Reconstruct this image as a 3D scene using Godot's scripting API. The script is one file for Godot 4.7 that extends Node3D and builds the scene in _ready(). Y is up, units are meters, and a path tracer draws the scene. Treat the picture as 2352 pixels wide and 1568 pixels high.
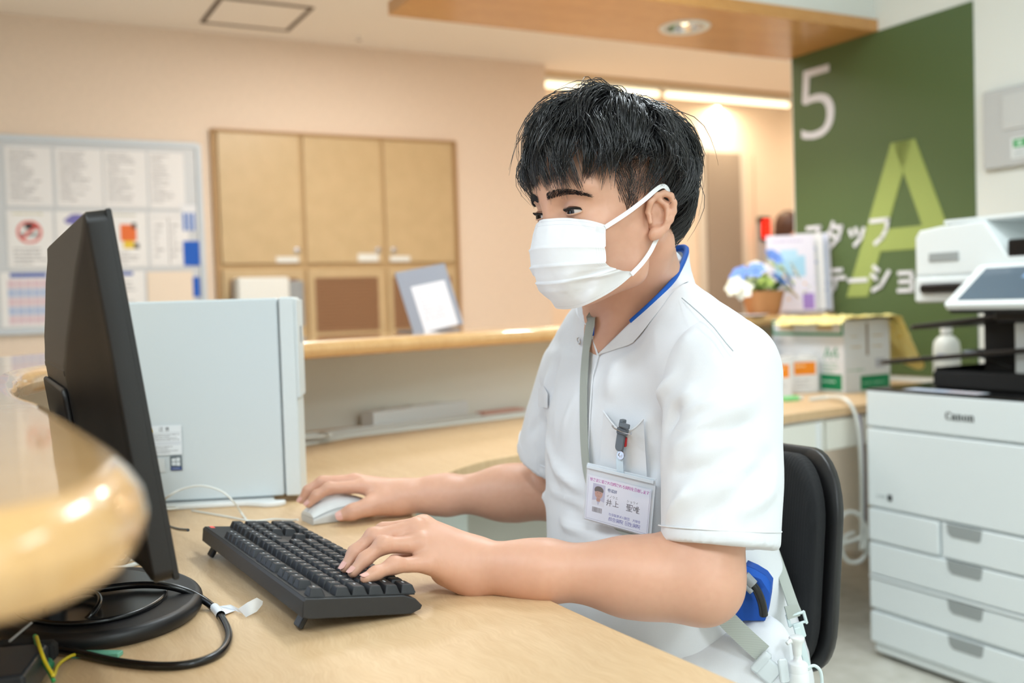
extends Node3D

const FOCAL := 2340.0
const EYE := Vector3(0, 1.057, 0)
var look := Basis()
var M := {}
var taken := {}


func _ready() -> void:
	# --- camera
	look = Basis(Vector3.RIGHT, deg_to_rad(-2.05)) * Basis(Vector3.BACK, deg_to_rad(-1.83))
	var cam := Camera3D.new()
	cam.name = "camera"
	var lens := CameraAttributesPhysical.new()
	lens.frustum_focal_length = 35.82
	lens.frustum_near = 0.05
	lens.frustum_far = 100.0
	lens.exposure_aperture = 3.4
	lens.frustum_focus_distance = 1.2
	cam.attributes = lens
	cam.transform = Transform3D(look, EYE)
	cam.fov = rad_to_deg(2.0 * atan(784.0 / FOCAL))
	cam.current = true
	add_child(cam)
	# --- environment: an indoor scene, no sky reaches it
	var we := WorldEnvironment.new()
	we.name = "environment"
	var env := Environment.new()
	env.background_mode = Environment.BG_COLOR
	env.background_color = Color(0.02, 0.02, 0.02)
	env.tonemap_mode = Environment.TONE_MAPPER_LINEAR
	env.tonemap_exposure = 0.735
	env.sdfgi_enabled = true
	env.ssao_enabled = true
	env.ssil_enabled = true
	we.environment = env
	add_child(we)
	materials()
	# --- lamps: ceiling panels over the station, warm downlights over the corridor
	station_lights()
	corridor_lights()
	# --- the place
	room()
	back_wall_fittings()
	counter()
	sign_wall()
	corridor_end()
	# --- things
	monitor()
	computer()
	keyboard()
	mouse_thing()
	cables()
	chair()
	printer()
	right_shelf()
	nurse()
	passer_by()


# ---------------------------------------------------------------- places
func at(x: float, y: float, depth: float) -> Vector3:
	var d := look * Vector3((x - 1176.0) / FOCAL, -(y - 784.0) / FOCAL, -1.0)
	return EYE + d * (depth / -d.z)


func level(x: float, y: float, h: float) -> Vector3:
	var d := look * Vector3((x - 1176.0) / FOCAL, -(y - 784.0) / FOCAL, -1.0)
	return EYE + d * ((h - EYE.y) / d.y)


const RC := 0.882948
const RS := 0.469472
func R(u: float, y: float, n: float) -> Vector3:   # room axes: u along the back wall, n into the depth
	return Vector3(u * RC - n * RS, y, -(u * RS + n * RC))


func room_basis() -> Basis:
	return Basis(Vector3.UP, deg_to_rad(28.0))


# ---------------------------------------------------------------- mesh builder
class MB:
	var v := PackedVector3Array()
	var n := PackedVector3Array()
	var uv := PackedVector2Array()
	var col := PackedColorArray()
	var idx := PackedInt32Array()
	var colored := false

	func vert(p: Vector3, nn := Vector3.ZERO, t := Vector2.ZERO, c := Color.WHITE) -> int:
		v.append(p); n.append(nn); uv.append(t); col.append(c)
		return v.size() - 1

	func tri(a: int, b: int, c: int) -> void:
		idx.append(a); idx.append(b); idx.append(c)

	func quad(a: int, b: int, c: int, d: int) -> void:
		tri(a, b, c); tri(a, c, d)

	func flat_quad(a: Vector3, b: Vector3, c: Vector3, d: Vector3, s := 1.0) -> void:
		var nn := (b - a).cross(c - a).normalized() * s
		var i := vert(a, nn, Vector2(0, 1)); vert(b, nn, Vector2(1, 1)); vert(c, nn, Vector2(1, 0)); vert(d, nn, Vector2(0, 0))
		quad(i, i + 1, i + 2, i + 3)

	func box(t: Transform3D, size: Vector3, b := 0.002) -> void:
		var h := size * 0.5
		b = minf(b, minf(h.x, minf(h.y, h.z)) * 0.9)
		var base := v.size()
		var nb := t.basis.orthonormalized()
		for i in 8:
			var s := Vector3(1 if i & 1 else -1, 1 if i & 2 else -1, 1 if i & 4 else -1)
			for k in 3:
				var p := s * (h - Vector3(b, b, b))
				p[k] = s[k] * h[k]
				var nn := Vector3.ZERO
				nn[k] = s[k]
				var q := p + h
				var t2 := Vector2(q.z, q.y) if k == 0 else Vector2(q.x, q.z) if k == 1 else Vector2(q.x, q.y)
				vert(t * p, nb * nn, t2)
		for k in 3:
			var a := (k + 1) % 3
			var c := (k + 2) % 3
			for s in 2:
				var o := (s << k)
				quad(base + o * 3 + k, base + (o | 1 << a) * 3 + k, base + (o | 1 << a | 1 << c) * 3 + k, base + (o | 1 << c) * 3 + k)
			for sa in 2:     # edges along axis k
				for sc in 2:
					var e := (sa << a) | (sc << c)
					quad(base + e * 3 + a, base + (e | 1 << k) * 3 + a, base + (e | 1 << k) * 3 + c, base + e * 3 + c)
		for i in 8:
			tri(base + i * 3, base + i * 3 + 1, base + i * 3 + 2)

	func grid(rows: Array, closed := false, wrap_rows := false) -> int:   # rows: Array of PackedVector3Array, smooth
		var base := v.size()
		var m: int = rows[0].size()
		for j in rows.size():
			for i in m:
				vert(rows[j][i], Vector3.ZERO, Vector2(float(i) / (m - 1), float(j) / maxi(1, rows.size() - 1)))
		var jn := rows.size() if wrap_rows else rows.size() - 1
		for j in jn:
			var j2 := (j + 1) % rows.size()
			for i in (m if closed else m - 1):
				var i2 := (i + 1) % m
				quad(base + j * m + i, base + j * m + i2, base + j2 * m + i2, base + j2 * m + i)
		return base

	func fan(ring: PackedVector3Array, center: Vector3) -> void:   # a flat-ish cap
		var b := vert(center)
		for p in ring:
			vert(p)
		for i in ring.size():
			tri(b, b + 1 + i, b + 1 + (i + 1) % ring.size())

	func tube(pts: PackedVector3Array, radii: Array, sides := 10, caps := true, closed := false) -> void:
		var rows := []
		var up := Vector3.UP
		var cnt := pts.size()
		for i in cnt:
			var d: Vector3
			if closed:
				d = (pts[(i + 1) % cnt] - pts[(i - 1 + cnt) % cnt]).normalized()
			else:
				d = (pts[mini(i + 1, cnt - 1)] - pts[maxi(i - 1, 0)]).normalized()
			if i == 0:
				up = Vector3.RIGHT if absf(d.y) > 0.9 else Vector3.UP
			var side := d.cross(up).normalized()
			up = side.cross(d).normalized()
			var r: float = radii[mini(i, radii.size() - 1)]
			var ring := PackedVector3Array()
			for k in sides:
				var a := TAU * k / sides
				ring.append(pts[i] + (side * cos(a) + up * sin(a)) * r)
			rows.append(ring)
		grid(rows, true, closed)
		if caps and not closed:
			fan(rows[0], pts[0])
			fan(rows[cnt - 1], pts[cnt - 1])

	func lathe(t: Transform3D, prof: PackedVector2Array, segs := 32, smooth := true) -> void:   # prof: (radius, height)
		if smooth:
			var rows := []
			for p in prof:
				var ring := PackedVector3Array()
				for k in segs:
					var a := TAU * k / segs
					ring.append(t * Vector3(cos(a) * p.x, p.y, sin(a) * p.x))
				rows.append(ring)
			grid(rows, true)
		else:
			for j in prof.size() - 1:
				lathe(t, PackedVector2Array([prof[j], prof[j + 1]]), segs, true)

	# an outline (x,z plane seen from above, given as x,y pairs) extruded between two heights with a chamfered upper and lower rim
	func prism(t: Transform3D, poly: PackedVector2Array, y0: float, y1: float, bev := 0.0, uvs := 1.0, smooth_side := false) -> void:
		var steps := []
		if bev > 0.0:
			for k in 4:
				var a := PI / 2 * k / 3.0
				steps.append([bev * (1.0 - sin(a)), y1 - bev * (1.0 - cos(a)) if false else y1 - bev + bev * cos(a)])
			steps.reverse()
		var cw := Geometry2D.is_polygon_clockwise(poly)
		var offs := func(d: float) -> PackedVector2Array:
			var out := PackedVector2Array()
			var c := poly.size()
			for i in c:
				var e1 := (poly[i] - poly[(i - 1 + c) % c]).normalized()
				var e2 := (poly[(i + 1) % c] - poly[i]).normalized()
				var nn := (Vector2(e1.y, -e1.x) + Vector2(e2.y, -e2.x))
				nn = nn.normalized() / maxf(0.4, (1.0 + e1.dot(e2)) * 0.5) if nn.length() > 0.01 else Vector2.ZERO
				out.append(poly[i] + nn * d * (1.0 if cw else -1.0))
			return out
		var b := minf(bev, (y1 - y0) * 0.5)
		var levels := []
		if b > 0.0:
			for k in 5:
				var a := PI / 2 * k / 4.0
				levels.append([b * (1.0 - sin(a)), y0 + b - b * cos(a)])
			for k in 5:
				var a := PI / 2 * k / 4.0
				levels.append([b * (1.0 - cos(a)), y1 - b + b * sin(a)])
		else:
			levels = [[0.0, y0], [0.0, y1]]
		var rings := []
		for l in levels:
			var o: PackedVector2Array = offs.call(l[0])
			if not cw and false:
				o.reverse()
			var ring := PackedVector3Array()
			for p in o:
				ring.append(t * Vector3(p.x, l[1], p.y))
			rings.append(ring)
		if smooth_side:
			var base := grid(rings, true)
			for i in range(base, v.size()):
				uv[i] = Vector2(v[i].x + v[i].y, v[i].z) * uvs
		else:
			for i in poly.size():
				var i2 := (i + 1) % poly.size()
				var rows := []
				for r in rings:
					rows.append(PackedVector3Array([r[i], r[i2]]))
				var base := grid(rows)
				for q in range(base, v.size()):
					uv[q] = Vector2(v[q].x + v[q].y, v[q].z) * uvs
		var tris := Geometry2D.triangulate_polygon(poly)
		for s in 2:
			var ring: PackedVector3Array = rings[rings.size() - 1] if s == 1 else rings[0]
			var nn := t.basis.orthonormalized() * Vector3(0, 1 if s == 1 else -1, 0)
			var base := v.size()
			for i in ring.size():
				vert(ring[i], nn, Vector2(ring[i].x, ring[i].z) * uvs)
			for k in range(0, tris.size(), 3):
				tri(base + tris[k], base + tris[k + 1], base + tris[k + 2])

	# a strap: a flat band along points with a facing direction at each
	func band(pts: PackedVector3Array, face: PackedVector3Array, width: float, thick := 0.0015) -> void:
		var rows := []
		for i in pts.size():
			var d := (pts[mini(i + 1, pts.size() - 1)] - pts[maxi(i - 1, 0)]).normalized()
			var f: Vector3 = face[mini(i, face.size() - 1)]
			f = (f - d * f.dot(d)).normalized()
			var s := d.cross(f).normalized() * width * 0.5
			var o := f * thick * 0.5
			rows.append([pts[i] - s + o, pts[i] + s + o, pts[i] + s - o, pts[i] - s - o])
		for k in 4:
			var k2 := (k + 1) % 4
			var strip := []
			for r in rows:
				strip.append(PackedVector3Array([r[k], r[k2]]))
			var base := grid(strip)
			var run := 0.0
			for j in strip.size():
				if j > 0:
					run += pts[j].distance_to(pts[j - 1])
				uv[base + j * 2] = Vector2(0, run / width)
				uv[base + j * 2 + 1] = Vector2(1, run / width)
		for e in 2:
			var r: Array = rows[0] if e == 0 else rows[rows.size() - 1]
			flat_quad(r[0], r[1], r[2], r[3])

	func ellipsoid(t: Transform3D, r: Vector3, su := 16, sv := 10) -> void:
		var rows := []
		for j in sv + 1:
			var b := PI * j / sv
			var ring := PackedVector3Array()
			for i in su:
				var a := TAU * i / su
				ring.append(t * Vector3(r.x * sin(b) * cos(a), r.y * cos(b), r.z * sin(b) * sin(a)))
			rows.append(ring)
		grid(rows, true)

	func done() -> ArrayMesh:
		var acc := PackedVector3Array()
		acc.resize(v.size())
		for k in range(0, idx.size(), 3):
			var a := idx[k]
			var b := idx[k + 1]
			var c := idx[k + 2]
			var g := (v[b] - v[a]).cross(v[c] - v[a])
			if n[a] == Vector3.ZERO:
				acc[a] += g; acc[b] += g; acc[c] += g
				idx[k + 1] = c
				idx[k + 2] = b
			elif g.dot(n[a] + n[b] + n[c]) > 0.0:
				idx[k + 1] = c
				idx[k + 2] = b
		for i in v.size():
			if n[i] == Vector3.ZERO:
				n[i] = acc[i].normalized() if acc[i].length_squared() > 1e-30 else Vector3.UP
		var arr := []
		arr.resize(Mesh.ARRAY_MAX)
		arr[Mesh.ARRAY_VERTEX] = v
		arr[Mesh.ARRAY_NORMAL] = n
		arr[Mesh.ARRAY_TEX_UV] = uv
		if colored:
			arr[Mesh.ARRAY_COLOR] = col
		arr[Mesh.ARRAY_INDEX] = idx
		var m := ArrayMesh.new()
		m.add_surface_from_arrays(Mesh.PRIMITIVE_TRIANGLES, arr)
		return m


# ---------------------------------------------------------------- scene helpers
func unique(called: String) -> String:
	if not taken.has(called):
		taken[called] = 0
		return called
	taken[called] += 1
	return "%s_%03d" % [called, taken[called]]


func tag(o: Node3D, label: String, category: String, group := "") -> void:
	o.set_meta("label", label)
	o.set_meta("category", category)
	if group:
		o.set_meta("group", group)


func thing(called: String, label: String, category: String, where := Transform3D(), group := "") -> Node3D:
	var o := Node3D.new()
	o.name = unique(called)
	add_child(o)
	o.transform = where
	tag(o, label, category, group)
	return o


func mesh_node(called: String, m: Mesh, mat: Material, parent: Node3D) -> MeshInstance3D:
	var o := MeshInstance3D.new()
	o.name = unique(called) if parent == self else called
	o.mesh = m
	o.material_override = mat
	o.cast_shadow = GeometryInstance3D.SHADOW_CASTING_SETTING_ON
	parent.add_child(o, true)
	return o


func put(called: String, mb: MB, mat: Material, parent: Node3D = self) -> MeshInstance3D:
	return mesh_node(called, mb.done(), mat, parent)


# a mesh built in world coordinates under a placed parent
func put_world(called: String, mb: MB, mat: Material, parent: Node3D) -> MeshInstance3D:
	var o := put(called, mb, mat, parent)
	o.transform = parent.global_transform.affine_inverse()
	return o


func struct(o: Node3D) -> Node3D:
	o.set_meta("kind", "structure")
	return o


func bx(called: String, mat: Material, parent: Node3D, center: Vector3, size: Vector3, bev := 0.002, turn := Basis()) -> MeshInstance3D:
	var mb := MB.new()
	mb.box(Transform3D(), size, bev)
	var o := put(called, mb, mat, parent)
	o.transform = Transform3D(turn, center)
	return o


# a structural box in room axes from corner to corner
func rbox(called: String, mat: Material, a: Vector3, b: Vector3, bev := 0.0005) -> MeshInstance3D:
	var c := (a + b) * 0.5
	var o := bx(called, mat, self, R(c.x, c.y, c.z), (b - a).abs(), bev, room_basis())
	struct(o)
	return o


func curve_pts(ctrl: Array, per := 8, closed := false) -> PackedVector3Array:   # Catmull-Rom
	var out := PackedVector3Array()
	var c := ctrl.size()
	var segs := c if closed else c - 1
	for i in segs:
		var p0: Vector3 = ctrl[(i - 1 + c) % c] if closed else ctrl[maxi(i - 1, 0)]
		var p1: Vector3 = ctrl[i]
		var p2: Vector3 = ctrl[(i + 1) % c]
		var p3: Vector3 = ctrl[(i + 2) % c] if closed else ctrl[mini(i + 2, c - 1)]
		for k in per:
			out.append(p1.cubic_interpolate(p2, p0, p3, float(k) / per))
	if not closed:
		out.append(ctrl[c - 1])
	return out


func curve2(ctrl: Array, per := 6) -> PackedVector2Array:
	var out := PackedVector2Array()
	for i in ctrl.size() - 1:
		for k in per:
			out.append((ctrl[i] as Vector2).cubic_interpolate(ctrl[i + 1], ctrl[maxi(i - 1, 0)], ctrl[mini(i + 2, ctrl.size() - 1)], float(k) / per))
	out.append(ctrl[ctrl.size() - 1])
	return out


func round_poly(w: float, h: float, r: float, per := 5) -> PackedVector2Array:
	var out := PackedVector2Array()
	for q in 4:
		var c := Vector2((w / 2 - r) * (1 if q in [0, 3] else -1), (h / 2 - r) * (1 if q < 2 else -1))
		for k in per + 1:
			var a := PI / 2 * (q + float(k) / per)
			out.append(c + Vector2(cos(a), sin(a)) * r)
	return out


# ---------------------------------------------------------------- materials
func mat(c: Color, rough := 0.6, extra := {}) -> StandardMaterial3D:
	var m := StandardMaterial3D.new()
	m.albedo_color = c
	m.roughness = rough
	for k in extra:
		m.set(k, extra[k])
	return m


func rgb(r: int, g: int, b: int) -> Color:
	return Color(r / 255.0, g / 255.0, b / 255.0)


func noise_tex(freq: float, lo: Color, hi: Color, sd := 1, size := 256, oct := 4) -> NoiseTexture2D:
	var f := FastNoiseLite.new()
	f.noise_type = FastNoiseLite.TYPE_SIMPLEX_SMOOTH
	f.seed = sd
	f.frequency = freq
	f.fractal_octaves = oct
	var t := NoiseTexture2D.new()
	t.width = size
	t.height = size
	t.seamless = true
	t.noise = f
	var g := Gradient.new()
	g.set_color(0, lo)
	g.set_color(1, hi)
	t.color_ramp = g
	return t


func wood_tex(base: Color, dark: Color, sd: int, fine := 1.0) -> ImageTexture:
	var f := FastNoiseLite.new()
	f.seed = sd
	f.frequency = 1.0
	f.fractal_octaves = 3
	var im := Image.create(512, 512, false, Image.FORMAT_RGB8)
	for y in 512:
		for x in 512:
			var warp := f.get_noise_2d(x * 0.008, y * 0.003) * 2.0
			var a := f.get_noise_2d((y + warp * 8.0) * 0.05 * fine, x * 0.003 + 40.0)
			var b := f.get_noise_2d((y + warp * 8.0) * 0.4 * fine, x * 0.02 + 90.0)
			var k := clampf(0.45 + a * 0.35 + b * 0.55, 0.0, 1.0)
			im.set_pixel(x, y, base.lerp(dark, k))
	return ImageTexture.create_from_image(im)


func materials() -> void:
	M.wall = mat(rgb(237, 218, 200), 0.85, {"albedo_texture": noise_tex(0.08, Color(0.97, 0.97, 0.97), Color.WHITE, 3), "uv1_triplanar": true, "uv1_scale": Vector3(1.5, 1.5, 1.5)})
	M.ceil = mat(rgb(249, 240, 230), 0.9)
	M.white_wall = mat(rgb(232, 235, 230), 0.85)
	M.floor = mat(rgb(214, 210, 200), 0.45, {"albedo_texture": noise_tex(0.05, Color(0.9, 0.9, 0.88), Color.WHITE, 5), "uv1_triplanar": true})
	M.desk = mat(Color.WHITE, 0.42, {"albedo_texture": wood_tex(rgb(224, 192, 150), rgb(208, 172, 128), 11, 0.8), "uv1_scale": Vector3(2.2, 2.2, 1)})
	M.ledge = mat(Color.WHITE, 0.3, {"albedo_texture": wood_tex(rgb(222, 178, 120), rgb(204, 156, 98), 12, 0.5), "uv1_scale": Vector3(1.6, 1.6, 1), "clearcoat_enabled": true, "clearcoat": 1.0, "clearcoat_roughness": 0.06})
	M.beam = mat(Color.WHITE, 0.4, {"albedo_texture": wood_tex(rgb(214, 158, 92), rgb(196, 138, 74), 13, 0.4), "uv1_triplanar": true, "uv1_scale": Vector3(1, 1, 1), "clearcoat_enabled": true, "clearcoat": 0.5, "clearcoat_roughness": 0.15})
	M.cabinet = mat(rgb(204, 178, 138), 0.35, {"albedo_texture": noise_tex(0.03, Color(0.96, 0.96, 0.95), Color.WHITE, 8), "uv1_triplanar": true})
	M.cab_gap = mat(rgb(190, 160, 118), 0.7)
	M.grille = mat(rgb(150, 112, 82), 0.8)
	M.panel = mat(rgb(234, 232, 220), 0.6)
	M.black = mat(rgb(22, 21, 22), 0.45, {"heightmap_enabled": true, "heightmap_texture": noise_tex(0.35, Color.BLACK, Color.WHITE, 21), "heightmap_scale": 0.02, "uv1_triplanar": true, "uv1_scale": Vector3(12, 12, 12)})
	M.black_smooth = mat(rgb(16, 16, 17), 0.25)
	M.black_matte = mat(rgb(18, 18, 19), 0.8)
	M.key = mat(rgb(34, 36, 39), 0.55)
	M.kb_case = mat(rgb(38, 39, 41), 0.5, {"heightmap_enabled": true, "heightmap_texture": noise_tex(0.4, Color.BLACK, Color.WHITE, 22), "heightmap_scale": 0.01, "uv1_triplanar": true, "uv1_scale": Vector3(14, 14, 14)})
	M.legend = mat(rgb(210, 212, 214), 0.6)
	M.pc = mat(rgb(208, 216, 218), 0.5)
	M.pc_front = mat(rgb(216, 222, 222), 0.45)
	M.white_plastic = mat(rgb(232, 234, 232), 0.4)
	M.grey_plastic = mat(rgb(150, 154, 158), 0.45)
	M.cord_white = mat(rgb(226, 228, 222), 0.5)
	M.paper = mat(rgb(238, 238, 238), 0.8)
	M.metal = mat(rgb(200, 200, 205), 0.25, {"metallic": 1.0})
	M.glow_cool = mat(Color.WHITE, 0.5, {"emission_enabled": true, "emission": Color(0.95, 0.98, 1.0), "emission_energy_multiplier": 3.0})
	M.glow_warm = mat(Color.WHITE, 0.5, {"emission_enabled": true, "emission": Color(1.0, 0.93, 0.78), "emission_energy_multiplier": 3.0})


func area(called: String, where: Vector3, dir: Vector3, size: Vector2, energy: float, c: Color, parent: Node3D = self) -> void:
	var l := AreaLight3D.new()
	l.name = called
	l.area_size = size
	l.area_normalize_energy = true
	l.light_energy = energy
	l.light_color = c
	l.shadow_enabled = true
	l.area_range = 14.0
	parent.add_child(l, true)
	var up := room_basis() * Vector3.RIGHT
	l.global_transform = Transform3D(Basis.looking_at(dir, up), where)


# ---------------------------------------------------------------- lamps
func ceiling_panel(u: float, n: float, y: float, size: Vector2, energy: float, label: String, c := Color(0.92, 0.97, 1.0)) -> void:
	var t := thing("ceiling_light", label, "lamp", Transform3D(room_basis(), R(u, y, n)), "ceiling light panels")
	var fr := MB.new()
	for s in [-1, 1]:
		fr.box(Transform3D(Basis(), Vector3(s * (size.x / 2 + 0.015), -0.012, 0)), Vector3(0.03, 0.024, size.y + 0.06), 0.003)
		fr.box(Transform3D(Basis(), Vector3(0, -0.012, s * (size.y / 2 + 0.015))), Vector3(size.x, 0.024, 0.03), 0.003)
	put("frame", fr, M.white_plastic, t)
	bx("diffuser", M.glow_cool, t, Vector3(0, -0.006, 0), Vector3(size.x, 0.008, size.y), 0.001)
	area("panel_light", R(u, y - 0.03, n), Vector3.DOWN, size, energy, c, t)


func station_lights() -> void:
	ceiling_panel(1.45, 1.95, 2.6, Vector2(1.2, 0.3), 3.6, "long white ceiling light panel above the far part of the desk")
	ceiling_panel(-1.3, 0.9, 2.6, Vector2(1.2, 0.3), 3.8, "added unseen fill light panel on the ceiling left of the desk beyond the ledge")  # unseen panel, added here to fill the printer front and chest from the left
	ceiling_panel(1.7, -0.5, 2.6, Vector2(1.2, 0.3), 2.4, "long white ceiling light panel just behind the photographer")
	ceiling_panel(-0.6, -0.9, 2.6, Vector2(1.2, 0.3), 5.0, "long white ceiling light panel behind the photographer on the left")
	ceiling_panel(0.8, -2.2, 2.6, Vector2(1.2, 0.3), 8.0, "long white ceiling light panel at the near end of the station")


func downlight(u: float, y: float, n: float, label: String, energy: float, warm: Color, angle := 62.0) -> void:
	var t := thing("downlight", label, "lamp", Transform3D(room_basis(), R(u, y, n)))
	var ring := MB.new()
	ring.lathe(Transform3D(), PackedVector2Array([Vector2(0.056, -0.001), Vector2(0.058, -0.006), Vector2(0.07, -0.007), Vector2(0.074, -0.001), Vector2(0.074, 0.0)]), 40)
	ring.v = PackedVector3Array(Array(ring.v).map(func(p): return p * Vector3(1.3, 1, 1.3)))
	put("trim_ring", ring, M.white_plastic, t)
	var cup := MB.new()
	cup.lathe(Transform3D(), PackedVector2Array([Vector2(0.056, -0.001), Vector2(0.05, 0.012), Vector2(0.043, 0.024), Vector2(0.03, 0.034), Vector2(0.0, 0.038)]), 40, false)
	cup.v = PackedVector3Array(Array(cup.v).map(func(p): return p * Vector3(1.3, 1, 1.3)))
	put("reflector", cup, mat(rgb(225, 225, 230), 0.12, {"metallic": 1.0}), t)
	var bulb := MB.new()
	bulb.ellipsoid(Transform3D(Basis(), Vector3(0, 0.018, 0)), Vector3(0.016, 0.012, 0.016))
	put("bulb", bulb, M.glow_warm, t)
	var l := SpotLight3D.new()
	l.name = "downlight_beam"
	l.light_energy = energy
	l.light_color = warm
	l.spot_angle = angle
	l.spot_angle_attenuation = 0.6
	l.light_size = 0.05
	l.spot_range = 12.0
	l.shadow_enabled = true
	t.add_child(l)
	l.global_transform = Transform3D(Basis.looking_at(Vector3.DOWN, Vector3.RIGHT), R(u, y - 0.012, n))


func corridor_lights() -> void:
	downlight(2.40, 2.07, 3.065, "round recessed downlight in the wooden soffit over the counter", 1.2, Color(1.0, 0.97, 0.94))
	ceiling_panel(1.6, 3.85, 2.497, Vector2(1.2, 0.3), 4.5, "corridor ceiling light panel in front of the peach wall", Color(1.0, 0.965, 0.925))
	ceiling_panel(4.6, 4.5, 2.497, Vector2(1.2, 0.3), 3.0, "corridor ceiling light panel beyond the green sign wall", Color(1.0, 0.965, 0.925))


# ---------------------------------------------------------------- room shell
func room() -> void:
	rbox("floor", M.floor, Vector3(-4, -0.1, -3), Vector3(9, 0, 7.5))
	rbox("wall_back", M.wall, Vector3(-4, 0, 5.35), Vector3(3.13, 2.9, 6.6))
	rbox("wall_corridor", M.wall, Vector3(3.13, 0, 6.2), Vector3(9, 2.9, 6.6))
	rbox("wall_right", M.white_wall, Vector3(3.155, 0, -3), Vector3(3.33, 2.7, 3.31))
	rbox("wall_passage", M.wall, Vector3(3.33, 0, 3.15), Vector3(9, 2.6, 3.31))
	rbox("wall_far", M.wall, Vector3(8.8, 0, 3.3), Vector3(9, 2.9, 6.3))
	rbox("wall_left", M.wall, Vector3(-4.2, 0, -3), Vector3(-4, 2.9, 5.4))
	rbox("wall_near", M.white_wall, Vector3(-4.2, 0, -3.2), Vector3(3.33, 2.9, -3))
	rbox("ceiling", M.ceil, Vector3(-4, 2.497, 3.31), Vector3(9, 2.62, 5.5))
	rbox("ceiling_edge", M.ceil, Vector3(-4, 2.497, 5.5), Vector3(3.13, 2.62, 5.4))
	rbox("ceiling_station", M.white_wall, Vector3(-4.2, 2.6, -3.2), Vector3(3.33, 2.72, 3.31))
	rbox("ceiling_cove", M.white_wall, Vector3(3.13, 2.75, 5.3), Vector3(9, 2.9, 6.3))
	rbox("trim_1", M.cabinet, Vector3(3.14, 2.475, 5.49), Vector3(9, 2.62, 5.52), 0.003)
	# soffit with its white header
	rbox("header", M.white_wall, Vector3(1.33, 2.115, 2.855), Vector3(3.155, 2.6, 3.31))
	rbox("header_end", M.ceil, Vector3(-4, 2.48, 3.2), Vector3(1.33, 2.6, 3.31))
	var soffit := CSGBox3D.new()
	soffit.name = "trim_2"
	soffit.size = Vector3(1.83, 0.045, 0.49)
	soffit.material = M.beam
	add_child(soffit)
	soffit.transform = Transform3D(room_basis(), R(2.24, 2.0925, 3.08))
	struct(soffit)
	var hole := CSGCylinder3D.new()
	hole.name = "hole"
	hole.operation = CSGShape3D.OPERATION_SUBTRACTION
	hole.radius = 0.0715
	hole.height = 0.1
	hole.sides = 40
	hole.material = M.beam
	soffit.add_child(hole)
	hole.position = Vector3(0.16, 0, 0.015)
	# cove lamps
	for k in 4:
		var t := thing("cove_light", "bright strip lamp %s in the corridor ceiling cove" % ["nearest the peach wall corner", "second from the corner", "third from the corner", "farthest from the corner"][k], "lamp", Transform3D(room_basis(), R(3.9 + k * 1.25, 2.55, 6.06)), "cove strip lamps")
		bx("lamp_body", M.white_plastic, t, Vector3(0, 0.05, 0), Vector3(1.2, 0.05, 0.06), 0.004)
		var tb := MB.new()
		tb.tube(PackedVector3Array([Vector3(-0.59, 0.0, 0), Vector3(0.59, 0.0, 0)]), [0.018], 12)
		put("lamp_tube", tb, M.glow_warm, t)
		area("cove_lamp", R(3.9 + k * 1.25, 2.525, 6.05), Vector3.DOWN, Vector2(1.15, 0.04), 3.0, Color(1.0, 0.92, 0.78), t)
	# ceiling hatch and sprinkler
	var h := thing("ceiling_hatch", "square access hatch with a dark frame in the peach ceiling", "hatch", Transform3D(room_basis(), R(1.29, 2.497, 4.95)))
	var fr := MB.new()
	for q in [-1, 1]:
		fr.box(Transform3D(Basis(), Vector3(q * 0.212, -0.003, 0)), Vector3(0.022, 0.006, 0.44), 0.002)
		fr.box(Transform3D(Basis(), Vector3(0, -0.003, q * 0.212)), Vector3(0.42, 0.006, 0.022), 0.002)
	put("frame", fr, mat(rgb(96, 78, 60), 0.6), h)
	bx("hatch_panel", M.ceil, h, Vector3(0, -0.001, 0), Vector3(0.40, 0.004, 0.40), 0.001)
	var sp := thing("sprinkler_head", "small round sprinkler head in the ceiling", "sprinkler", Transform3D(room_basis(), R(1.87, 2.497, 5.12)))
	var a := MB.new()
	a.lathe(Transform3D(), PackedVector2Array([Vector2(0.0, -0.022), Vector2(0.012, -0.02), Vector2(0.012, -0.008), Vector2(0.03, -0.005), Vector2(0.033, 0.0)]), 24, false)
	put("escutcheon", a, M.ceil, sp)
	var a2 := MB.new()
	a2.lathe(Transform3D(), PackedVector2Array([Vector2(0.0, -0.03), Vector2(0.014, -0.029), Vector2(0.014, -0.026), Vector2(0.0, -0.024)]), 20, false)
	put("deflector", a2, M.metal, sp)


# ---------------------------------------------------------------- built-in cabinet, notice board
func print_lines(im: Image, r: Rect2i, rows: int, c: Color, rng: RandomNumberGenerator, fill := 0.8) -> void:
	for k in rows:
		var y := r.position.y + int(r.size.y * (k + 0.3) / rows)
		var x := r.position.x
		var end := r.position.x + int(r.size.x * rng.randf_range(fill - 0.35, fill + 0.2))
		while x < mini(end, r.position.x + r.size.x):
			var w := rng.randi_range(2, 7)
			im.fill_rect(Rect2i(x, y, w, maxi(1, int(r.size.y / rows * 0.4))), c.lerp(Color.WHITE, rng.randf_range(0.0, 0.4)))
			x += w + rng.randi_range(1, 3)


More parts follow.
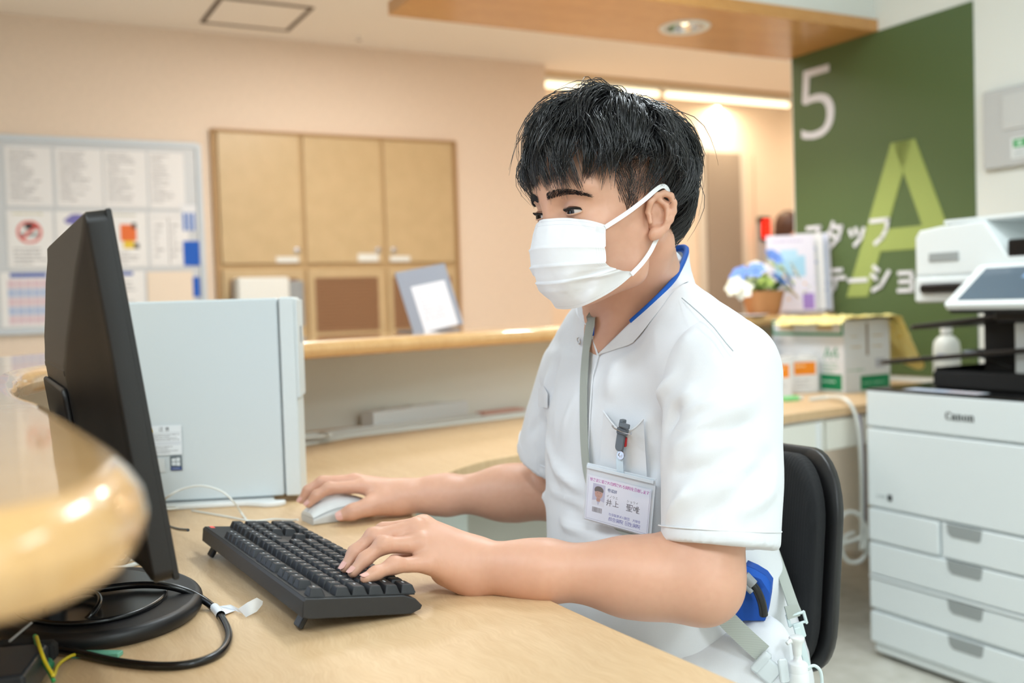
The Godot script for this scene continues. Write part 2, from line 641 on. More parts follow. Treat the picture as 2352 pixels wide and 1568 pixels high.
func sheet(called: String, parent: Node3D, w: float, h: float, im: Image, where: Transform3D, rough := 0.7) -> MeshInstance3D:
	var m := mat(Color.WHITE, rough)
	m.albedo_texture = ImageTexture.create_from_image(im)
	var mb := MB.new()
	# front face carries the print, thin edges
	mb.flat_quad(Vector3(-w / 2, -h / 2, 0.0006), Vector3(w / 2, -h / 2, 0.0006), Vector3(w / 2, h / 2, 0.0006), Vector3(-w / 2, h / 2, 0.0006))
	mb.flat_quad(Vector3(w / 2, -h / 2, -0.0002), Vector3(-w / 2, -h / 2, -0.0002), Vector3(-w / 2, h / 2, -0.0002), Vector3(w / 2, h / 2, -0.0002))
	for i in range(4, 8):
		mb.uv[i] = Vector2(0.02, 0.02)
	var o := put(called, mb, m, parent)
	o.transform = where
	return o


func back_wall_fittings() -> void:
	var rb := room_basis()
	# cabinet let into the peach wall
	var c := thing("wall_cabinet", "beige built-in cabinet with three tall doors in the peach wall", "cabinet", Transform3D(rb, R(1.82, 0.0, 5.35)))
	bx("body", M.cab_gap, c, Vector3(0, 1.125, 0.004), Vector3(1.376, 1.75, 0.008), 0.001)
	var fr := MB.new()
	for s in [-1, 1]:
		fr.box(Transform3D(Basis(), Vector3(s * 0.684, 1.125, 0.012)), Vector3(0.016, 1.76, 0.024), 0.002)
		fr.box(Transform3D(Basis(), Vector3(0, 1.125 + s * 0.875, 0.012)), Vector3(1.38, 0.016, 0.024), 0.002)
	put("frame", fr, mat(rgb(176, 140, 98), 0.6), c)
	var cuts := [-0.67, -0.222, 0.235, 0.67]
	for k in 3:
		var w: float = cuts[k + 1] - cuts[k] - 0.022
		var x: float = (cuts[k] + cuts[k + 1]) / 2
		var d := bx("door", M.cabinet, c, Vector3(x, 1.653, 0.014), Vector3(w, 0.675, 0.018), 0.003)
		var kx: float = w / 2 - 0.03 if k < 2 else -w / 2 + 0.04
		var kn := MB.new()
		kn.lathe(Transform3D(Basis(Vector3.RIGHT, PI / 2), Vector3(kx, -0.27, 0.009)), PackedVector2Array([Vector2(0.017, 0.0), Vector2(0.018, 0.004), Vector2(0.012, 0.006), Vector2(0.0, 0.007)]), 24)
		put("lock", kn, M.metal, d)
		var lx: float = w / 2 - 0.085 if k == 0 else w / 2 - 0.09 if k == 1 else -w / 2 + 0.075
		bx("name_plate", M.white_plastic, d, Vector3(lx, -0.318 + (0.008 if k == 1 else 0.0), 0.0095), Vector3(0.12, 0.03 if k != 1 else 0.042, 0.002), 0.0005)
		# lower doors with brown vent grilles
		var lo := bx("lower_door", M.cabinet, c, Vector3(x, 0.8, 0.014), Vector3(w, 0.97, 0.018), 0.003)
		var g := MB.new()
		var gw := minf(0.345, w - 0.06)
		for s in 14:
			g.box(Transform3D(Basis(Vector3.RIGHT, 0.5), Vector3(0, 0.17 + s * 0.0185, 0.011)), Vector3(gw - 0.02, 0.012, 0.004), 0.0005)
		put("louver", g, M.grille, lo)
		var gf := MB.new()
		for s in [-1, 1]:
			gf.box(Transform3D(Basis(), Vector3(s * gw / 2, 0.29, 0.012)), Vector3(0.012, 0.29, 0.008), 0.001)
			gf.box(Transform3D(Basis(), Vector3(0, 0.29 + s * 0.14, 0.012)), Vector3(gw, 0.012, 0.008), 0.001)
		gf.box(Transform3D(Basis(), Vector3(0, 0.29, 0.0095)), Vector3(gw, 0.28, 0.002), 0.0005)
		put("grille_frame", gf, M.grille, lo)

	# notice board
	var rng := RandomNumberGenerator.new()
	rng.seed = 5
	var b := thing("notice_board", "large white notice board covered with printed sheets on the peach wall", "board", Transform3D(rb, R(0.33, 1.46, 5.35)))
	bx("board_panel", mat(rgb(206, 210, 216), 0.4), b, Vector3(0, 0, 0.009), Vector3(1.44, 0.9, 0.018), 0.002)
	var bf := MB.new()
	for s in [-1, 1]:
		bf.box(Transform3D(Basis(), Vector3(s * 0.735, 0, 0.014)), Vector3(0.03, 0.93, 0.028), 0.006)
		bf.box(Transform3D(Basis(), Vector3(0, s * 0.455, 0.014)), Vector3(1.47, 0.03, 0.028), 0.006)
	put("frame", bf, mat(rgb(205, 214, 224), 0.3), b)
	var grey := Color(0.45, 0.45, 0.48)
	var spots := [
		[0.28, 1.735, 0.2, 0.28, 0, "printed white notice at the top left of the board"], [0.50, 1.735, 0.21, 0.28, 0, "printed white notice second from the left in the board's top row"],
		[0.71, 1.735, 0.2, 0.28, 0, "printed white notice third from the left in the board's top row"], [0.905, 1.735, 0.17, 0.28, 0, "narrow printed notice at the right end of the board's top row"],
		[0.275, 1.44, 0.2, 0.27, 1, "white poster with a red no-smoking circle on the board"], [0.485, 1.44, 0.2, 0.27, 2, "white poster with a purple cloud shape on the board"],
		[0.70, 1.44, 0.2, 0.27, 3, "white poster with an orange and yellow figure on the board"], [0.905, 1.44, 0.19, 0.27, 4, "white form ruled by a vertical line on the board"],
		[0.25, 1.155, 0.23, 0.26, 5, "pink and blue timetable sheet with a blue heading on the board"], [0.68, 1.155, 0.2, 0.26, 6, "white sheet with a short blue heading low on the board"],
		[0.90, 1.16, 0.22, 0.24, 7, "blank cream sheet at the lower right of the board"],
	]
	for s in spots:
		var im := Image.create(160, 220, false, Image.FORMAT_RGB8)
		im.fill(Color(0.93, 0.93, 0.94))
		match s[4]:
			0:
				im.fill(Color(0.92, 0.92, 0.93))
				print_lines(im, Rect2i(14, 10, 130, 190), 17, grey, rng, 0.6)
			1:
				print_lines(im, Rect2i(20, 6, 110, 14), 1, Color(0.7, 0.68, 0.4), rng, 0.9)
				for y in range(40, 125):
					for x in range(30, 125):
						var d := Vector2(x - 76, y - 82).length()
						if d < 44 and d > 35 or (d < 36 and absf((x - 76) * 0.7 + (y - 82) * 0.7) < 5):
							im.set_pixel(x, y, Color(0.85, 0.35, 0.32))
						elif d < 34 and y < 72 and x > 60:
							im.set_pixel(x, y, Color(0.15, 0.15, 0.17))
						elif d < 34 and absf(y - 92) < 7:
							im.set_pixel(x, y, Color(0.55, 0.6, 0.62))
				print_lines(im, Rect2i(20, 140, 120, 70), 5, grey, rng, 0.8)
			2:
				for e in [Rect2i(30, 20, 100, 34), Rect2i(46, 10, 60, 30), Rect2i(60, 44, 60, 22)]:
					for y in range(e.position.y, e.end.y):
						for x in range(e.position.x, e.end.x):
							var q := Vector2((x - e.get_center().x) * 2.0 / e.size.x, (y - e.get_center().y) * 2.0 / e.size.y)
							if q.length() < 1.0:
								im.set_pixel(x, y, Color(0.46, 0.45, 0.72))
				for y in range(80, 130):
					for x in range(28, 80):
						if Vector2(x - 54, (y - 105)).length() < 24:
							im.set_pixel(x, y, Color(0.62, 0.66, 0.82))
				print_lines(im, Rect2i(20, 150, 120, 60), 4, grey, rng, 0.8)
			3:
				print_lines(im, Rect2i(30, 6, 110, 14), 1, Color(0.5, 0.5, 0.35), rng, 0.9)
				im.fill_rect(Rect2i(60, 50, 60, 66), Color(0.9, 0.45, 0.22))
				im.fill_rect(Rect2i(70, 116, 40, 30), Color(0.9, 0.78, 0.25))
				im.fill_rect(Rect2i(104, 44, 16, 22), Color(0.2, 0.18, 0.18))
				im.fill_rect(Rect2i(110, 126, 18, 20), Color(0.2, 0.18, 0.18))
				print_lines(im, Rect2i(20, 160, 120, 50), 4, grey, rng, 0.8)
			4:
				im.fill(Color(0.92, 0.92, 0.93))
				im.fill_rect(Rect2i(78, 20, 3, 190), grey)
				im.fill_rect(Rect2i(10, 20, 140, 2), grey.lightened(0.4))
				print_lines(im, Rect2i(20, 40, 50, 150), 6, grey.lightened(0.3), rng, 0.5)
				print_lines(im, Rect2i(90, 40, 50, 150), 6, grey.lightened(0.3), rng, 0.5)
			5:
				im.fill_rect(Rect2i(30, 4, 110, 16), Color(0.12, 0.3, 0.68))
				for ry in 5:
					for rx in 5:
						im.fill_rect(Rect2i(22 + rx * 25, 30 + ry * 36, 23, 33), Color(0.87, 0.78, 0.82) if ry % 2 == 0 else Color(0.7, 0.76, 0.88))
			6:
				im.fill_rect(Rect2i(6, 4, 110, 14), Color(0.12, 0.3, 0.68))
				print_lines(im, Rect2i(12, 40, 130, 160), 10, grey.lightened(0.2), rng, 0.7)
			7:
				im.fill(Color(0.93, 0.87, 0.80))
		var o := sheet("notice_sheet", self, s[2], s[3], im, Transform3D(rb, R(s[0], s[1], 5.329 if s[4] != 7 else 5.327)))
		tag(o, s[5], "paper", "sheets on the notice board")
	# blue name tags down the right edge of the board
	var tags := [[1.005, 1.60, 0.075, 0.13, 5], [1.01, 1.42, 0.08, 0.125, 0], [1.005, 1.25, 0.08, 0.10, 0]]
	for k in 3:
		var s: Array = tags[k]
		var im := Image.create(64, 96, false, Image.FORMAT_RGB8)
		im.fill(Color(0.08, 0.36, 0.76))
		if k == 0:
			im.fill(Color(0.9, 0.91, 0.94))
			for j in 3:
				im.fill_rect(Rect2i(6 + j * 19, 30, 12, 66), Color(0.2, 0.42, 0.76))
		var o := sheet("magnet_strip", self, s[2], s[3], im, Transform3D(rb, R(s[0], s[1] - 0.05, 5.3285)))
		tag(o, ["blue and white striped strip, topmost at the board's right edge", "blue strip in the middle of the board's right edge", "blue strip lowest at the board's right edge"][k], "strip", "blue strips on the board")
	# white and grey appliance on the sideboard behind the counter
	var ap := thing("paper_dispenser", "white and grey paper dispenser hung low on the beige cabinet", "dispenser", Transform3D(rb, R(1.375, 1.0, 5.32)))
	bx("body", M.white_plastic, ap, Vector3(-0.035, 0.12, 0.06), Vector3(0.27, 0.24, 0.12), 0.012)
	bx("side_tray", M.grey_plastic, ap, Vector3(0.14, 0.1, 0.05), Vector3(0.08, 0.24, 0.1), 0.008)
	bx("slot", M.grey_plastic, ap, Vector3(-0.035, 0.03, 0.1205), Vector3(0.2, 0.012, 0.003), 0.001)


# ---------------------------------------------------------------- counter and desk
func flat_curve(pts: Array, per := 8) -> PackedVector2Array:   # (x, depth) pairs to a smooth outline in the floor plane
	var c := []
	for p in pts:
		c.append(Vector2(p[0], -p[1]))
	return curve2(c, per)


func counter() -> void:
	# raised wooden ledge that wraps round the station
	var inner := flat_curve([[-0.9, 0.22], [-0.4, 0.315], [-0.24, 0.338], [-0.185, 0.36], [-0.163, 0.405], [-0.172, 0.47], [-0.21, 0.555], [-0.273, 0.668], [-0.384, 0.855], [-0.478, 0.997], [-0.585, 1.2], [-0.70, 1.5], [-0.71, 1.92], [-0.479, 2.355], [-0.19, 2.68], [0.115, 3.0], [0.7, 3.56], [1.33, 4.13]])
	var outer := flat_curve([[1.13, 4.36], [0.5, 3.83], [-0.06, 3.36], [-0.40, 3.10], [-0.72, 2.80], [-0.95, 2.4], [-1.03, 1.9], [-1.0, 1.4], [-0.92, 1.0], [-0.9, 0.6]], 6)
	var poly := inner.duplicate()
	poly.append_array(outer)
	var t := thing("counter_ledge", "glossy orange wooden ledge with a rounded edge wrapping round the station", "counter ledge")
	var mb := MB.new()
	mb.prism(Transform3D(), poly, 0.945, 0.987, 0.0205, 1.0, true)
	put("ledge_top", mb, M.ledge, t)
	# grey wall panel that carries the ledge
	var wall_line := flat_curve([[-0.82, 0.3], [-0.82, 0.8], [-0.86, 1.1], [-0.93, 1.5], [-0.92, 2.0], [-0.83, 2.5], [-0.62, 2.83], [-0.33, 3.04], [0.0, 3.25], [0.5, 3.66], [1.13, 4.17]], 6)
	var pan := MB.new()
	var back := PackedVector2Array()
	for i in range(wall_line.size() - 1, -1, -1):
		var d := (wall_line[mini(i + 1, wall_line.size() - 1)] - wall_line[maxi(i - 1, 0)]).normalized()
		back.append(wall_line[i] + Vector2(d.y, -d.x) * 0.04)
	var pp := wall_line.duplicate()
	pp.append_array(back)
	pan.prism(Transform3D(), pp, 0.0, 0.945, 0.0, 1.0, true)
	put("ledge_support", pan, M.panel, t)
	# desk top
	var din := flat_curve([[0.36, 0.587], [0.19, 0.881], [0.028, 1.163], [-0.09, 1.42], [-0.16, 1.6], [-0.175, 1.72], [-0.178, 1.88], [-0.157, 2.01], [-0.10, 2.16], [-0.004, 2.278], [0.35, 2.56], [0.773, 2.893], [1.065, 3.10], [1.67, 3.53]], 6)
	var dp := din.duplicate()
	dp.append(Vector2(1.30, -4.22))
	for i in range(wall_line.size() - 1, -1, -1):
		dp.append(wall_line[i] + Vector2(0.002, 0.0))
	var d := thing("desk", "long pale wooden desk top with a curved cut-out for the sitter", "desk")
	var dm := MB.new()
	dm.prism(Transform3D(), dp, 0.693, 0.72, 0.003, 1.0, true)
	for i in dm.uv.size():   # grain runs along the side of the desk where the nurse works
		var q := dm.v[i]
		dm.uv[i] = Vector2(-0.5 * q.x - 0.866 * q.z, 0.866 * q.x - 0.5 * q.z)
	put("desk_top", dm, M.desk, d)
	# supports under the desk
	bx("support_panel", M.panel, d, Vector3(-0.34, 0.3465, -0.75), Vector3(0.6, 0.693, 0.03), 0.002, Basis(Vector3.UP, deg_to_rad(30)))
	var cp := MB.new()
	var arc := flat_curve([[-0.32, 1.95], [-0.29, 2.1], [-0.22, 2.28], [-0.12, 2.42]], 8)
	var rows := [PackedVector3Array(), PackedVector3Array()]
	for p in arc:
		rows[0].append(Vector3(p.x, 0.12, p.y))
		rows[1].append(Vector3(p.x, 0.693, p.y))
	cp.grid(rows)
	var rows2 := [PackedVector3Array(), PackedVector3Array()]
	for p in arc:
		rows2[0].append(Vector3(p.x - 0.012, 0.12, p.y - 0.012))
		rows2[1].append(Vector3(p.x - 0.012, 0.693, p.y - 0.012))
	cp.grid(rows2)
	put("curved_panel", cp, mat(rgb(206, 212, 204), 0.5), d)
	# drawers under the far end
	var du := thing("drawer_unit", "shallow white drawer unit under the far end of the desk", "drawers", Transform3D(Basis(Vector3.UP, deg_to_rad(36)), Vector3(0.95, 0.0, -3.13)))
	bx("body", M.white_plastic, du, Vector3(0.05, 0.642, -0.08), Vector3(0.9, 0.1, 0.3), 0.003)
	for k in 3:
		var f := bx("drawer", M.panel, du, Vector3(-0.25 + k * 0.3, 0.64, 0.078), Vector3(0.285, 0.09, 0.016), 0.003)
		bx("handle", M.white_plastic, f, Vector3(0.11, 0.0, 0.012), Vector3(0.022, 0.088, 0.008), 0.002)
	# acrylic stand with a sheet on the ledge
	var ab := Transform3D(Basis(Vector3.UP, deg_to_rad(40)), Vector3(-0.22, 0.987, -3.04))
	var a := thing("acrylic_sign_stand", "grey tinted acrylic stand leaning back on the wooden ledge", "sign stand", ab)
	var tilt := Basis(Vector3.BACK, deg_to_rad(9)) * Basis(Vector3.RIGHT, deg_to_rad(-14))
	var ap := bx("backing", mat(rgb(158, 160, 172), 0.15), a, Vector3(-0.012, 0.096, -0.02), Vector3(0.185, 0.195, 0.004), 0.001, tilt)
	bx("foot", mat(rgb(158, 160, 172), 0.15), a, Vector3(0.0, 0.003, -0.045), Vector3(0.17, 0.005, 0.09), 0.001)
	ap.set_meta("label", "grey plastic backing")
	var im := Image.create(120, 170, false, Image.FORMAT_RGB8)
	im.fill(Color(0.93, 0.91, 0.93))
	var rng := RandomNumberGenerator.new()
	rng.seed = 3
	print_lines(im, Rect2i(14, 16, 92, 120), 8, Color(0.75, 0.74, 0.78), rng, 0.8)
	var o := sheet("insert_sheet", a, 0.125, 0.14, im, Transform3D(tilt, Vector3(0.0, 0.075, -0.012)))
	o.set_meta("label", "printed pale sheet")
	# long white raceway and its cords at the back of the desk
	var q0 := level(843, 970, 0.735)
	var q1 := level(1200, 922, 0.735)
	var w := thing("power_strip", "long white multi-outlet power strip lying at the back of the desk", "power strip", Transform3D(Basis(Vector3.UP, atan2(-(q1 - q0).z, (q1 - q0).x)), Vector3((q0.x + q1.x) / 2, 0.72, (q0.z + q1.z) / 2)))
	var ln := q0.distance_to(q1)
	bx("body", M.white_plastic, w, Vector3(0, 0.024, 0), Vector3(ln, 0.046, 0.06), 0.004)
	for k in 6:
		var f := bx("socket", M.cord_white, w, Vector3(-ln * 0.4 + k * ln * 0.15, 0.0475, 0), Vector3(0.04, 0.003, 0.036), 0.001)
		for s in [-1, 1]:
			bx("slot", M.black_matte, f, Vector3(s * 0.006, 0.0014, 0), Vector3(0.002, 0.0012, 0.008), 0.0002)
	var pk := MB.new()
	pk.box(Transform3D(), Vector3(0.16, 0.012, 0.05), 0.002)
	var pko := put("flat_box", pk, mat(rgb(224, 176, 160), 0.7))
	pko.transform = Transform3D(Basis(Vector3.UP, deg_to_rad(40)), level(1150, 945, 0.727))
	tag(pko, "small flat pinkish box behind the white power strip", "box")


# ---------------------------------------------------------------- sign on the right wall
func stroke(mb: MB, pts: Array, o: Vector2, sc: Vector2, w: float, th := 0.003) -> void:
	for i in pts.size() - 1:
		var a := Vector2(pts[i][0], pts[i][1]) * sc + o
		var b := Vector2(pts[i + 1][0], pts[i + 1][1]) * sc + o
		var d := b - a
		var l := d.length() + w * 0.75
		mb.box(Transform3D(Basis(Vector3.BACK, d.angle()), Vector3((a.x + b.x) / 2, (a.y + b.y) / 2, 0)), Vector3(l, w, th), 0.0004)


const KANA := {
	"ス": [[[.15, .85], [.82, .85], [.6, .5], [.35, .25], [.08, .08]], [[.55, .42], [.92, .1]]],
	"タ": [[[.42, .95], [.3, .7], [.08, .5]], [[.38, .78], [.85, .78], [.7, .45], [.45, .2], [.2, .05]], [[.35, .52], [.7, .35]]],
	"ッ": [[[.18, .6], [.26, .42]], [[.45, .65], [.52, .46]], [[.84, .62], [.72, .32], [.4, .06]]],
	"フ": [[[.1, .85], [.88, .85], [.8, .52], [.6, .25], [.28, .06]]],
	"テ": [[[.2, .88], [.8, .88]], [[.06, .6], [.94, .6]], [[.52, .6], [.45, .28], [.2, .05]]],
	"ー": [[[.08, .48], [.92, .48]]],
	"シ": [[[.2, .92], [.4, .78]], [[.1, .64], [.3, .5]], [[.14, .1], [.5, .24], [.88, .72]]],
	"ョ": [[[.25, .65], [.8, .65], [.8, .06], [.22, .06]], [[.28, .36], [.8, .36]]],
	"ン": [[[.12, .82], [.38, .66]], [[.12, .1], [.5, .26], [.9, .78]]],
}


func fitted_text(called: String, s: String, font: String, bold: bool, w: float, h: float, depth: float, m: Material, parent: Node3D, where: Transform3D) -> MeshInstance3D:
	var tm := TextMesh.new()
	var f := SystemFont.new()
	f.font_names = PackedStringArray([font])
	f.font_weight = 700 if bold else 400
	tm.font = f
	tm.font_size = 64
	tm.pixel_size = 0.001
	tm.depth = 0.01
	tm.curve_step = 1.0
	tm.text = s
	var o := mesh_node(called, tm, m, parent)
	var bb := tm.get_aabb()
	var sc := Vector3(w / bb.size.x if w > 0 else h / bb.size.y, h / bb.size.y, depth / bb.size.z)
	o.transform = where * Transform3D(Basis.from_scale(sc), -(bb.position + bb.size / 2) * sc)
	return o


func sign_wall() -> void:
	var sb := Basis(Vector3.UP, deg_to_rad(-62))
	var t := thing("wall_sign", "tall olive green sign with a white 5 and a light green A", "sign", Transform3D(sb, R(3.155, 0.0, 3.30)))
	# x runs towards the viewer along the wall, from the far edge
	bx("sign_panel", mat(rgb(82, 102, 60), 0.5), t, Vector3(0.445, 1.405, 0.0025), Vector3(0.89, 1.33, 0.005), 0.001)
	var white := mat(rgb(225, 226, 232), 0.6)
	var lg := mat(rgb(154, 170, 92), 0.6)
	fitted_text("numeral", "5", "Droid Sans", false, 0.185, 0.29, 0.003, white, t, Transform3D(Basis(), Vector3(0.145, 1.855, 0.0065)))
	var A := MB.new()
	var th := 0.003
	for s: float in [-1.0, 1.0]:   # slanting legs as slabs with level ends
		var top: float = 0.58 + s * 0.005
		var pts := [Vector2(top - 0.05, 1.63), Vector2(top + 0.05, 1.63), Vector2(top + s * 0.235 + 0.055, 1.045), Vector2(top + s * 0.235 - 0.055, 1.045)]
		A.prism(Transform3D(Basis(Vector3.RIGHT, PI / 2), Vector3(0, 0, 0.0065)), PackedVector2Array([pts[0], pts[1], pts[2], pts[3]].map(func(p): return Vector2(p.x, -p.y))), -th / 2, th / 2, 0.0)
	A.box(Transform3D(Basis(), Vector3(0.58, 1.262, 0.0065)), Vector3(0.32, 0.085, th * 0.98), 0.0002)
	put("letter", A, lg, t)
	var lines := [["スタッフ", 1.245], ["ステーション", 1.058]]
	for l in lines:
		var x := 0.06
		for ch in l[0]:
			var mb := MB.new()
			for st in KANA[ch]:
				stroke(mb, st, Vector2(x, l[1]), Vector2(0.108, 0.112), 0.0165)
			var o := put("character", mb, white, t)
			o.position.z = 0.0095
			x += 0.1165
	# thermostat / call panel further along the wall
	var p := thing("wall_control_panel", "grey wall control panel with a green strip on the white wall", "control panel", Transform3D(sb, R(3.155, 1.605, 2.20)))
	var grey := mat(rgb(198, 200, 200), 0.5)
	bx("housing", grey, p, Vector3(0.015, 0, 0.012), Vector3(0.36, 0.268, 0.024), 0.005)
	bx("cover", mat(rgb(208, 210, 209), 0.5), p, Vector3(0.05, 0.05, 0.026), Vector3(0.27, 0.12, 0.005), 0.002)
	var im := Image.create(160, 64, false, Image.FORMAT_RGB8)
	im.fill(Color(0.9, 0.92, 0.92))
	im.fill_rect(Rect2i(6, 6, 148, 24), Color(0.12, 0.62, 0.3))
	for k in 5:
		im.fill_rect(Rect2i(14 + k * 28, 11, 14, 14), Color(0.75, 0.9, 0.8))
	var rng := RandomNumberGenerator.new()
	rng.seed = 9
	print_lines(im, Rect2i(8, 36, 140, 24), 3, Color(0.5, 0.55, 0.58), rng, 0.9)
	sheet("label_strip", p, 0.25, 0.07, im, Transform3D(Basis(), Vector3(0.07, -0.075, 0.0245)))


func on_n(x: float, y: float, n: float) -> Vector3:   # where a ray meets a wall at that room depth: (u, y, n)
	var d := look * Vector3((x - 1176.0) / FOCAL, -(y - 784.0) / FOCAL, -1.0)
	var k := n / (-d.x * RS - d.z * RC)
	var p := EYE + d * k
	return Vector3(p.x * RC - p.z * RS, p.y, n)


# ---------------------------------------------------------------- far end of the corridor
func corridor_end() -> void:
	var a := on_n(1612, 350, 6.2)
	var b := on_n(1692, 350, 6.2)
	var h := a.y
	var fr := rbox("trim_3", mat(rgb(214, 206, 196), 0.6), Vector3(a.x - 0.06, 0, 6.17), Vector3(b.x + 0.06, h + 0.05, 6.2), 0.004)
	fr.set_meta("label", "pale frame round the grey door")
	var d := rbox("door_1", mat(rgb(150, 138, 128), 0.3), Vector3(a.x, 0, 6.155), Vector3(b.x, h, 6.17), 0.003)
	bx("door_seam", M.grille, d, Vector3(0.3, 0, 0.0078), Vector3(0.006, h - 0.02, 0.001), 0.0002)
	# red call display on a grey column panel
	var c := on_n(1762, 560, 6.15)
	var t := thing("call_display", "grey call panel with a glowing red number display on the far wall", "display", Transform3D(room_basis(), R(c.x, c.y, 6.2)))
	bx("panel", mat(rgb(176, 176, 182), 0.4), t, Vector3(0, -0.08, 0.015), Vector3(0.115, 0.5, 0.03), 0.004)
	bx("display_housing", M.black_smooth, t, Vector3(0, 0.12, 0.02), Vector3(0.11, 0.19, 0.044), 0.004)
	var red := mat(rgb(255, 60, 40), 0.5, {"emission_enabled": true, "emission": Color(1.0, 0.12, 0.06), "emission_energy_multiplier": 1.6})
	for k in 2:
		var g := MB.new()
		var o := Vector2(-0.03, 0.125 - k * 0.075)
		stroke(g, [[0, 0], [0, .06]], o, Vector2.ONE, 0.012)
		stroke(g, [[.06, 0], [.06, .06]], o, Vector2.ONE, 0.012)
		for yy in [0.0, 0.03, 0.06]:
			stroke(g, [[0, yy], [.06, yy]], o, Vector2.ONE, 0.012)
		var q := put("display_digit", g, red, t)
		q.position.z = 0.044
	var l := OmniLight3D.new()
	l.name = "display_glow"
	l.light_color = Color(1.0, 0.15, 0.08)
	l.light_energy = 0.02
	l.omni_range = 4.0
	l.shadow_enabled = true
	l.light_size = 0.05
	t.add_child(l)
	l.position = Vector3(0, 0.12, 0.07)
	var sw := on_n(1700, 575, 6.2)
	bx("wall_switch", M.white_plastic, self, R(sw.x, sw.y, 6.19), Vector3(0.07, 0.16, 0.02), 0.004, room_basis())
	var so := get_child(get_child_count() - 1) as Node3D
	tag(so, "small white switch plate beside the grey door", "switch")


# ---------------------------------------------------------------- monitor
func monitor() -> void:
	var t := thing("computer_monitor", "black flat computer monitor seen from behind on an oval foot", "monitor", Transform3D(Basis(Vector3.UP, deg_to_rad(118)), Vector3(-0.464, 0.72, -1.165)))
	var tilt := Transform3D(Basis(Vector3.RIGHT, deg_to_rad(-7.5)), Vector3(0, 0.262, 0.0))
	var W := 0.505
	var H := 0.352
	# rim and back shell: stacked outlines from the rim to the raised back
	var mb := MB.new()
	var levels := [[W, H, 0.012, 0.0], [W, H, 0.012, -0.016], [W - 0.006, H - 0.006, 0.012, -0.019]]
	for l in [[0.06, -0.022], [0.3, -0.031], [0.6, -0.040], [0.82, -0.047], [0.95, -0.050], [1.0, -0.0515]]:
		levels.append([lerpf(W - 0.02, 0.30, l[0]), lerpf(H - 0.02, 0.17, l[0]), 0.012, l[1], -0.045 * l[0]])
	levels.append([0.29, 0.16, 0.01, -0.0525, -0.045])
	var prev := []
	for k in levels.size():
		var ring := PackedVector3Array()
		for p in round_poly(levels[k][0], levels[k][1], levels[k][2], 4):
			var q := Vector3(p.x, p.y + (levels[k][4] if levels[k].size() > 4 else 0.0), levels[k][3])
			ring.append(tilt * q)
		prev.append(ring)
	mb.grid(prev, true)
	mb.fan(prev[prev.size() - 1], tilt * Vector3(0, -0.045, -0.053))
	put("back_shell", mb, M.black, t)
	# groove and lower ridge across the raised back
	bx("groove_bar", M.black, t, tilt * Vector3(0, 0.028, -0.0522), Vector3(0.285, 0.006, 0.002), 0.0006, tilt.basis)
	var rd := MB.new()
	rd.prism(tilt * Transform3D(Basis(Vector3.RIGHT, -PI / 2), Vector3(0, -0.052, -0.0525)), round_poly(0.284, 0.13, 0.01), 0.0, 0.006, 0.003)
	put("lower_cover", rd, M.black, t)
	for s in [-1, 1]:
		var sc := MB.new()
		sc.lathe(tilt * Transform3D(Basis(Vector3.RIGHT, -PI / 2), Vector3(s * 0.02 - 0.03, -0.04, -0.058)), PackedVector2Array([Vector2(0.0035, 0.0), Vector2(0.0035, 0.0012), Vector2(0.0, 0.0014)]), 12)
		put("screw", sc, M.black_smooth, t)
	var lt := tilt * Transform3D(Basis(Vector3.UP, PI) * Basis(Vector3.RIGHT, deg_to_rad(-14)), Vector3(-0.05, 0.085, -0.0375))
	var lg := bx("emblem", mat(rgb(14, 14, 17), 0.35), t, lt.origin, Vector3(0.036, 0.019, 0.0016), 0.0006, lt.basis)
	bx("emblem_bar", M.black, lg, Vector3(0.003, 0, 0.001), Vector3(0.014, 0.004, 0.0006), 0.0002)
	# front: bezel and dark screen
	var bz := MB.new()
	for s in [-1, 1]:
		bz.box(tilt * Transform3D(Basis(), Vector3(s * (W / 2 - 0.008), 0, 0.002)), Vector3(0.016, H, 0.006), 0.0015)
		bz.box(tilt * Transform3D(Basis(), Vector3(0, s * (H / 2 - 0.009), 0.002)), Vector3(W - 0.03, 0.018, 0.006), 0.0015)
	put("bezel", bz, M.black, t)
	var im := Image.create(128, 72, false, Image.FORMAT_RGB8)
	im.fill(Color(0.75, 0.83, 0.95))
	im.fill_rect(Rect2i(0, 0, 128, 8), Color(0.25, 0.45, 0.8))
	im.fill_rect(Rect2i(0, 66, 128, 6), Color(0.2, 0.25, 0.35))
	for k in 12:
		im.fill_rect(Rect2i(6, 12 + k * 4, 30 + (k * 37) % 70, 2), Color(0.35, 0.4, 0.5))
	var sm := mat(Color.BLACK, 0.3, {"emission_enabled": true, "emission_operator": BaseMaterial3D.EMISSION_OP_MULTIPLY, "emission": Color.WHITE, "emission_energy_multiplier": 0.9})
	sm.emission_texture = ImageTexture.create_from_image(im)
	var sq := MB.new()
	sq.flat_quad(tilt * Vector3(-W / 2 + 0.016, -H / 2 + 0.018, 0.003), tilt * Vector3(W / 2 - 0.016, -H / 2 + 0.018, 0.003), tilt * Vector3(W / 2 - 0.016, H / 2 - 0.018, 0.003), tilt * Vector3(-W / 2 + 0.016, H / 2 - 0.018, 0.003))
	put("screen", sq, sm, t)
	var gp: Vector3 = t.transform * (tilt * Vector3(0, 0, 0.02))
	area("screen_light", gp, t.transform.basis * (tilt.basis * Vector3.BACK), Vector2(0.3, 0.46), 0.10, Color(0.85, 0.92, 1.0), t)
	# stand
	var nk := MB.new()
	nk.box(Transform3D(Basis(Vector3.RIGHT, deg_to_rad(-4)), Vector3(0, 0.12, -0.075)), Vector3(0.085, 0.235, 0.026), 0.008)
	nk.box(Transform3D(Basis(), Vector3(0, 0.2, -0.06)), Vector3(0.09, 0.06, 0.06), 0.006)
	put("neck", nk, M.black, t)
	var bs := MB.new()
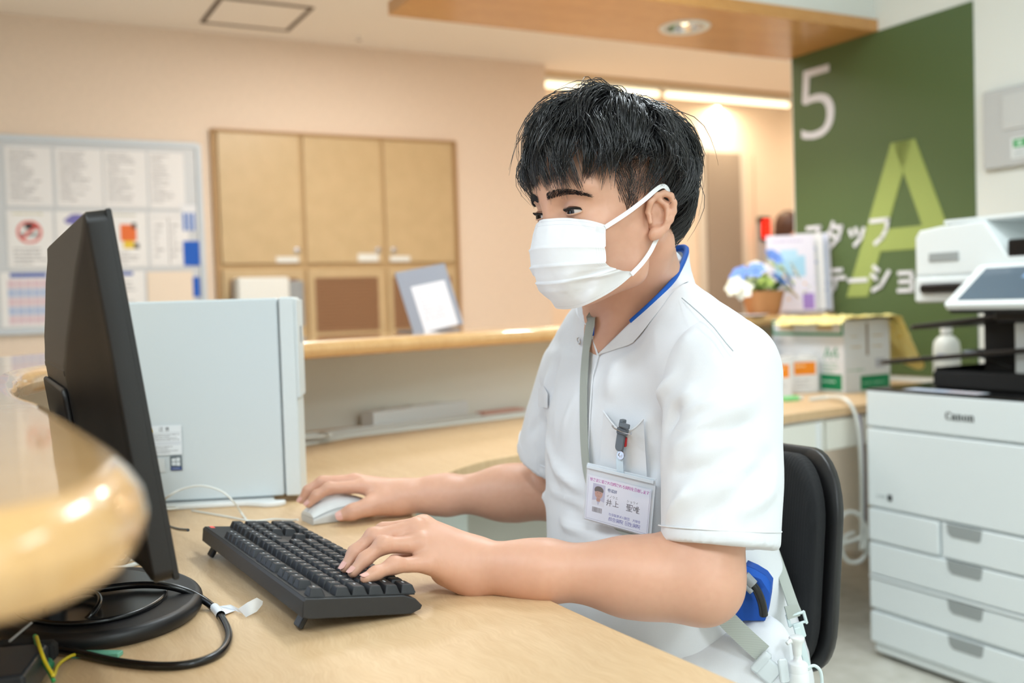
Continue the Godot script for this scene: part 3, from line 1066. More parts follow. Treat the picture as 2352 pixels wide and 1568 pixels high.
	var oval := PackedVector2Array()
	for k in 64:
		var a := TAU * k / 64
		oval.append(Vector2(cos(a) * 0.148, sin(a) * 0.112))
	bs.prism(Transform3D(Basis(), Vector3(0, 0, -0.02)), oval, 0.0, 0.019, 0.008, 1.0, true)
	put("foot", bs, M.black, t)
	var bt := MB.new()
	var oval2 := PackedVector2Array()
	for k in 64:
		var a := TAU * k / 64
		oval2.append(Vector2(cos(a) * 0.115, sin(a) * 0.082))
	bt.prism(Transform3D(Basis(), Vector3(0.0, 0.0185, -0.028)), oval2, 0.0, 0.006, 0.0028, 1.0, true)
	put("foot_plate", bt, M.black_smooth, t)


# ---------------------------------------------------------------- computer case
func computer() -> void:
	var a := deg_to_rad(5.8)
	var t := thing("desktop_computer", "slim white desktop computer case standing upright on a foot plate", "computer", Transform3D(Basis(Vector3.UP, a), Vector3(-0.380, 0.72, -1.80)))
	# x leftwards is negative; front panel is the narrow strip at the right end
	bx("case", M.pc, t, Vector3(-0.172, 0.187, -0.052), Vector3(0.28, 0.352, 0.1), 0.004)
	var fp := bx("front_panel", M.pc_front, t, Vector3(-0.0165, 0.187, -0.052), Vector3(0.028, 0.354, 0.102), 0.004)
	bx("bezel_step", M.pc_front, fp, Vector3(0.0155, 0.085, 0.0), Vector3(0.005, 0.175, 0.096), 0.0015)
	bx("power_button", M.grey_plastic, fp, Vector3(0.0185, 0.11, 0.0), Vector3(0.002, 0.03, 0.012), 0.0006)
	# foot plates
	var ft := MB.new()
	var lobe := PackedVector2Array()
	for p in curve2([Vector2(-0.30, -0.10), Vector2(-0.30, 0.018), Vector2(-0.18, 0.02), Vector2(-0.11, 0.018), Vector2(-0.085, 0.026), Vector2(-0.06, 0.04), Vector2(-0.035, 0.036), Vector2(-0.028, 0.02), Vector2(-0.05, 0.004), Vector2(-0.05, -0.10)], 5):
		lobe.append(p)
	ft.prism(Transform3D(), lobe, 0.0, 0.009, 0.003, 1.0, true)
	put("foot_plate", ft, M.white_plastic, t)
	bx("foot_pad", mat(rgb(150, 128, 98), 0.7), t, Vector3(-0.035, 0.0065, -0.04), Vector3(0.05, 0.013, 0.05), 0.003)
	# stickers on the side
	var z := 0.0
	var rng := RandomNumberGenerator.new()
	rng.seed = 14
	var im := Image.create(200, 170, false, Image.FORMAT_RGB8)
	im.fill(Color(0.90, 0.92, 0.93))
	im.fill_rect(Rect2i(6, 40, 188, 3), Color(0.78, 0.8, 0.82))
	im.fill_rect(Rect2i(6, 92, 188, 22), Color(0.84, 0.86, 0.88))
	for y in range(12, 36):
		var w := int((y - 10) * 0.55)
		im.fill_rect(Rect2i(30 - w, y, w * 2, 1), Color(0.93, 0.78, 0.12))
	im.fill_rect(Rect2i(29, 19, 3, 9), Color(0.2, 0.18, 0.1))
	im.fill_rect(Rect2i(29, 30, 3, 3), Color(0.2, 0.18, 0.1))
	draw_glyphs(im, "注意", Vector2(78, 10), 24, Color(0.25, 0.26, 0.28), 34)
	print_lines(im, Rect2i(12, 48, 176, 40), 4, Color(0.35, 0.36, 0.38), rng, 0.95)
	print_lines(im, Rect2i(12, 118, 176, 46), 4, Color(0.35, 0.36, 0.38), rng, 0.9)
	var st := sheet("caution_label", t, 0.062, 0.052, im, Transform3D(Basis(), Vector3(-0.236, 0.12, z)))
	st.set_meta("label", "white caution sticker with yellow triangle")
	var im2 := Image.create(110, 60, false, Image.FORMAT_RGB8)
	im2.fill(Color(0.84, 0.86, 0.86))
	print_lines(im2, Rect2i(4, 4, 66, 50), 5, Color(0.4, 0.42, 0.44), rng, 0.9)
	sheet("serial_label", t, 0.035, 0.025, im2, Transform3D(Basis(), Vector3(-0.253, 0.077, z)))
	var im3 := Image.create(64, 84, false, Image.FORMAT_RGB8)
	im3.fill(Color(0.36, 0.40, 0.42))
	for q in 4:   # four slanted panes over a blue strip
		for x in 22:
			var gx := 8 + (q % 2) * 25 + x
			var top := 10 + (q / 2) * 26 + (int((52 - gx) * 0.12) if q < 2 else 0)
			var bot := 32 + (q / 2) * 26 - (int((52 - gx) * 0.12) if q >= 2 else 0)
			im3.fill_rect(Rect2i(gx, top, 1, bot - top), Color(0.86, 0.89, 0.9))
	im3.fill_rect(Rect2i(0, 62, 64, 22), Color(0.12, 0.2, 0.42))
	im3.fill_rect(Rect2i(8, 70, 46, 5), Color(0.6, 0.66, 0.8))
	sheet("system_label", t, 0.0195, 0.0255, im3, Transform3D(Basis(), Vector3(-0.2165, 0.079, z)))


# ---------------------------------------------------------------- keyboard
func keyboard() -> void:
	var tiltb := Basis(Vector3.UP, deg_to_rad(120)) * Basis(Vector3.RIGHT, deg_to_rad(7.5))
	var t := thing("keyboard", "black full-size keyboard tilted on its feet under the nurse's left hand", "keyboard", Transform3D(tiltb, Vector3(-0.277, 0.7298, -1.266)))
	# local: x along the rows (far end = number pad), z towards the nurse
	var prof := PackedVector2Array([Vector2(-0.068, 0.002), Vector2(-0.0685, 0.019), Vector2(-0.066, 0.0215), Vector2(0.046, 0.0205), Vector2(0.060, 0.0165), Vector2(0.0685, 0.009), Vector2(0.067, 0.005), Vector2(0.056, 0.0), Vector2(-0.06, 0.0)])
	var mb := MB.new()
	# prism axes: poly (x,y) -> local (x, ., y): turn so that the outline is z/y and the extrusion runs along x
	mb.prism(Transform3D(Basis(Vector3(0, 0, 1), Vector3(1, 0, 0), Vector3(0, 1, 0)), Vector3.ZERO), prof, -0.2185, 0.2185, 0.0012)
	put("case", mb, M.kb_case, t)
	bx("key_bed", mat(rgb(26, 27, 29), 0.6), t, Vector3(0, 0.0212, -0.003), Vector3(0.43, 0.002, 0.126), 0.0005)
	for s in [-1, 1]:
		var f := bx("foot", M.black, t, Vector3(s * 0.19, -0.006, -0.058), Vector3(0.018, 0.02, 0.006), 0.0015, Basis(Vector3.RIGHT, deg_to_rad(25)))
		f.set_meta("label", "folding rear foot")
	bx("indicator", mat(rgb(230, 60, 50), 0.4, {"emission_enabled": true, "emission": Color(0.9, 0.15, 0.1), "emission_energy_multiplier": 0.5}), t, Vector3(0.209, 0.0218, -0.058), Vector3(0.014, 0.001, 0.006), 0.0002)
	# relief strain of the cable
	var sr := MB.new()
	for k in 5:
		sr.tube(PackedVector3Array([Vector3(0.2185 + k * 0.0055, 0.013, -0.055), Vector3(0.2225 + k * 0.0055, 0.013, -0.055)]), [0.0042 - k * 0.0002], 12)
	sr.tube(PackedVector3Array([Vector3(0.216, 0.013, -0.055), Vector3(0.25, 0.013, -0.055)]), [0.0028], 10)
	put("strain_relief", sr, M.black_smooth, t)
	var u := 0.01905
	var x0 := -0.2145
	var keys := []   # [x, row, width, legend, height in rows]
	keys.append([0.0, 0.0, 1.0, "Esc"])
	for k in 4:
		keys.append([2.0 + k, 0.0, 1.0, "F%d" % (k + 1)])
		keys.append([6.5 + k, 0.0, 1.0, "F%d" % (k + 5)])
		keys.append([11.0 + k, 0.0, 1.0, "F%d" % (k + 9)])
	var add_row := func(row: float, start: float, seq: Array) -> void:
		var x := start
		for q in seq:
			keys.append([x, row, q[1], q[0]])
			x += q[1]
	var ones := func(s: String) -> Array:
		var out := []
		for c in s:
			out.append([c, 1.0])
		return out
	add_row.call(1.5, 0.0, ones.call("`1234567890-^\\") + [["BS", 1.0]])
	add_row.call(2.5, 0.0, [["Tab", 1.5]] + ones.call("QWERTYUIOP@[") + [["", 1.5]])
	add_row.call(3.5, 0.0, [["Caps", 1.75]] + ones.call("ASDFGHJKL;:]") + [["Enter", 1.25]])
	add_row.call(4.5, 0.0, [["Shift", 2.25]] + ones.call("ZXCVBNM,./_") + [["Shift", 1.75]])
	add_row.call(5.5, 0.0, [["Ctrl", 1.5], ["", 1.0], ["Alt", 1.25], ["", 1.25], ["", 3.75], ["", 1.25], ["", 1.25], ["Alt", 1.25], ["", 1.0], ["Ctrl", 1.5]])
	for k in 3:
		keys.append([15.25 + k, 0.0, 1.0, ["Prt", "Scr", "Brk"][k]])
		keys.append([15.25 + k, 1.5, 1.0, ["Ins", "Hm", "Up"][k]])
		keys.append([15.25 + k, 2.5, 1.0, ["Del", "End", "Dn"][k]])
		keys.append([15.25 + k, 5.5, 1.0, ["<", "v", ">"][k]])
	keys.append([16.25, 4.5, 1.0, "^"])
	for r in 4:
		for k in 3:
			keys.append([18.5 + k, 1.5 + r, 1.0, [["Nm", "/", "*"], ["7", "8", "9"], ["4", "5", "6"], ["1", "2", "3"]][r][k]])
	keys.append([21.5, 1.5, 1.0, "-"])
	keys.append([21.5, 2.5, 1.0, "+", 2.0])
	keys.append([21.5, 4.5, 1.0, "Ent", 2.0])
	keys.append([18.5, 5.5, 2.0, "0"])
	keys.append([20.5, 5.5, 1.0, "."])
	var shapes := {}
	var letters := {}
	var font := SystemFont.new()
	font.font_names = PackedStringArray(["Droid Sans"])
	for kk in keys:
		var hh: float = kk[4] if kk.size() > 4 else 1.0
		var id := "%.2f_%.1f" % [kk[2], hh]
		if not shapes.has(id):
			var km := MB.new()
			var w: float = kk[2] * u - 0.0012
			var d: float = hh * u - 0.0012
			var rows := []
			for l in [[0.0, 0.0, 0.0012], [0.0006, 0.002, 0.0014], [0.0024, 0.0075, 0.002], [0.0031, 0.0086, 0.002], [0.0040, 0.0089, 0.002]]:
				var ring := PackedVector3Array()
				for p in round_poly(w - l[0] * 2, d - l[0] * 2, l[2], 2):
					ring.append(Vector3(p.x, l[1] - (0.0006 * (1.0 - pow(p.x / (w * 0.5), 2.0)) if l[0] > 0.003 else 0.0), p.y - l[0] * 0.3))
				rows.append(ring)
			km.grid(rows, true)
			km.fan(rows[4], Vector3(0, 0.0083, -0.001))
			shapes[id] = km.done()
		var o := mesh_node("key", shapes[id], M.key, t)
		o.position = Vector3(x0 + (kk[0] + kk[2] * 0.5) * u, 0.0222, -0.0615 + (kk[1] + hh * 0.5) * u)
		var s: String = kk[3]
		if s != "":
			if not letters.has(s):
				var tm := TextMesh.new()
				tm.font = font
				tm.font_size = 32
				tm.pixel_size = 0.00013 if s.length() == 1 else 0.00008
				tm.depth = 0.0002
				tm.curve_step = 3.0
				tm.text = s
				letters[s] = tm
			var lg := mesh_node("legend", letters[s], M.legend, o)
			lg.transform = Transform3D(Basis(Vector3.RIGHT, -PI / 2), Vector3(-0.002 if s.length() == 1 else 0.0, 0.0090, -0.002))


# ---------------------------------------------------------------- mouse
func mouse_thing() -> void:
	var t := thing("computer_mouse", "white wired computer mouse under the nurse's right hand", "mouse", Transform3D(Basis(Vector3.UP, deg_to_rad(122)), Vector3(-0.288, 0.72, -1.645)))
	# local z towards the nurse (rear), -z is the button end
	var sect := func(z: float) -> Array:   # half width, height
		var k := (z + 0.056) / 0.112
		return [lerpf(0.027, 0.0315, smoothstep(0.0, 0.7, k)) * (1.0 if k < 0.75 else sqrt(maxf(0.0, 1.0 - pow((k - 0.75) / 0.252, 2.0)))), 0.017 + 0.0205 * sin(PI * clampf(pow(k, 0.8) * 0.92, 0, 1)) ]
	var lower := []
	var upper := []
	for j in 25:
		var z := -0.056 + 0.112 * j / 24.0
		var wh: Array = sect.call(z)
		var w: float = maxf(wh[0], 0.001)
		var h: float = wh[1] * (1.0 if j < 20 else sqrt(maxf(0.02, 1.0 - pow((j - 19.0) / 5.3, 2.0))))
		var side := 0.011 + 0.013 * sin(PI * clampf(float(j) / 24.0, 0, 1))
		side = minf(side, h * 0.8)
		lower.append(PackedVector3Array([Vector3(-w * 0.2, 0, z), Vector3(-w * 0.94, 0.0, z), Vector3(-w, 0.003, z), Vector3(-w, side * 0.6, z), Vector3(-w * 0.985, side, z), Vector3(0, side, z), Vector3(w * 0.985, side, z), Vector3(w, side * 0.6, z), Vector3(w, 0.003, z), Vector3(w * 0.94, 0.0, z), Vector3(w * 0.2, 0, z)]))
		var top := PackedVector3Array()
		for i in 17:
			var a := -1.0 + 2.0 * i / 16.0
			top.append(Vector3(a * w * 0.995, side + 0.0006 + (h - side) * pow(maxf(0.0, 1.0 - pow(absf(a), 3.2)), 0.75), z))
		upper.append(top)
	var lo := MB.new()
	lo.grid(lower, true)
	lo.fan(lower[0], Vector3(0, 0.006, -0.056))
	put("lower_shell", lo, mat(rgb(212, 212, 208), 0.45), t)
	var up := MB.new()
	up.grid(upper)
	up.fan(upper[0], Vector3(0, 0.012, -0.0562))
	put("top_shell", up, M.white_plastic, t)
	var sp := MB.new()
	var line := PackedVector3Array()
	for j in 11:
		var wh: Array = sect.call(-0.056 + 0.112 * j / 24.0)
		line.append(Vector3(0, wh[1] + 0.0002, -0.056 + 0.112 * j / 24.0))
	sp.band(line, PackedVector3Array([Vector3.UP]), 0.001, 0.0012)
	put("button_seam", sp, M.grey_plastic, t)
	var wl := MB.new()
	wl.lathe(Transform3D(Basis(Vector3.BACK, PI / 2), Vector3(0.003, 0.024, -0.034)), PackedVector2Array([Vector2(0.0, 0.0), Vector2(0.008, 0.0), Vector2(0.009, 0.001), Vector2(0.009, 0.005), Vector2(0.008, 0.006), Vector2(0.0, 0.006)]), 20, false)
	put("scroll_wheel", wl, M.grey_plastic, t)


# ---------------------------------------------------------------- cables on the desk
func cord(called: String, label: String, ctrl: Array, r: float, m: Material, per := 8, group := "") -> MeshInstance3D:
	var mb := MB.new()
	mb.tube(curve_pts(ctrl, per), [r], 10)
	var o := put(called, mb, m)
	tag(o, label, "cable", group)
	return o


func dk(x: float, y: float, r: float, lift := 0.0) -> Vector3:   # a cable point resting on the desk, by the place where it is seen
	return level(x, y, 0.72 + r + lift)


func cables() -> void:
	var r := 0.0042
	cord("power_cable", "thick black power cable looping across the desk in front of the monitor foot", [dk(60, 1372, r, 0.02), dk(150, 1362, r, 0.026), dk(230, 1352, r, 0.026), dk(310, 1343, r, 0.026), dk(380, 1345, r, 0.025), dk(440, 1362, r, 0.014), dk(490, 1395, r), dk(519, 1436, r), dk(524, 1470, r), dk(500, 1502, r), dk(440, 1524, r), dk(360, 1529, r), dk(260, 1518, r), dk(170, 1497, r, 0.002), dk(105, 1487, r, 0.006)], r, M.black_smooth)
	cord("signal_cable", "thin black cable curling over the monitor foot", [dk(-40, 1400, .003, 0.028), dk(60, 1388, .003, 0.028), dk(150, 1372, .003, 0.028), dk(190, 1360, .003, 0.03), dk(222, 1364, .003, 0.03), dk(228, 1385, .003, 0.03), dk(200, 1420, .003, 0.02), dk(150, 1450, .003, 0.004), dk(100, 1475, .003, 0.002), dk(60, 1495, .003, 0.014)], 0.003, M.black_smooth)
	cord("keyboard_cable", "black cable leaving the number pad end of the keyboard", [dk(432, 1217, .0022, 0.036), dk(410, 1215, .0022, 0.022), dk(380, 1208, .0022, 0.006), dk(330, 1205, .0022), dk(260, 1215, .0022)], 0.0022, M.black_smooth)
	cord("mouse_cable", "thin white mouse cable running behind the keyboard", [dk(684, 1193, .0016, 0.008), dk(668, 1194, .0016, 0.003), dk(630, 1192, .0016), dk(580, 1196, .0016), dk(520, 1186, .0016), dk(440, 1172, .0016)], 0.0016, M.cord_white)
	cord("white_cord", "thin white cord arching up in front of the computer case", [dk(570, 1200, .0017), dk(556, 1180, .0017, 0.003), at(535, 1150, 1.66), at(505, 1126, 1.66), at(460, 1115, 1.665), at(415, 1124, 1.67), at(383, 1142, 1.675), dk(350, 1165, .0017)], 0.0017, M.cord_white)
	var c2 := []
	for k in 26:
		var a := TAU * k / 11.0
		c2.append(level(384, 1166, 0.7225 + k * 0.0006) + Vector3(cos(a) * 0.017, 0, sin(a) * 0.011))
	cord("coiled_white_cord", "small coil of white cord at the foot of the computer case", c2, 0.0016, M.cord_white, 4)
	# pale cords and one grey cable behind the monitor's neck
	for k in 4:
		var y: float = 1252.0 + k * 15.0
		cord("pale_cord", ["uppermost white cord behind the monitor neck", "second white cord from the top behind the monitor neck", "third white cord from the top behind the monitor neck", "lowest white cord behind the monitor neck"][k], [dk(150, y + 14, .003), dk(215, y + 4, .003, 0.002), dk(250, y + (6 if k % 2 else -2), .003), dk(285, y + 5, .003), dk(330, y - 8, .003)], 0.0032, M.cord_white, 8, "white cords behind the monitor")
	cord("grey_cable", "grey cable hanging in a bend behind the monitor", [at(225, 1215, 1.4), at(240, 1258, 1.39), at(258, 1285, 1.38), at(276, 1293, 1.38), at(292, 1284, 1.385), at(305, 1255, 1.4)], 0.0042, mat(rgb(126, 118, 108), 0.4))
	# white bundle at the back of the desk
	for k in 3:
		cord("back_cord", ["front white cord running along the back of the desk", "middle white cord running along the back of the desk", "rear white cord running along the back of the desk"][k], [dk(690, 1022 - k * 11, .005), dk(735, 1014 - k * 9, .005), dk(800, 1002 - k * 8, .005), dk(900, 990 - k * 7, .005), dk(1000, 978 - k * 7, .005), dk(1100, 966 - k * 7, .005), dk(1210, 953 - k * 7, .005)], 0.005, M.cord_white, 6, "white cords along the desk")
	var cb := []
	for k in 40:
		var a := TAU * k / 13.0
		cb.append(level(722, 1000, 0.727 + k * 0.0005) + Vector3(cos(a) * 0.04, 0, sin(a) * 0.035 + 0.006 * sin(k * 1.7)))
	cord("cord_coil", "loose coil of white cord beside the computer case", cb, 0.0042, M.cord_white, 4)
	# tape flag on the power cable
	var tp := thing("tape_flag", "white tape flag wrapped round the black power cable", "tape", Transform3D(Basis(), dk(500, 1402, r)))
	var tb := MB.new()
	tb.tube(PackedVector3Array([dk(493, 1395, r), dk(500, 1403, r), dk(507, 1413, r)]), [0.0052], 14, false)
	put_world("wrap", tb, M.white_plastic, tp)
	var fl := MB.new()
	var a0 := dk(500, 1392, 0.004)
	var a1 := dk(512, 1412, 0.003)
	fl.grid([PackedVector3Array([a0, a1]), PackedVector3Array([dk(530, 1388, 0.008), dk(540, 1402, 0.001)]), PackedVector3Array([dk(548, 1397, 0.006), dk(556, 1408, 0.001)]), PackedVector3Array([dk(568, 1383, 0.016), dk(565, 1417, 0.001)]), PackedVector3Array([dk(590, 1372, 0.02), dk(590, 1404, 0.004)]), PackedVector3Array([dk(604, 1380, 0.014), dk(603, 1388, 0.01)])])
	put_world("tail", fl, mat(rgb(236, 236, 234), 0.3), tp)
	# plug, earth wire and adapter in the corner
	var pg := thing("power_plug", "black power plug with a green and yellow earth wire at the near corner", "plug", Transform3D(Basis(Vector3.UP, deg_to_rad(10)), level(60, 1500, 0.735)))
	var pb := MB.new()
	pb.box(Transform3D(Basis(), Vector3(-0.012, 0.0, 0)), Vector3(0.05, 0.026, 0.026), 0.005)
	pb.box(Transform3D(Basis(), Vector3(0.018, 0.0, 0)), Vector3(0.02, 0.02, 0.02), 0.004)
	put("plug_body", pb, M.black_matte, pg)
	var ew := MB.new()
	ew.tube(curve_pts([level(80, 1460, 0.752), level(88, 1490, 0.75), level(100, 1520, 0.742), level(115, 1545, 0.735), level(124, 1566, 0.728)], 6), [0.002], 8)
	put_world("earth_wire", ew, mat(rgb(60, 168, 92), 0.4), pg)
	var ey := MB.new()
	ey.tube(curve_pts([level(84, 1462, 0.7545), level(93, 1492, 0.7525), level(104, 1520, 0.7445), level(118, 1544, 0.7375), level(124, 1550, 0.734), level(135, 1525, 0.73), level(165, 1505, 0.726), level(205, 1498, 0.723)], 6), [0.0017], 8)
	put_world("earth_stripe", ey, mat(rgb(222, 198, 40), 0.4), pg)
	var eg := MB.new()
	eg.ellipsoid(Transform3D(Basis(), level(95, 1528, 0.73)), Vector3(0.012, 0.008, 0.01))
	put_world("clip", eg, mat(rgb(20, 110, 70), 0.5), pg)
	var ad := bx("power_adapter", mat(rgb(40, 46, 52), 0.4), self, level(5, 1555, 0.737), Vector3(0.06, 0.03, 0.09), 0.004, Basis(Vector3.UP, deg_to_rad(12)))
	tag(ad, "dark grey power adapter block at the near left corner of the desk", "adapter")
	var pin := MB.new()
	pin.tube(PackedVector3Array([level(22, 1472, 0.76), level(72, 1430, 0.765)]), [0.0013], 8)
	var po := put("cable_tie", pin, mat(rgb(150, 146, 140), 0.3))
	tag(po, "short pale cable tie end sticking up by the black plug", "cable tie")
	var gt := bx("green_tag", mat(rgb(110, 178, 150), 0.5), self, level(222, 1502, 0.7225), Vector3(0.05, 0.005, 0.012), 0.001, Basis(Vector3.UP, deg_to_rad(-5)))
	tag(gt, "small pale green tag lying behind the black power cable", "tag")


# ---------------------------------------------------------------- office chair
func chair() -> void:
	var face := Vector3(-0.866, 0, 0.5)
	var cb := Basis(Vector3.UP, deg_to_rad(-60))   # local z = the way the sitter faces, x = the sitter's left
	var t := thing("office_chair", "black mesh office chair behind the seated nurse", "chair", Transform3D(cb, Vector3(0.315, 0.0, -1.535)))
	var fabric := mat(rgb(17, 18, 21), 0.85, {"heightmap_enabled": true, "heightmap_texture": weave(), "heightmap_scale": 0.05, "uv1_triplanar": true, "uv1_scale": Vector3(9, 9, 9)})
	# curved back pad
	var pad := func(w: float, h: float, zf: float, zb: float) -> MB:
		var m := MB.new()
		var rim := round_poly(w, h, 0.085, 8)
		var bend := func(p: Vector2, z: float) -> Vector3:
			return Vector3(p.x, 0.688 + p.y, z + 0.055 * pow(p.x / (w * 0.5), 2.0) * 1.0 - 0.03 * (p.y / h))
		var rows := []
		for l in [[0.0, zf], [0.35, zf], [0.7, zf], [0.93, zf - 0.004], [0.99, zf - 0.012], [1.0, (zf + zb) / 2], [0.99, zb + 0.008], [0.94, zb], [0.5, zb], [0.0, zb]]:
			var ring := PackedVector3Array()
			for p in rim:
				ring.append(bend.call(p * l[0], l[1]))
			rows.append(ring)
		m.grid(rows, true)
		return m
	put("back_pad", pad.call(0.43, 0.295, 0.0, -0.04), fabric, t)
	put("back_shell", pad.call(0.452, 0.31, -0.028, -0.062), M.black, t)
	var st := MB.new()
	st.tube(curve_pts([Vector3(0, 0.66, -0.055), Vector3(0, 0.5, -0.075), Vector3(0, 0.40, -0.03), Vector3(0, 0.385, 0.12)], 6), [0.02], 10)
	put("back_post", st, M.black, t)
	var seat := MB.new()
	var rows := []
	for l in [[0.0, 0.0], [0.97, 0.0], [1.0, 0.02], [0.985, 0.055], [0.9, 0.068], [0.5, 0.07], [0.0, 0.07]]:
		var ring := PackedVector3Array()
		for p in round_poly(0.47, 0.45, 0.09, 6):
			ring.append(Vector3(p.x * l[0], 0.375 + l[1], 0.22 + p.y * l[0]))
		rows.append(ring)
	seat.grid(rows, true)
	put("seat", seat, fabric, t)
	var col := MB.new()
	col.lathe(Transform3D(Basis(), Vector3(0, 0, 0.2)), PackedVector2Array([Vector2(0.05, 0.375), Vector2(0.05, 0.355), Vector2(0.022, 0.34), Vector2(0.022, 0.2), Vector2(0.03, 0.2), Vector2(0.03, 0.07), Vector2(0.0, 0.07)]), 20, false)
	put("gas_column", col, M.black_smooth, t)
	for k in 5:
		var a := TAU * k / 5 + 0.4
		var d := Vector3(cos(a), 0, sin(a))
		var leg := MB.new()
		leg.tube(PackedVector3Array([Vector3(0, 0.1, 0.2), Vector3(0, 0.095, 0.2) + d * 0.12, Vector3(0, 0.075, 0.2) + d * 0.29]), [0.025, 0.022, 0.015], 8)
		var lo := put("leg", leg, M.black, t)
		var w := MB.new()
		w.lathe(Transform3D(Basis(Vector3.UP, -a) * Basis(Vector3.RIGHT, PI / 2), Vector3(0, 0.028, 0.2) + d * 0.29), PackedVector2Array([Vector2(0.0, -0.018), Vector2(0.024, -0.018), Vector2(0.028, -0.01), Vector2(0.028, 0.01), Vector2(0.024, 0.018), Vector2(0.0, 0.018)]), 16, false)
		w.tube(PackedVector3Array([Vector3(0, 0.03, 0.2) + d * 0.29, Vector3(0, 0.08, 0.2) + d * 0.29]), [0.006], 8)
		put("caster", w, M.black, lo)


func weave() -> ImageTexture:
	var im := Image.create(128, 128, false, Image.FORMAT_L8)
	for y in 128:
		for x in 128:
			var v := 0.5 + 0.5 * sin(TAU * x / 8.0) * (1.0 if (y / 8) % 2 == 0 else -1.0) * sin(TAU * y / 16.0)
			im.set_pixel(x, y, Color(v, v, v))
	return ImageTexture.create_from_image(im)


# ---------------------------------------------------------------- printer
func printer() -> void:
	var pb := Basis(Vector3.UP, deg_to_rad(-62))
	var t := thing("office_printer", "tall white office copier with paper drawers and a tilted touch screen", "printer", Transform3D(pb, R(2.281, 0.0, 2.119)))
	var w := 0.62
	var d := 0.72
	var white := mat(rgb(234, 240, 241), 0.42)
	var white2 := mat(rgb(238, 243, 243), 0.4)
	var gap := white
	bx("core", gap, t, Vector3(w / 2, 0.405, -d / 2 - 0.006), Vector3(w - 0.012, 0.74, d - 0.012), 0.004)
	bx("side_cover", white, t, Vector3(0.004, 0.405, -d / 2 - 0.012), Vector3(0.008, 0.745, d - 0.03), 0.003)
	var panels := [["top_panel", 0.674, 0.778], ["front_door", 0.4425, 0.669], ["lower_drawer", 0.2445, 0.338], ["lower_drawer", 0.1445, 0.2315], ["lower_drawer", 0.045, 0.1365]]
	for p in panels:
		bx(p[0], white, t, Vector3(w / 2, (p[1] + p[2]) / 2, -0.01), Vector3(w, p[2] - p[1], 0.024), 0.005)
	bx("upper_drawer", white, t, Vector3(0.123, 0.390, -0.01), Vector3(0.244, 0.094, 0.024), 0.004)
	bx("upper_drawer", white, t, Vector3(0.437, 0.390, -0.01), Vector3(0.366, 0.094, 0.024), 0.004)
	bx("trim_line", white2, t, Vector3(w / 2, 0.238, -0.008), Vector3(w, 0.007, 0.022), 0.002)
	# base rounded under the lowest drawer
	bx("plinth", white2, t, Vector3(w / 2, 0.028, -d / 2), Vector3(w - 0.006, 0.032, d - 0.01), 0.012)
	for q in [0.05, 0.57]:
		for z in [-0.06, -0.64]:
			var c := MB.new()
			c.lathe(Transform3D(Basis(), Vector3(q, 0.0, z)), PackedVector2Array([Vector2(0.0, 0.0), Vector2(0.02, 0.0), Vector2(0.022, 0.006), Vector2(0.022, 0.016)]), 14, false)
			put("caster", c, M.black_matte, t)
	var grey := mat(rgb(160, 165, 165), 0.5)
	for k in 4:   # recessed grips
		var y: float = [0.420, 0.321, 0.2145, 0.1185][k]
		var g := MB.new()
		g.prism(Transform3D(Basis(Vector3.RIGHT, PI / 2), Vector3(0.325, y, 0.0025)), PackedVector2Array([Vector2(-0.055, -0.017), Vector2(0.055, -0.017), Vector2(0.05, 0.012), Vector2(0.042, 0.017), Vector2(-0.038, 0.017), Vector2(-0.05, 0.008)].map(func(p): return Vector2(p.x, p.y))), -0.0005, 0.0005, 0.0)
		put("grip", g, grey, t)
	fitted_text("maker_name", "Canon", "Droid Serif", true, 0.088, 0.021, 0.0012, mat(rgb(30, 32, 34), 0.5), t, Transform3D(Basis(), Vector3(0.318, 0.7265, 0.0025)))
	bx("badge", mat(rgb(50, 54, 58), 0.4), t, Vector3(0.083, 0.477, 0.003), Vector3(0.015, 0.017, 0.002), 0.0005)
	fitted_text("model_text", "C359", "Droid Sans", false, 0.03, 0.008, 0.0008, mat(rgb(170, 178, 180), 0.5), t, Transform3D(Basis(), Vector3(0.052, 0.477, 0.0024)))
	# top deck, output trays
	bx("deck", M.black_smooth, t, Vector3(w / 2, 0.7815, -d / 2), Vector3(w, 0.006, d), 0.002)
	var im := Image.create(200, 40, false, Image.FORMAT_RGB8)
	im.fill(Color(0.82, 0.86, 0.9))
	var rng := RandomNumberGenerator.new()
	rng.seed = 4
	print_lines(im, Rect2i(6, 4, 110, 32), 3, Color(0.3, 0.45, 0.75), rng, 0.9)
	print_lines(im, Rect2i(110, 4, 84, 32), 3, Color(0.75, 0.4, 0.4), rng, 0.9)
	sheet("instruction_label", t, 0.24, 0.055, im, Transform3D(Basis(Vector3.RIGHT, -PI / 2), Vector3(0.23, 0.785, -0.05)))
	var tray := MB.new()
	tray.prism(Transform3D(Basis(Vector3(1, 0.10, 0).normalized(), Vector3(-0.10, 1, 0).normalized(), Vector3.BACK), Vector3(0.0, 0.862, -0.35)), PackedVector2Array([Vector2(-0.10, -0.22), Vector2(-0.03, -0.3), Vector2(0.56, -0.3), Vector2(0.56, 0.24), Vector2(-0.03, 0.24), Vector2(-0.1, 0.18)]), -0.014, 0.0, 0.003)
	put("output_tray", tray, M.black, t)
	var rampm := MB.new()
	rampm.prism(Transform3D(Basis(Vector3(1, -0.28, 0).normalized(), Vector3(0.28, 1, 0).normalized(), Vector3.BACK), Vector3(0.12, 0.842, -0.35)), PackedVector2Array([Vector2(0, -0.25), Vector2(0.3, -0.25), Vector2(0.3, 0.2), Vector2(0, 0.2)]), -0.01, 0.0, 0.003)
	put("tray_ramp", rampm, M.black, t)
	var tray2 := MB.new()
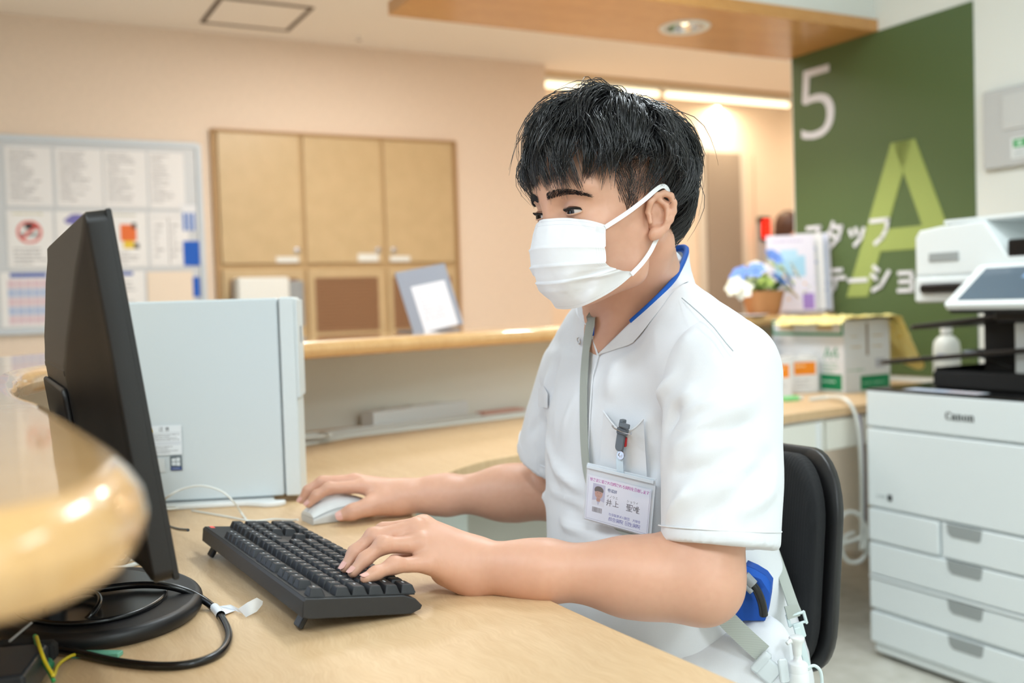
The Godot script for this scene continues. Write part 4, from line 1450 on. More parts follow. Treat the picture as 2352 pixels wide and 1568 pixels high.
	tray2.prism(Transform3D(Basis(Vector3(1, 0.10, 0).normalized(), Vector3(-0.10, 1, 0).normalized(), Vector3.BACK), Vector3(0.0, 0.958, -0.35)), PackedVector2Array([Vector2(-0.02, -0.2), Vector2(0.04, -0.26), Vector2(0.5, -0.26), Vector2(0.5, 0.2), Vector2(0.04, 0.2), Vector2(-0.02, 0.14)]), -0.012, 0.0, 0.003)
	put("inner_tray", tray2, M.black, t)
	bx("output_bin", M.black_matte, t, Vector3(0.37, 0.81, -0.40), Vector3(0.48, 0.05, 0.56), 0.008)
	var chute := bx("paper_chute", M.grey_plastic, t, Vector3(0.27, 0.868, -0.22), Vector3(0.16, 0.006, 0.1), 0.002, Basis(Vector3.BACK, -0.25))
	chute.set_meta("label", "grey paper chute")
	bx("tower", M.black_matte, t, Vector3(0.44, 0.9, -0.42), Vector3(0.36, 0.24, 0.5), 0.006)
	bx("tower_cover", white, t, Vector3(0.49, 0.875, -0.165), Vector3(0.25, 0.19, 0.02), 0.005)
	# scanner
	var sc := MB.new()
	sc.box(Transform3D(Basis(), Vector3(0.325, 1.062, -0.45)), Vector3(0.59, 0.074, 0.56), 0.008)
	put("scanner_base", sc, white2, t)
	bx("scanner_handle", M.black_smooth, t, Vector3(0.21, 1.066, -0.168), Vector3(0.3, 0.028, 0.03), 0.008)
	var ad := MB.new()   # feeder: side outline with a sloped back, extruded across the machine
	var side := PackedVector2Array([Vector2(0.03, -1.102), Vector2(0.03, -1.215), Vector2(0.045, -1.235), Vector2(0.12, -1.243), Vector2(0.26, -1.247), Vector2(0.33, -1.15), Vector2(0.61, -1.135), Vector2(0.61, -1.102)])
	ad.prism(Transform3D(Basis(Vector3.RIGHT, PI / 2), Vector3(0, 0, -0.44)), side, -0.26, 0.26, 0.006)
	put("document_feeder", ad, white2, t)
	bx("feeder_lid", white2, t, Vector3(0.34, 1.253, -0.44), Vector3(0.44, 0.012, 0.5), 0.004)
	bx("feeder_mouth", M.black_smooth, t, Vector3(0.41, 1.165, -0.185), Vector3(0.16, 0.05, 0.012), 0.008)
	bx("feeder_grip", grey, t, Vector3(0.13, 1.155, -0.1785), Vector3(0.10, 0.025, 0.004), 0.001)
	bx("feeder_seam", gap, t, Vector3(0.16, 1.101, -0.1785), Vector3(0.26, 0.003, 0.004), 0.0005)
	# touch panel
	var a := atan2(0.105, 0.15)
	var pt := Transform3D(Basis(Vector3.RIGHT, PI / 2 - (PI / 2 - a)) , Vector3(0.40, 1.068, -0.095))
	var cp := MB.new()
	cp.prism(pt, round_poly(0.29, 0.185, 0.012), -0.012, 0.006, 0.004)
	put("touch_panel", cp, white2, t)
	var cu := MB.new()
	cu.prism(pt, round_poly(0.285, 0.18, 0.012), -0.026, -0.012, 0.004)
	put("panel_underside", cu, M.black, t)
	var im2 := Image.create(128, 80, false, Image.FORMAT_RGB8)
	im2.fill(Color(0.36, 0.42, 0.48))
	im2.fill_rect(Rect2i(70, 18, 18, 10), Color(0.55, 0.68, 0.85))
	im2.fill_rect(Rect2i(100, 18, 18, 10), Color(0.55, 0.68, 0.85))
	var scr := sheet("touch_screen", t, 0.245, 0.145, im2, pt * Transform3D(Basis(Vector3.RIGHT, -PI / 2), Vector3(0.01, 0.0065, 0)), 0.08)
	scr.set_meta("label", "dark blue-grey touch screen")
	bx("panel_arm", M.black, t, Vector3(0.45, 1.0, -0.16), Vector3(0.2, 0.06, 0.14), 0.01)


# ---------------------------------------------------------------- far right of the counter
func carton(called: String, label: String, where: Vector3, turn: float, size: Vector3, im_front: Image, im_side: Image, base: Color, group := "") -> Node3D:
	var t := thing(called, label, "box", Transform3D(Basis(Vector3.UP, turn), where), group)
	bx("carton", mat(base, 0.65), t, Vector3(0, size.y / 2, 0), size, 0.002)
	if im_front:
		sheet("front_print", t, size.x - 0.004, size.y - 0.004, im_front, Transform3D(Basis(), Vector3(0, size.y / 2, size.z / 2)))
	if im_side:
		sheet("side_print", t, size.z - 0.004, size.y - 0.004, im_side, Transform3D(Basis(Vector3.UP, -PI / 2), Vector3(-size.x / 2, size.y / 2, 0)))
	return t


func right_shelf() -> void:
	var rng := RandomNumberGenerator.new()
	rng.seed = 77
	var green := Color(0.05, 0.52, 0.33)
	# paper carton, its long print faces left
	var im := Image.create(280, 200, false, Image.FORMAT_RGB8)
	im.fill(Color(0.88, 0.89, 0.9))
	im.fill_rect(Rect2i(0, 0, 280, 6), green)
	im.fill_rect(Rect2i(0, 34, 280, 8), green)
	im.fill_rect(Rect2i(0, 0, 6, 40), green)
	im.fill_rect(Rect2i(272, 0, 8, 40), green)
	for k in 2:
		im.fill_rect(Rect2i(30 + k * 150, 12, 60, 16), Color(0.78, 0.7, 0.55))
	print_lines(im, Rect2i(10, 52, 50, 20), 3, Color(0.45, 0.47, 0.5), rng)
	draw_glyphs(im, "A4", Vector2(205, 76), 34, green, 28)
	print_lines(im, Rect2i(200, 116, 70, 30), 3, Color(0.35, 0.6, 0.45), rng)
	im.fill_rect(Rect2i(192, 150, 80, 44), green)
	print_lines(im, Rect2i(200, 164, 60, 14), 1, Color(0.85, 0.95, 0.9), rng)
	var im2 := Image.create(180, 200, false, Image.FORMAT_RGB8)
	im2.fill(Color(0.86, 0.88, 0.89))
	im2.fill_rect(Rect2i(84, 10, 10, 90), Color(0.55, 0.5, 0.44))
	for k in 4:
		print_lines(im2, Rect2i(24 + (k % 2) * 86, 40 + (k / 2) * 30, 46, 10), 1, Color(0.72, 0.62, 0.42), rng)
	im2.fill_rect(Rect2i(60, 156, 116, 40), green)
	print_lines(im2, Rect2i(70, 172, 90, 10), 1, Color(0.5, 0.8, 0.65), rng)
	im2.fill_rect(Rect2i(120, 110, 40, 26), Color(0.7, 0.72, 0.76))
	print_lines(im2, Rect2i(12, 134, 90, 10), 1, Color(0.35, 0.6, 0.45), rng)
	var corner := level(1940, 904, 0.72)
	var uu := R(1, 0, 0)
	var nn := R(0, 0, 1)
	carton("paper_carton", "white and green A4 copy paper carton under a yellow cloth", corner + uu * 0.112 + nn * 0.175, deg_to_rad(28), Vector3(0.22, 0.25, 0.35), im2, im, Color(0.88, 0.89, 0.9))
	# two small tape boxes with orange bands
	for k in 2:
		var ib := Image.create(90, 110, false, Image.FORMAT_RGB8)
		ib.fill(Color(0.9, 0.9, 0.9))
		ib.fill_rect(Rect2i(8, 14, 74, 40), Color(0.95, 0.55, 0.08))
		print_lines(ib, Rect2i(14, 20, 60, 14), 1, Color(0.98, 0.85, 0.65), rng)
		print_lines(ib, Rect2i(12, 66, 66, 30), 3, Color(0.65, 0.65, 0.66), rng)
		var p := level(1847, 903, 0.72) if k == 0 else level(1785, 912, 0.72)
		var b := carton("tape_box", ["small white box with an orange band in front of the paper carton", "small white box with an orange band half hidden by the nurse's shoulder"][k], p + Vector3(0, 0, -0.06), deg_to_rad(8), Vector3(0.10, 0.125, 0.1), ib, null, Color(0.86, 0.86, 0.85), "tape boxes on the desk")
		for s in [-1, 1]:
			bx("lid_flap", mat(rgb(206, 206, 204), 0.7), b, Vector3(s * 0.034, 0.1275, 0.01), Vector3(0.028, 0.006, 0.07), 0.001)
	# pale blue pack behind the shoulder
	var pp := carton("tissue_pack", "pale blue plastic pack on the desk beside the shoulder", level(1762, 905, 0.72) + Vector3(0, 0, -0.2), deg_to_rad(20), Vector3(0.12, 0.17, 0.1), null, null, Color(0.72, 0.8, 0.86))
	bx("wrap_seam", M.paper, pp, Vector3(0, 0.1, 0.051), Vector3(0.1, 0.004, 0.002), 0.0005)
	# yellow cloth
	var cl := thing("yellow_cloth", "pale yellow patterned cloth draped over the paper carton", "cloth", Transform3D(Basis(), corner + uu * 0.12 + nn * 0.15 + Vector3(0, 0.252, 0)))
	var ci := Image.create(128, 128, false, Image.FORMAT_RGB8)
	ci.fill(Color(0.96, 0.91, 0.62))
	for k in 260:
		ci.fill_rect(Rect2i(rng.randi_range(0, 124), rng.randi_range(0, 124), 3, 3), Color(0.93, 0.82, 0.36))
	var cm := mat(Color.WHITE, 0.9, {"uv1_scale": Vector3(2, 2, 1)})
	cm.albedo_texture = ImageTexture.create_from_image(ci)
	var g := MB.new()
	var fn := FastNoiseLite.new()
	fn.seed = 6
	fn.frequency = 5.0
	var rows := []
	for j in 25:
		var ring := PackedVector3Array()
		for i in 33:
			var a := -0.19 + 0.5 * i / 32.0      # along u
			var b := -0.04 + 0.32 * j / 24.0     # along n, from the near rim of the box
			var yy := 0.256 + 0.006 * fn.get_noise_2d(a * 2.0, b * 2.0) + 0.012 * maxf(0.0, fn.get_noise_2d(a * 5.0 + 3.0, b * 4.0))
			var over := maxf(0.0, a - 0.118)
			var x := a - 0.5 * over
			yy -= 0.85 * over * (1.0 + 0.3 * fn.get_noise_2d(b * 3.0, 1.0))
			var o2 := maxf(0.0, -a - 0.135)
			x += o2 * 0.5
			yy -= o2 * 0.4
			x += 0.02 * fn.get_noise_2d(b * 2.5, 7.0) * float(a > 0.1)
			ring.append(corner + uu * (x + 0.112) + nn * b + Vector3(0, yy + 0.002, 0))
		rows.append(ring)
	g.grid(rows)
	put_world("cloth_sheet", g, cm, cl)
	var fold := MB.new()
	var fr := []
	for j in 9:
		var ring := PackedVector3Array()
		for i in 9:
			var a := float(i) / 8.0
			var b := float(j) / 8.0
			ring.append(corner + uu * (0.20 + 0.17 * b + 0.02 * sin(a * 6.0)) + nn * (-0.02 + 0.09 * a) + Vector3(0, 0.235 - 0.115 * b - 0.05 * b * b + 0.012 * sin(a * 7.0 + b * 2.0), 0))
		fr.append(ring)
	fold.grid(fr)
	put_world("hanging_corner", fold, cm, cl)
	# bottle and cup near the sign
	var bl := thing("plastic_bottle", "rounded white plastic bottle with a cap beside the yellow cloth", "bottle", Transform3D(Basis().scaled(Vector3(0.9, 0.95, 0.9)), R(3.0, 0.72, 2.42)))
	var bm := MB.new()
	bm.lathe(Transform3D(Basis(), Vector3(0, 0.0, 0)), PackedVector2Array([Vector2(0.0, 0.0), Vector2(0.045, 0.0), Vector2(0.05, 0.01), Vector2(0.05, 0.14), Vector2(0.046, 0.17), Vector2(0.03, 0.188), Vector2(0.016, 0.195), Vector2(0.016, 0.205)]), 28)
	put("bottle_body", bm, mat(rgb(226, 230, 226), 0.3), bl)
	bx("bottle_label", mat(rgb(60, 84, 140), 0.6), bl, Vector3(-0.035, 0.12, 0.036), Vector3(0.035, 0.012, 0.002), 0.0004, Basis(Vector3.UP, deg_to_rad(-45)))
	var bc := MB.new()
	bc.lathe(Transform3D(), PackedVector2Array([Vector2(0.022, 0.2), Vector2(0.022, 0.235), Vector2(0.02, 0.238), Vector2(0.0, 0.239)]), 24, false)
	put("cap", bc, M.white_plastic, bl)
	var cu := thing("paper_cup", "white cup standing on the desk under the black tray", "cup", Transform3D(Basis(), level(2090, 868, 0.72) + Vector3(0.02, 0, 0)))
	var cm2 := MB.new()
	cm2.lathe(Transform3D(), PackedVector2Array([Vector2(0.0, 0.0), Vector2(0.03, 0.0), Vector2(0.038, 0.09), Vector2(0.04, 0.092), Vector2(0.036, 0.09), Vector2(0.028, 0.004), Vector2(0.0, 0.004)]), 24, false)
	put("cup_wall", cm2, M.white_plastic, cu)
	# cords by the printer
	cord("grey_hose", "pale cord running over the desk edge and hanging beside the printer", [dk(1860, 917, .006), dk(1905, 912, .006, 0.004), at(1940, 916, 3.1), at(1962, 945, 3.06), at(1974, 1000, 3.05), at(1979, 1090, 3.06), at(1980, 1200, 3.1), at(1978, 1260, 3.12)], 0.006, M.cord_white)
	cord("violet_cord", "grey-violet cord hanging close beside the printer", [at(1962, 930, 3.12), at(1974, 960, 3.09), at(1982, 1040, 3.08), at(1985, 1130, 3.1), at(1986, 1220, 3.12), at(1975, 1250, 3.14)], 0.005, mat(rgb(150, 146, 168), 0.5))
	cord("curled_hose", "looped pale cord hanging low beside the printer", [at(1985, 1260, 3.1), at(1990, 1215, 3.1), at(1970, 1180, 3.1), at(1942, 1178, 3.1), at(1926, 1205, 3.1), at(1930, 1245, 3.1), at(1960, 1240, 3.12), at(1985, 1232, 3.12), at(1994, 1260, 3.12), at(1975, 1288, 3.12), at(1948, 1288, 3.12), at(1934, 1262, 3.12), at(1942, 1232, 3.12), at(1962, 1222, 3.13)], 0.006, M.cord_white, 10)
	var gp := thing("cord_plug", "translucent green plug on the end of the white cord", "plug", Transform3D(Basis(Vector3.UP, deg_to_rad(20)), dk(1815, 915, 0.008)))
	bx("plug_body", mat(rgb(140, 224, 150), 0.3), gp, Vector3.ZERO, Vector3(0.06, 0.016, 0.022), 0.004)
	bx("plug_neck", M.cord_white, gp, Vector3(0.038, 0, 0), Vector3(0.02, 0.012, 0.014), 0.003)
	ledge_things(rng)


func ledge_things(rng: RandomNumberGenerator) -> void:
	var ly := 0.9872
	# leaflets standing in a clear holder
	var hp := Vector3(1.19, ly, -4.17)
	var ht := Transform3D(Basis(Vector3.UP, deg_to_rad(-4)), hp)
	var h := thing("leaflet_holder", "clear plastic holder full of leaflets on the ledge", "holder", ht)
	bx("holder_foot", mat(rgb(214, 218, 228), 0.15), h, Vector3(0.0, 0.004, 0.0), Vector3(0.17, 0.007, 0.09), 0.001)
	bx("holder_back", mat(rgb(214, 216, 230), 0.15), h, Vector3(0.0, 0.09, -0.04), Vector3(0.17, 0.18, 0.004), 0.001)
	for k in 4:
		var im := Image.create(140, 220, false, Image.FORMAT_RGB8)
		im.fill([Color(0.9, 0.88, 0.94), Color(0.93, 0.92, 0.93), Color(0.84, 0.86, 0.95), Color(0.92, 0.9, 0.94)][k])
		if k == 0:
			print_lines(im, Rect2i(14, 10, 110, 16), 1, Color(0.72, 0.66, 0.8), rng)
			im.fill_rect(Rect2i(22, 60, 90, 60), Color(0.66, 0.82, 0.92))
			im.fill_rect(Rect2i(40, 42, 50, 30), Color(0.72, 0.86, 0.95))
			for q in 26:
				im.fill_rect(Rect2i(rng.randi_range(18, 118), rng.randi_range(110, 190), 8, 7), [Color(0.75, 0.82, 0.6), Color(0.92, 0.75, 0.6), Color(0.6, 0.7, 0.82), Color(0.85, 0.8, 0.9)][q % 4])
			im.fill_rect(Rect2i(100, 170, 34, 46), Color(0.62, 0.5, 0.78))
		else:
			print_lines(im, Rect2i(10, 14, 120, 180), 9, [Color.WHITE, Color(0.6, 0.65, 0.85), Color(0.55, 0.6, 0.8), Color(0.7, 0.7, 0.8)][k], rng)
		var t2 := ht * Transform3D(Basis(Vector3.RIGHT, deg_to_rad(-7)), Vector3([-0.045, 0.035, 0.06, 0.075][k], [0.163, 0.168, 0.166, 0.166][k], [0.03, 0.012, -0.005, -0.02][k]))
		var o := sheet("leaflet", self, [0.19, 0.11, 0.1, 0.1][k], [0.31, 0.312, 0.31, 0.32][k], im, t2)
		tag(o, ["pale lilac leaflet with a blue picture standing in front in the holder", "pale leaflet standing second in the clear holder", "bluish leaflet standing third in the clear holder", "pale leaflet at the back of the clear holder"][k], "leaflet", "leaflets in the clear holder")
	# flowers in a small basket
	var b := thing("flower_basket", "small brown basket of white, blue and green artificial flowers", "flowers", Transform3D(Basis(Vector3.UP, 0.3).scaled(Vector3(1.25, 1.25, 1.25)), Vector3(0.985, ly, -3.98)))
	var bm := MB.new()
	var rows := []
	for l in [[0.042, 0.0], [0.046, 0.012], [0.05, 0.03], [0.054, 0.05], [0.058, 0.068], [0.06, 0.074], [0.054, 0.074], [0.04, 0.02]]:
		var ring := PackedVector3Array()
		for k in 28:
			var a := TAU * k / 28
			var sq := 1.0 / pow(pow(absf(cos(a)), 4.0) + pow(absf(sin(a)), 4.0), 0.25)
			ring.append(Vector3(cos(a) * l[0] * sq * (1.0 + 0.03 * float(k % 2)), l[1], sin(a) * l[0] * 0.8 * sq))
		rows.append(ring)
	bm.grid(rows, true)
	bm.fan(rows[0], Vector3.ZERO)
	put("basket", bm, mat(rgb(190, 134, 86), 0.8), b)
	var cols := [rgb(238, 240, 222), rgb(116, 152, 226), rgb(196, 218, 118), rgb(244, 244, 236), rgb(96, 138, 214), rgb(222, 232, 176)]
	var spots := [[-0.11, 0.10, 0], [-0.075, 0.135, 1], [-0.04, 0.145, 1], [0.0, 0.155, 3], [0.015, 0.185, 1], [0.045, 0.165, 2], [0.08, 0.15, 5], [0.03, 0.115, 4], [0.06, 0.10, 0], [0.005, 0.11, 2], [-0.03, 0.105, 2], [0.10, 0.115, 1], [-0.085, 0.085, 3], [0.075, 0.075, 0], [0.09, 0.14, 3], [-0.05, 0.115, 5]]
	for k in spots.size():
		var f := MB.new()
		var s: Array = spots[k]
		var c := Vector3(s[0], s[1] - 0.01, rng.randf_range(-0.03, 0.05))
		var up := (Vector3(s[0] * 2.0, 0.12, 0.12 + rng.randf_range(-0.05, 0.05))).normalized()
		var sd := up.cross(Vector3.RIGHT).normalized()
		var sd2 := up.cross(sd)
		for p in 6:
			var a := TAU * p / 6.0 + k
			var d := sd * cos(a) + sd2 * sin(a)
			var side := up.cross(d)
			var base := f.v.size()
			f.vert(c)
			f.vert(c + d * 0.022 + side * 0.015 + up * 0.009)
			f.vert(c + d * 0.036 + up * 0.006)
			f.vert(c + d * 0.022 - side * 0.015 + up * 0.009)
			f.quad(base, base + 1, base + 2, base + 3)
		f.ellipsoid(Transform3D(Basis(), c + up * 0.004), Vector3(0.006, 0.006, 0.006), 8, 5)
		put("blossom", f, mat(cols[s[2]], 0.8), b)
	for k in 22:
		var f := MB.new()
		var a := rng.randf_range(0, TAU)
		var d := Vector3(cos(a), rng.randf_range(0.1, 0.9), sin(a) * 0.8).normalized()
		var o := Vector3(rng.randf_range(-0.05, 0.06), 0.07, rng.randf_range(-0.03, 0.03))
		var side := d.cross(Vector3.UP).normalized() * 0.012
		var base := f.v.size()
		f.vert(o); f.vert(o + d * 0.035 + side); f.vert(o + d * 0.075 + Vector3(0, -0.005, 0)); f.vert(o + d * 0.035 - side)
		f.quad(base, base + 1, base + 2, base + 3)
		put("leaf", f, mat(rgb(104, 142, 84), 0.7), b)
	# sheets lying on the ledge
	for k in 3:
		var im := Image.create(64, 64, false, Image.FORMAT_RGB8)
		im.fill([Color(0.86, 0.83, 0.9), Color(0.92, 0.92, 0.94), Color(0.95, 0.95, 0.95)][k])
		print_lines(im, Rect2i(6, 6, 50, 50), 6, Color(0.7, 0.7, 0.75), rng)
		var o := sheet("loose_sheet", self, 0.2, 0.15, im, Transform3D(Basis(Vector3.UP, 0.5 + k * 0.3) * Basis(Vector3.RIGHT, -PI / 2), Vector3(0.82 + k * 0.03, ly + 0.0012 + k * 0.0015, -3.80 - 0.02 * k)))
		tag(o, ["lilac sheet lying lowest on the ledge by the flower basket", "white sheet lying in the middle of the pile by the flower basket", "white sheet lying on top of the pile by the flower basket"][k], "paper", "loose sheets on the ledge")


# ---------------------------------------------------------------- small written characters, as strokes on a 10 x 10 grid
const GLYPH := {
	"A": ["1,9 5,0 9,9", "2,6 8,6"], "4": ["7,9 7,0 1,6 9,6"],
	"井": ["1,3 9,3", "0,6 10,6", "3,0 3,6 1,10", "7,0 7,10"], "上": ["5,0 5,9", "5,4 9,4", "0,9 10,9"],
	"聖": ["0,0 5,0", "1,0 1,5", "4,0 4,5", "1,2 4,2", "0,4 5,4", "6,0 10,0 10,4 6,4 6,0", "1,6 9,6", "5,6 5,10", "2,8 8,8", "0,10 10,10"],
	"唯": ["0,2 3,2 3,7 0,7 0,2", "6,0 4,4", "5,3 5,10", "5,3 10,3", "5,5 9,5", "5,7 9,7", "5,10 10,10", "8,0 7,3", "7,3 7,10"],
	"イ": ["8,1 5,4 1,6", "5,4 5,10"], "ノ": ["8,1 6,6 1,10"], "ウ": ["5,0 5,2", "1,5 1,3 9,3 8,6 4,10"], "エ": ["2,2 8,2", "5,2 5,9", "0,9 10,9"],
	"シ": ["2,1 4,2", "1,4 3,5", "1,9 5,8 9,3"], "ョ": ["2,4 8,4 8,10 2,10", "3,7 8,7"],
	"看": ["2,0 9,0", "1,2 10,2", "0,4 10,4", "5,0 1,6", "3,5 8,5 8,10 3,10 3,5", "3,7 8,7"], "護": ["0,1 3,1", "0,4 3,4", "0,6 3,6 3,9 0,9 0,6", "4,1 10,1", "6,0 6,2", "8,0 8,2", "5,3 5,7", "5,3 10,3", "5,5 9,5", "5,7 10,7", "4,8 9,8 5,10", "6,8 10,10"],
	"師": ["2,0 1,2", "1,2 4,2 4,5 1,5", "1,2 1,10", "1,6 4,6 4,10 1,10", "5,1 10,1", "6,3 6,8", "6,3 9,3 9,8", "8,1 8,10"],
	"注": ["1,1 2,2", "0,4 1,5", "0,10 3,6", "6,0 7,1", "4,2 10,2", "7,2 7,9", "5,6 9,6", "4,10 10,10"], "意": ["2,1 8,1", "0,3 10,3", "3,1 4,3", "7,1 6,3", "2,4 8,4 8,7 2,7 2,4", "2,5 8,5", "1,9 0,10", "3,8 4,10 7,10", "8,8 9,10"],
	"総": ["3,0 1,3 3,3 0,6", "2,5 2,10", "0,8 1,9", "6,0 5,3", "8,0 10,3", "7,3 6,5 9,5", "5,7 5,9", "7,7 8,9", "9,7 10,9"], "合": ["5,0 0,4", "5,0 10,4", "3,4 7,4", "2,6 8,6 8,10 2,10 2,6"],
	"病": ["5,0 5,1", "1,1 10,1", "1,1 1,7 0,10", "3,3 10,3", "3,5 3,10", "3,5 9,5 9,10", "6,3 6,6 4,9", "6,6 8,9"], "院": ["0,0 0,10", "0,0 3,1 1,4 3,6 0,7", "7,0 7,1", "4,3 4,1 10,1 10,3", "5,4 9,4", "4,6 10,6", "6,6 4,10", "8,6 8,10 10,10"],
	"回": ["0,0 10,0 10,10 0,10 0,0", "3,3 7,3 7,7 3,7 3,3"], "生": ["2,0 0,4", "1,3 9,3", "5,0 5,10", "1,6 9,6", "0,10 10,10"],
	"社": ["2,0 2,1", "0,2 4,2 0,6", "2,5 2,10", "7,1 7,10", "5,4 10,4", "4,10 10,10"], "会": ["5,0 0,4", "5,0 10,4", "3,4 7,4", "1,6 9,6", "4,6 2,10 8,9", "7,8 9,10"], "医": ["10,1 0,1 0,10 10,10", "3,2 2,4", "3,3 9,3", "2,6 9,6", "6,3 6,6 3,9", "6,6 9,9"], "療": ["5,0 5,1", "1,1 10,1", "1,1 1,7 0,10", "3,3 9,3", "6,2 3,5", "6,3 9,5", "4,6 8,6 8,8 4,8 4,6", "6,8 6,10", "4,10 3,10"], "法": ["1,1 2,2", "0,4 1,5", "0,10 3,6", "4,2 10,2", "7,0 7,5", "3,5 10,5", "6,5 4,9 9,8"], "人": ["5,0 4,5 0,10", "5,4 10,10"], "財": ["0,0 4,0 4,7 0,7 0,0", "0,2 4,2", "0,5 4,5", "1,7 0,10", "3,7 4,10", "5,3 10,3", "8,0 8,10 7,9", "8,4 5,8"], "団": ["0,0 10,0 10,10 0,10 0,0", "2,3 8,3", "6,1 6,8 4,8", "3,5 4,6"], "大": ["0,3 10,3", "5,0 4,5 0,10", "5,4 10,10"], "樹": ["2,0 2,10", "0,3 4,3", "2,4 0,7", "4,1 7,1", "4,3 7,3", "4,5 7,5 7,7 4,7 4,5", "4,10 7,9", "8,3 10,3", "9,0 9,10"],
	"皆": ["1,0 1,4 4,3", "1,2 4,2", "9,1 6,2", "6,0 6,4 10,4", "2,5 8,5 8,10 2,10 2,5", "2,7 8,7"], "さ": ["1,2 9,2", "4,0 7,5", "2,6 2,9 7,10"], "ま": ["1,2 9,2", "1,5 9,5", "5,0 5,9 2,10 1,8 4,7 9,10"], "に": ["1,0 1,10", "4,2 9,2", "4,6 4,9 9,9"], "愛": ["9,0 1,1", "2,2 3,3", "5,2 5,3", "8,2 7,3", "0,5 0,4 10,4 10,5", "2,5 3,7 7,7", "4,7 1,9", "3,8 8,8 2,10", "4,8 9,10"], "れ": ["2,0 2,10", "0,3 4,3 0,8", "3,5 7,2 7,9 10,8"], "信": ["3,0 0,4", "2,3 2,10", "6,0 7,1", "4,2 10,2", "5,4 9,4", "5,6 9,6", "5,8 9,8 9,10 5,10 5,8"], "頼": ["0,1 5,1", "0,3 4,3 4,5 0,5 0,3", "2,0 2,10", "2,5 0,8", "6,0 10,0", "6,2 10,2 10,8 6,8 6,2", "6,4 10,4", "6,6 10,6", "7,8 6,10", "9,8 10,10"], "る": ["2,1 8,1 1,6 6,4 9,7 6,10 4,9"], "を": ["1,2 8,2", "5,0 1,6 5,5 5,8", "9,4 3,8 4,10 9,10"], "目": ["2,0 8,0 8,10 2,10 2,0", "2,3 8,3", "2,7 8,7"], "指": ["2,0 2,10 1,9", "0,3 4,3", "0,7 4,5", "5,0 5,4 10,4", "10,1 5,2", "5,5 9,5 9,10 5,10 5,5", "5,8 9,8"], "し": ["2,0 2,8 5,10 9,7"], "す": ["0,2 10,2", "6,0 6,7 4,10", "6,5 3,6 4,7"], " ": [],
}


func draw_line(im: Image, a: Vector2, b: Vector2, w: float, c: Color) -> void:
	var steps := maxi(1, int(a.distance_to(b) * 1.5))
	for k in steps + 1:
		var p := a.lerp(b, float(k) / steps)
		var r := Rect2i(int(p.x - w / 2), int(p.y - w / 2), maxi(1, int(round(w))), maxi(1, int(round(w))))
		im.fill_rect(r, c)


func draw_glyphs(im: Image, s: String, o: Vector2, size: float, c: Color, pitch := 0.0, weight := 0.09) -> void:
	var x := o.x
	for ch in s:
		for l in GLYPH.get(ch, []):
			var pts := []
			for q in (l as String).split(" "):
				var xy := q.split(",")
				pts.append(Vector2(x + float(xy[0]) * size * 0.09, o.y + float(xy[1]) * size * 0.1))
			for i in pts.size() - 1:
				draw_line(im, pts[i], pts[i + 1], maxf(1.0, size * weight), c)
		x += pitch if pitch > 0.0 else size * 1.08


# ---------------------------------------------------------------- rounded bodies from blended distance fields
class Prim:
	var kind := 0
	var a: Vector3
	var b: Vector3
	var ra: float
	var rb: float
	var k := 0.02
	var sub := false
	var inv: Transform3D
	var r: Vector3
	var l2 := 1.0
	var rings: Array      # loft: [y, cx, cz, rx, rz]
	var ax: Vector3
	var az: Vector3

	func d(p: Vector3) -> float:
		if kind == 0:
			var ab := b - a
			var t := clampf((p - a).dot(ab) / l2, 0.0, 1.0)
			return (p - (a + ab * t)).length() - (ra + (rb - ra) * t)
		if kind == 1:
			var q := inv * p
			var k0 := (q / r).length()
			var k1 := (q / (r * r)).length()
			return k0 * (k0 - 1.0) / maxf(k1, 1e-6)
		var n := rings.size()
		var y := clampf(p.y, rings[0][0], rings[n - 1][0])
		var i := 0
		while i < n - 2 and y > rings[i + 1][0]:
			i += 1
		var r0: Array = rings[i]
		var r1: Array = rings[i + 1]
		var t: float = (y - r0[0]) / (r1[0] - r0[0])
		t = t * t * (3.0 - 2.0 * t) * 0.5 + t * 0.5
		var q := Vector3(p.x - lerpf(r0[1], r1[1], t), 0, p.z - lerpf(r0[2], r1[2], t))
		var rx := lerpf(r0[3], r1[3], t)
		var rz := lerpf(r0[4], r1[4], t)
		var u := q.dot(ax) / rx
		var w := q.dot(az) / rz
		var dd := (pow(pow(absf(u), 2.4) + pow(absf(w), 2.4), 1.0 / 2.4) - 1.0) * minf(rx, rz)
		var out := absf(p.y - y)
		return dd if out == 0.0 else (sqrt(maxf(dd, 0.0) * maxf(dd, 0.0) + out * out) if dd > -out else out)


func cap(a: Vector3, b: Vector3, ra: float, rb: float, k := 0.02, sub := false) -> Prim:
	var p := Prim.new()
	p.a = a; p.b = b; p.ra = ra; p.rb = rb; p.k = k; p.sub = sub
	p.l2 = maxf((b - a).length_squared(), 1e-9)
	return p


func ell(t: Transform3D, r: Vector3, k := 0.02, sub := false) -> Prim:
	var p := Prim.new()
	p.kind = 1
	p.inv = t.affine_inverse(); p.r = r; p.k = k; p.sub = sub
	return p


func field(prims: Array, p: Vector3) -> float:
	var d := 1e3
	for q: Prim in prims:
		var e := q.d(p)
		if q.sub:
			var h := maxf(q.k - absf(d + e), 0.0) / q.k
			d = maxf(d, -e) + h * h * q.k * 0.25
		else:
			var h := maxf(q.k - absf(d - e), 0.0) / q.k
			d = minf(d, e) - h * h * q.k * 0.25
	return d


func field_normal(prims: Array, p: Vector3) -> Vector3:
	var e := 0.0015
	return Vector3(field(prims, p + Vector3(e, 0, 0)) - field(prims, p - Vector3(e, 0, 0)), field(prims, p + Vector3(0, e, 0)) - field(prims, p - Vector3(0, e, 0)), field(prims, p + Vector3(0, 0, e)) - field(prims, p - Vector3(0, 0, e))).normalized()


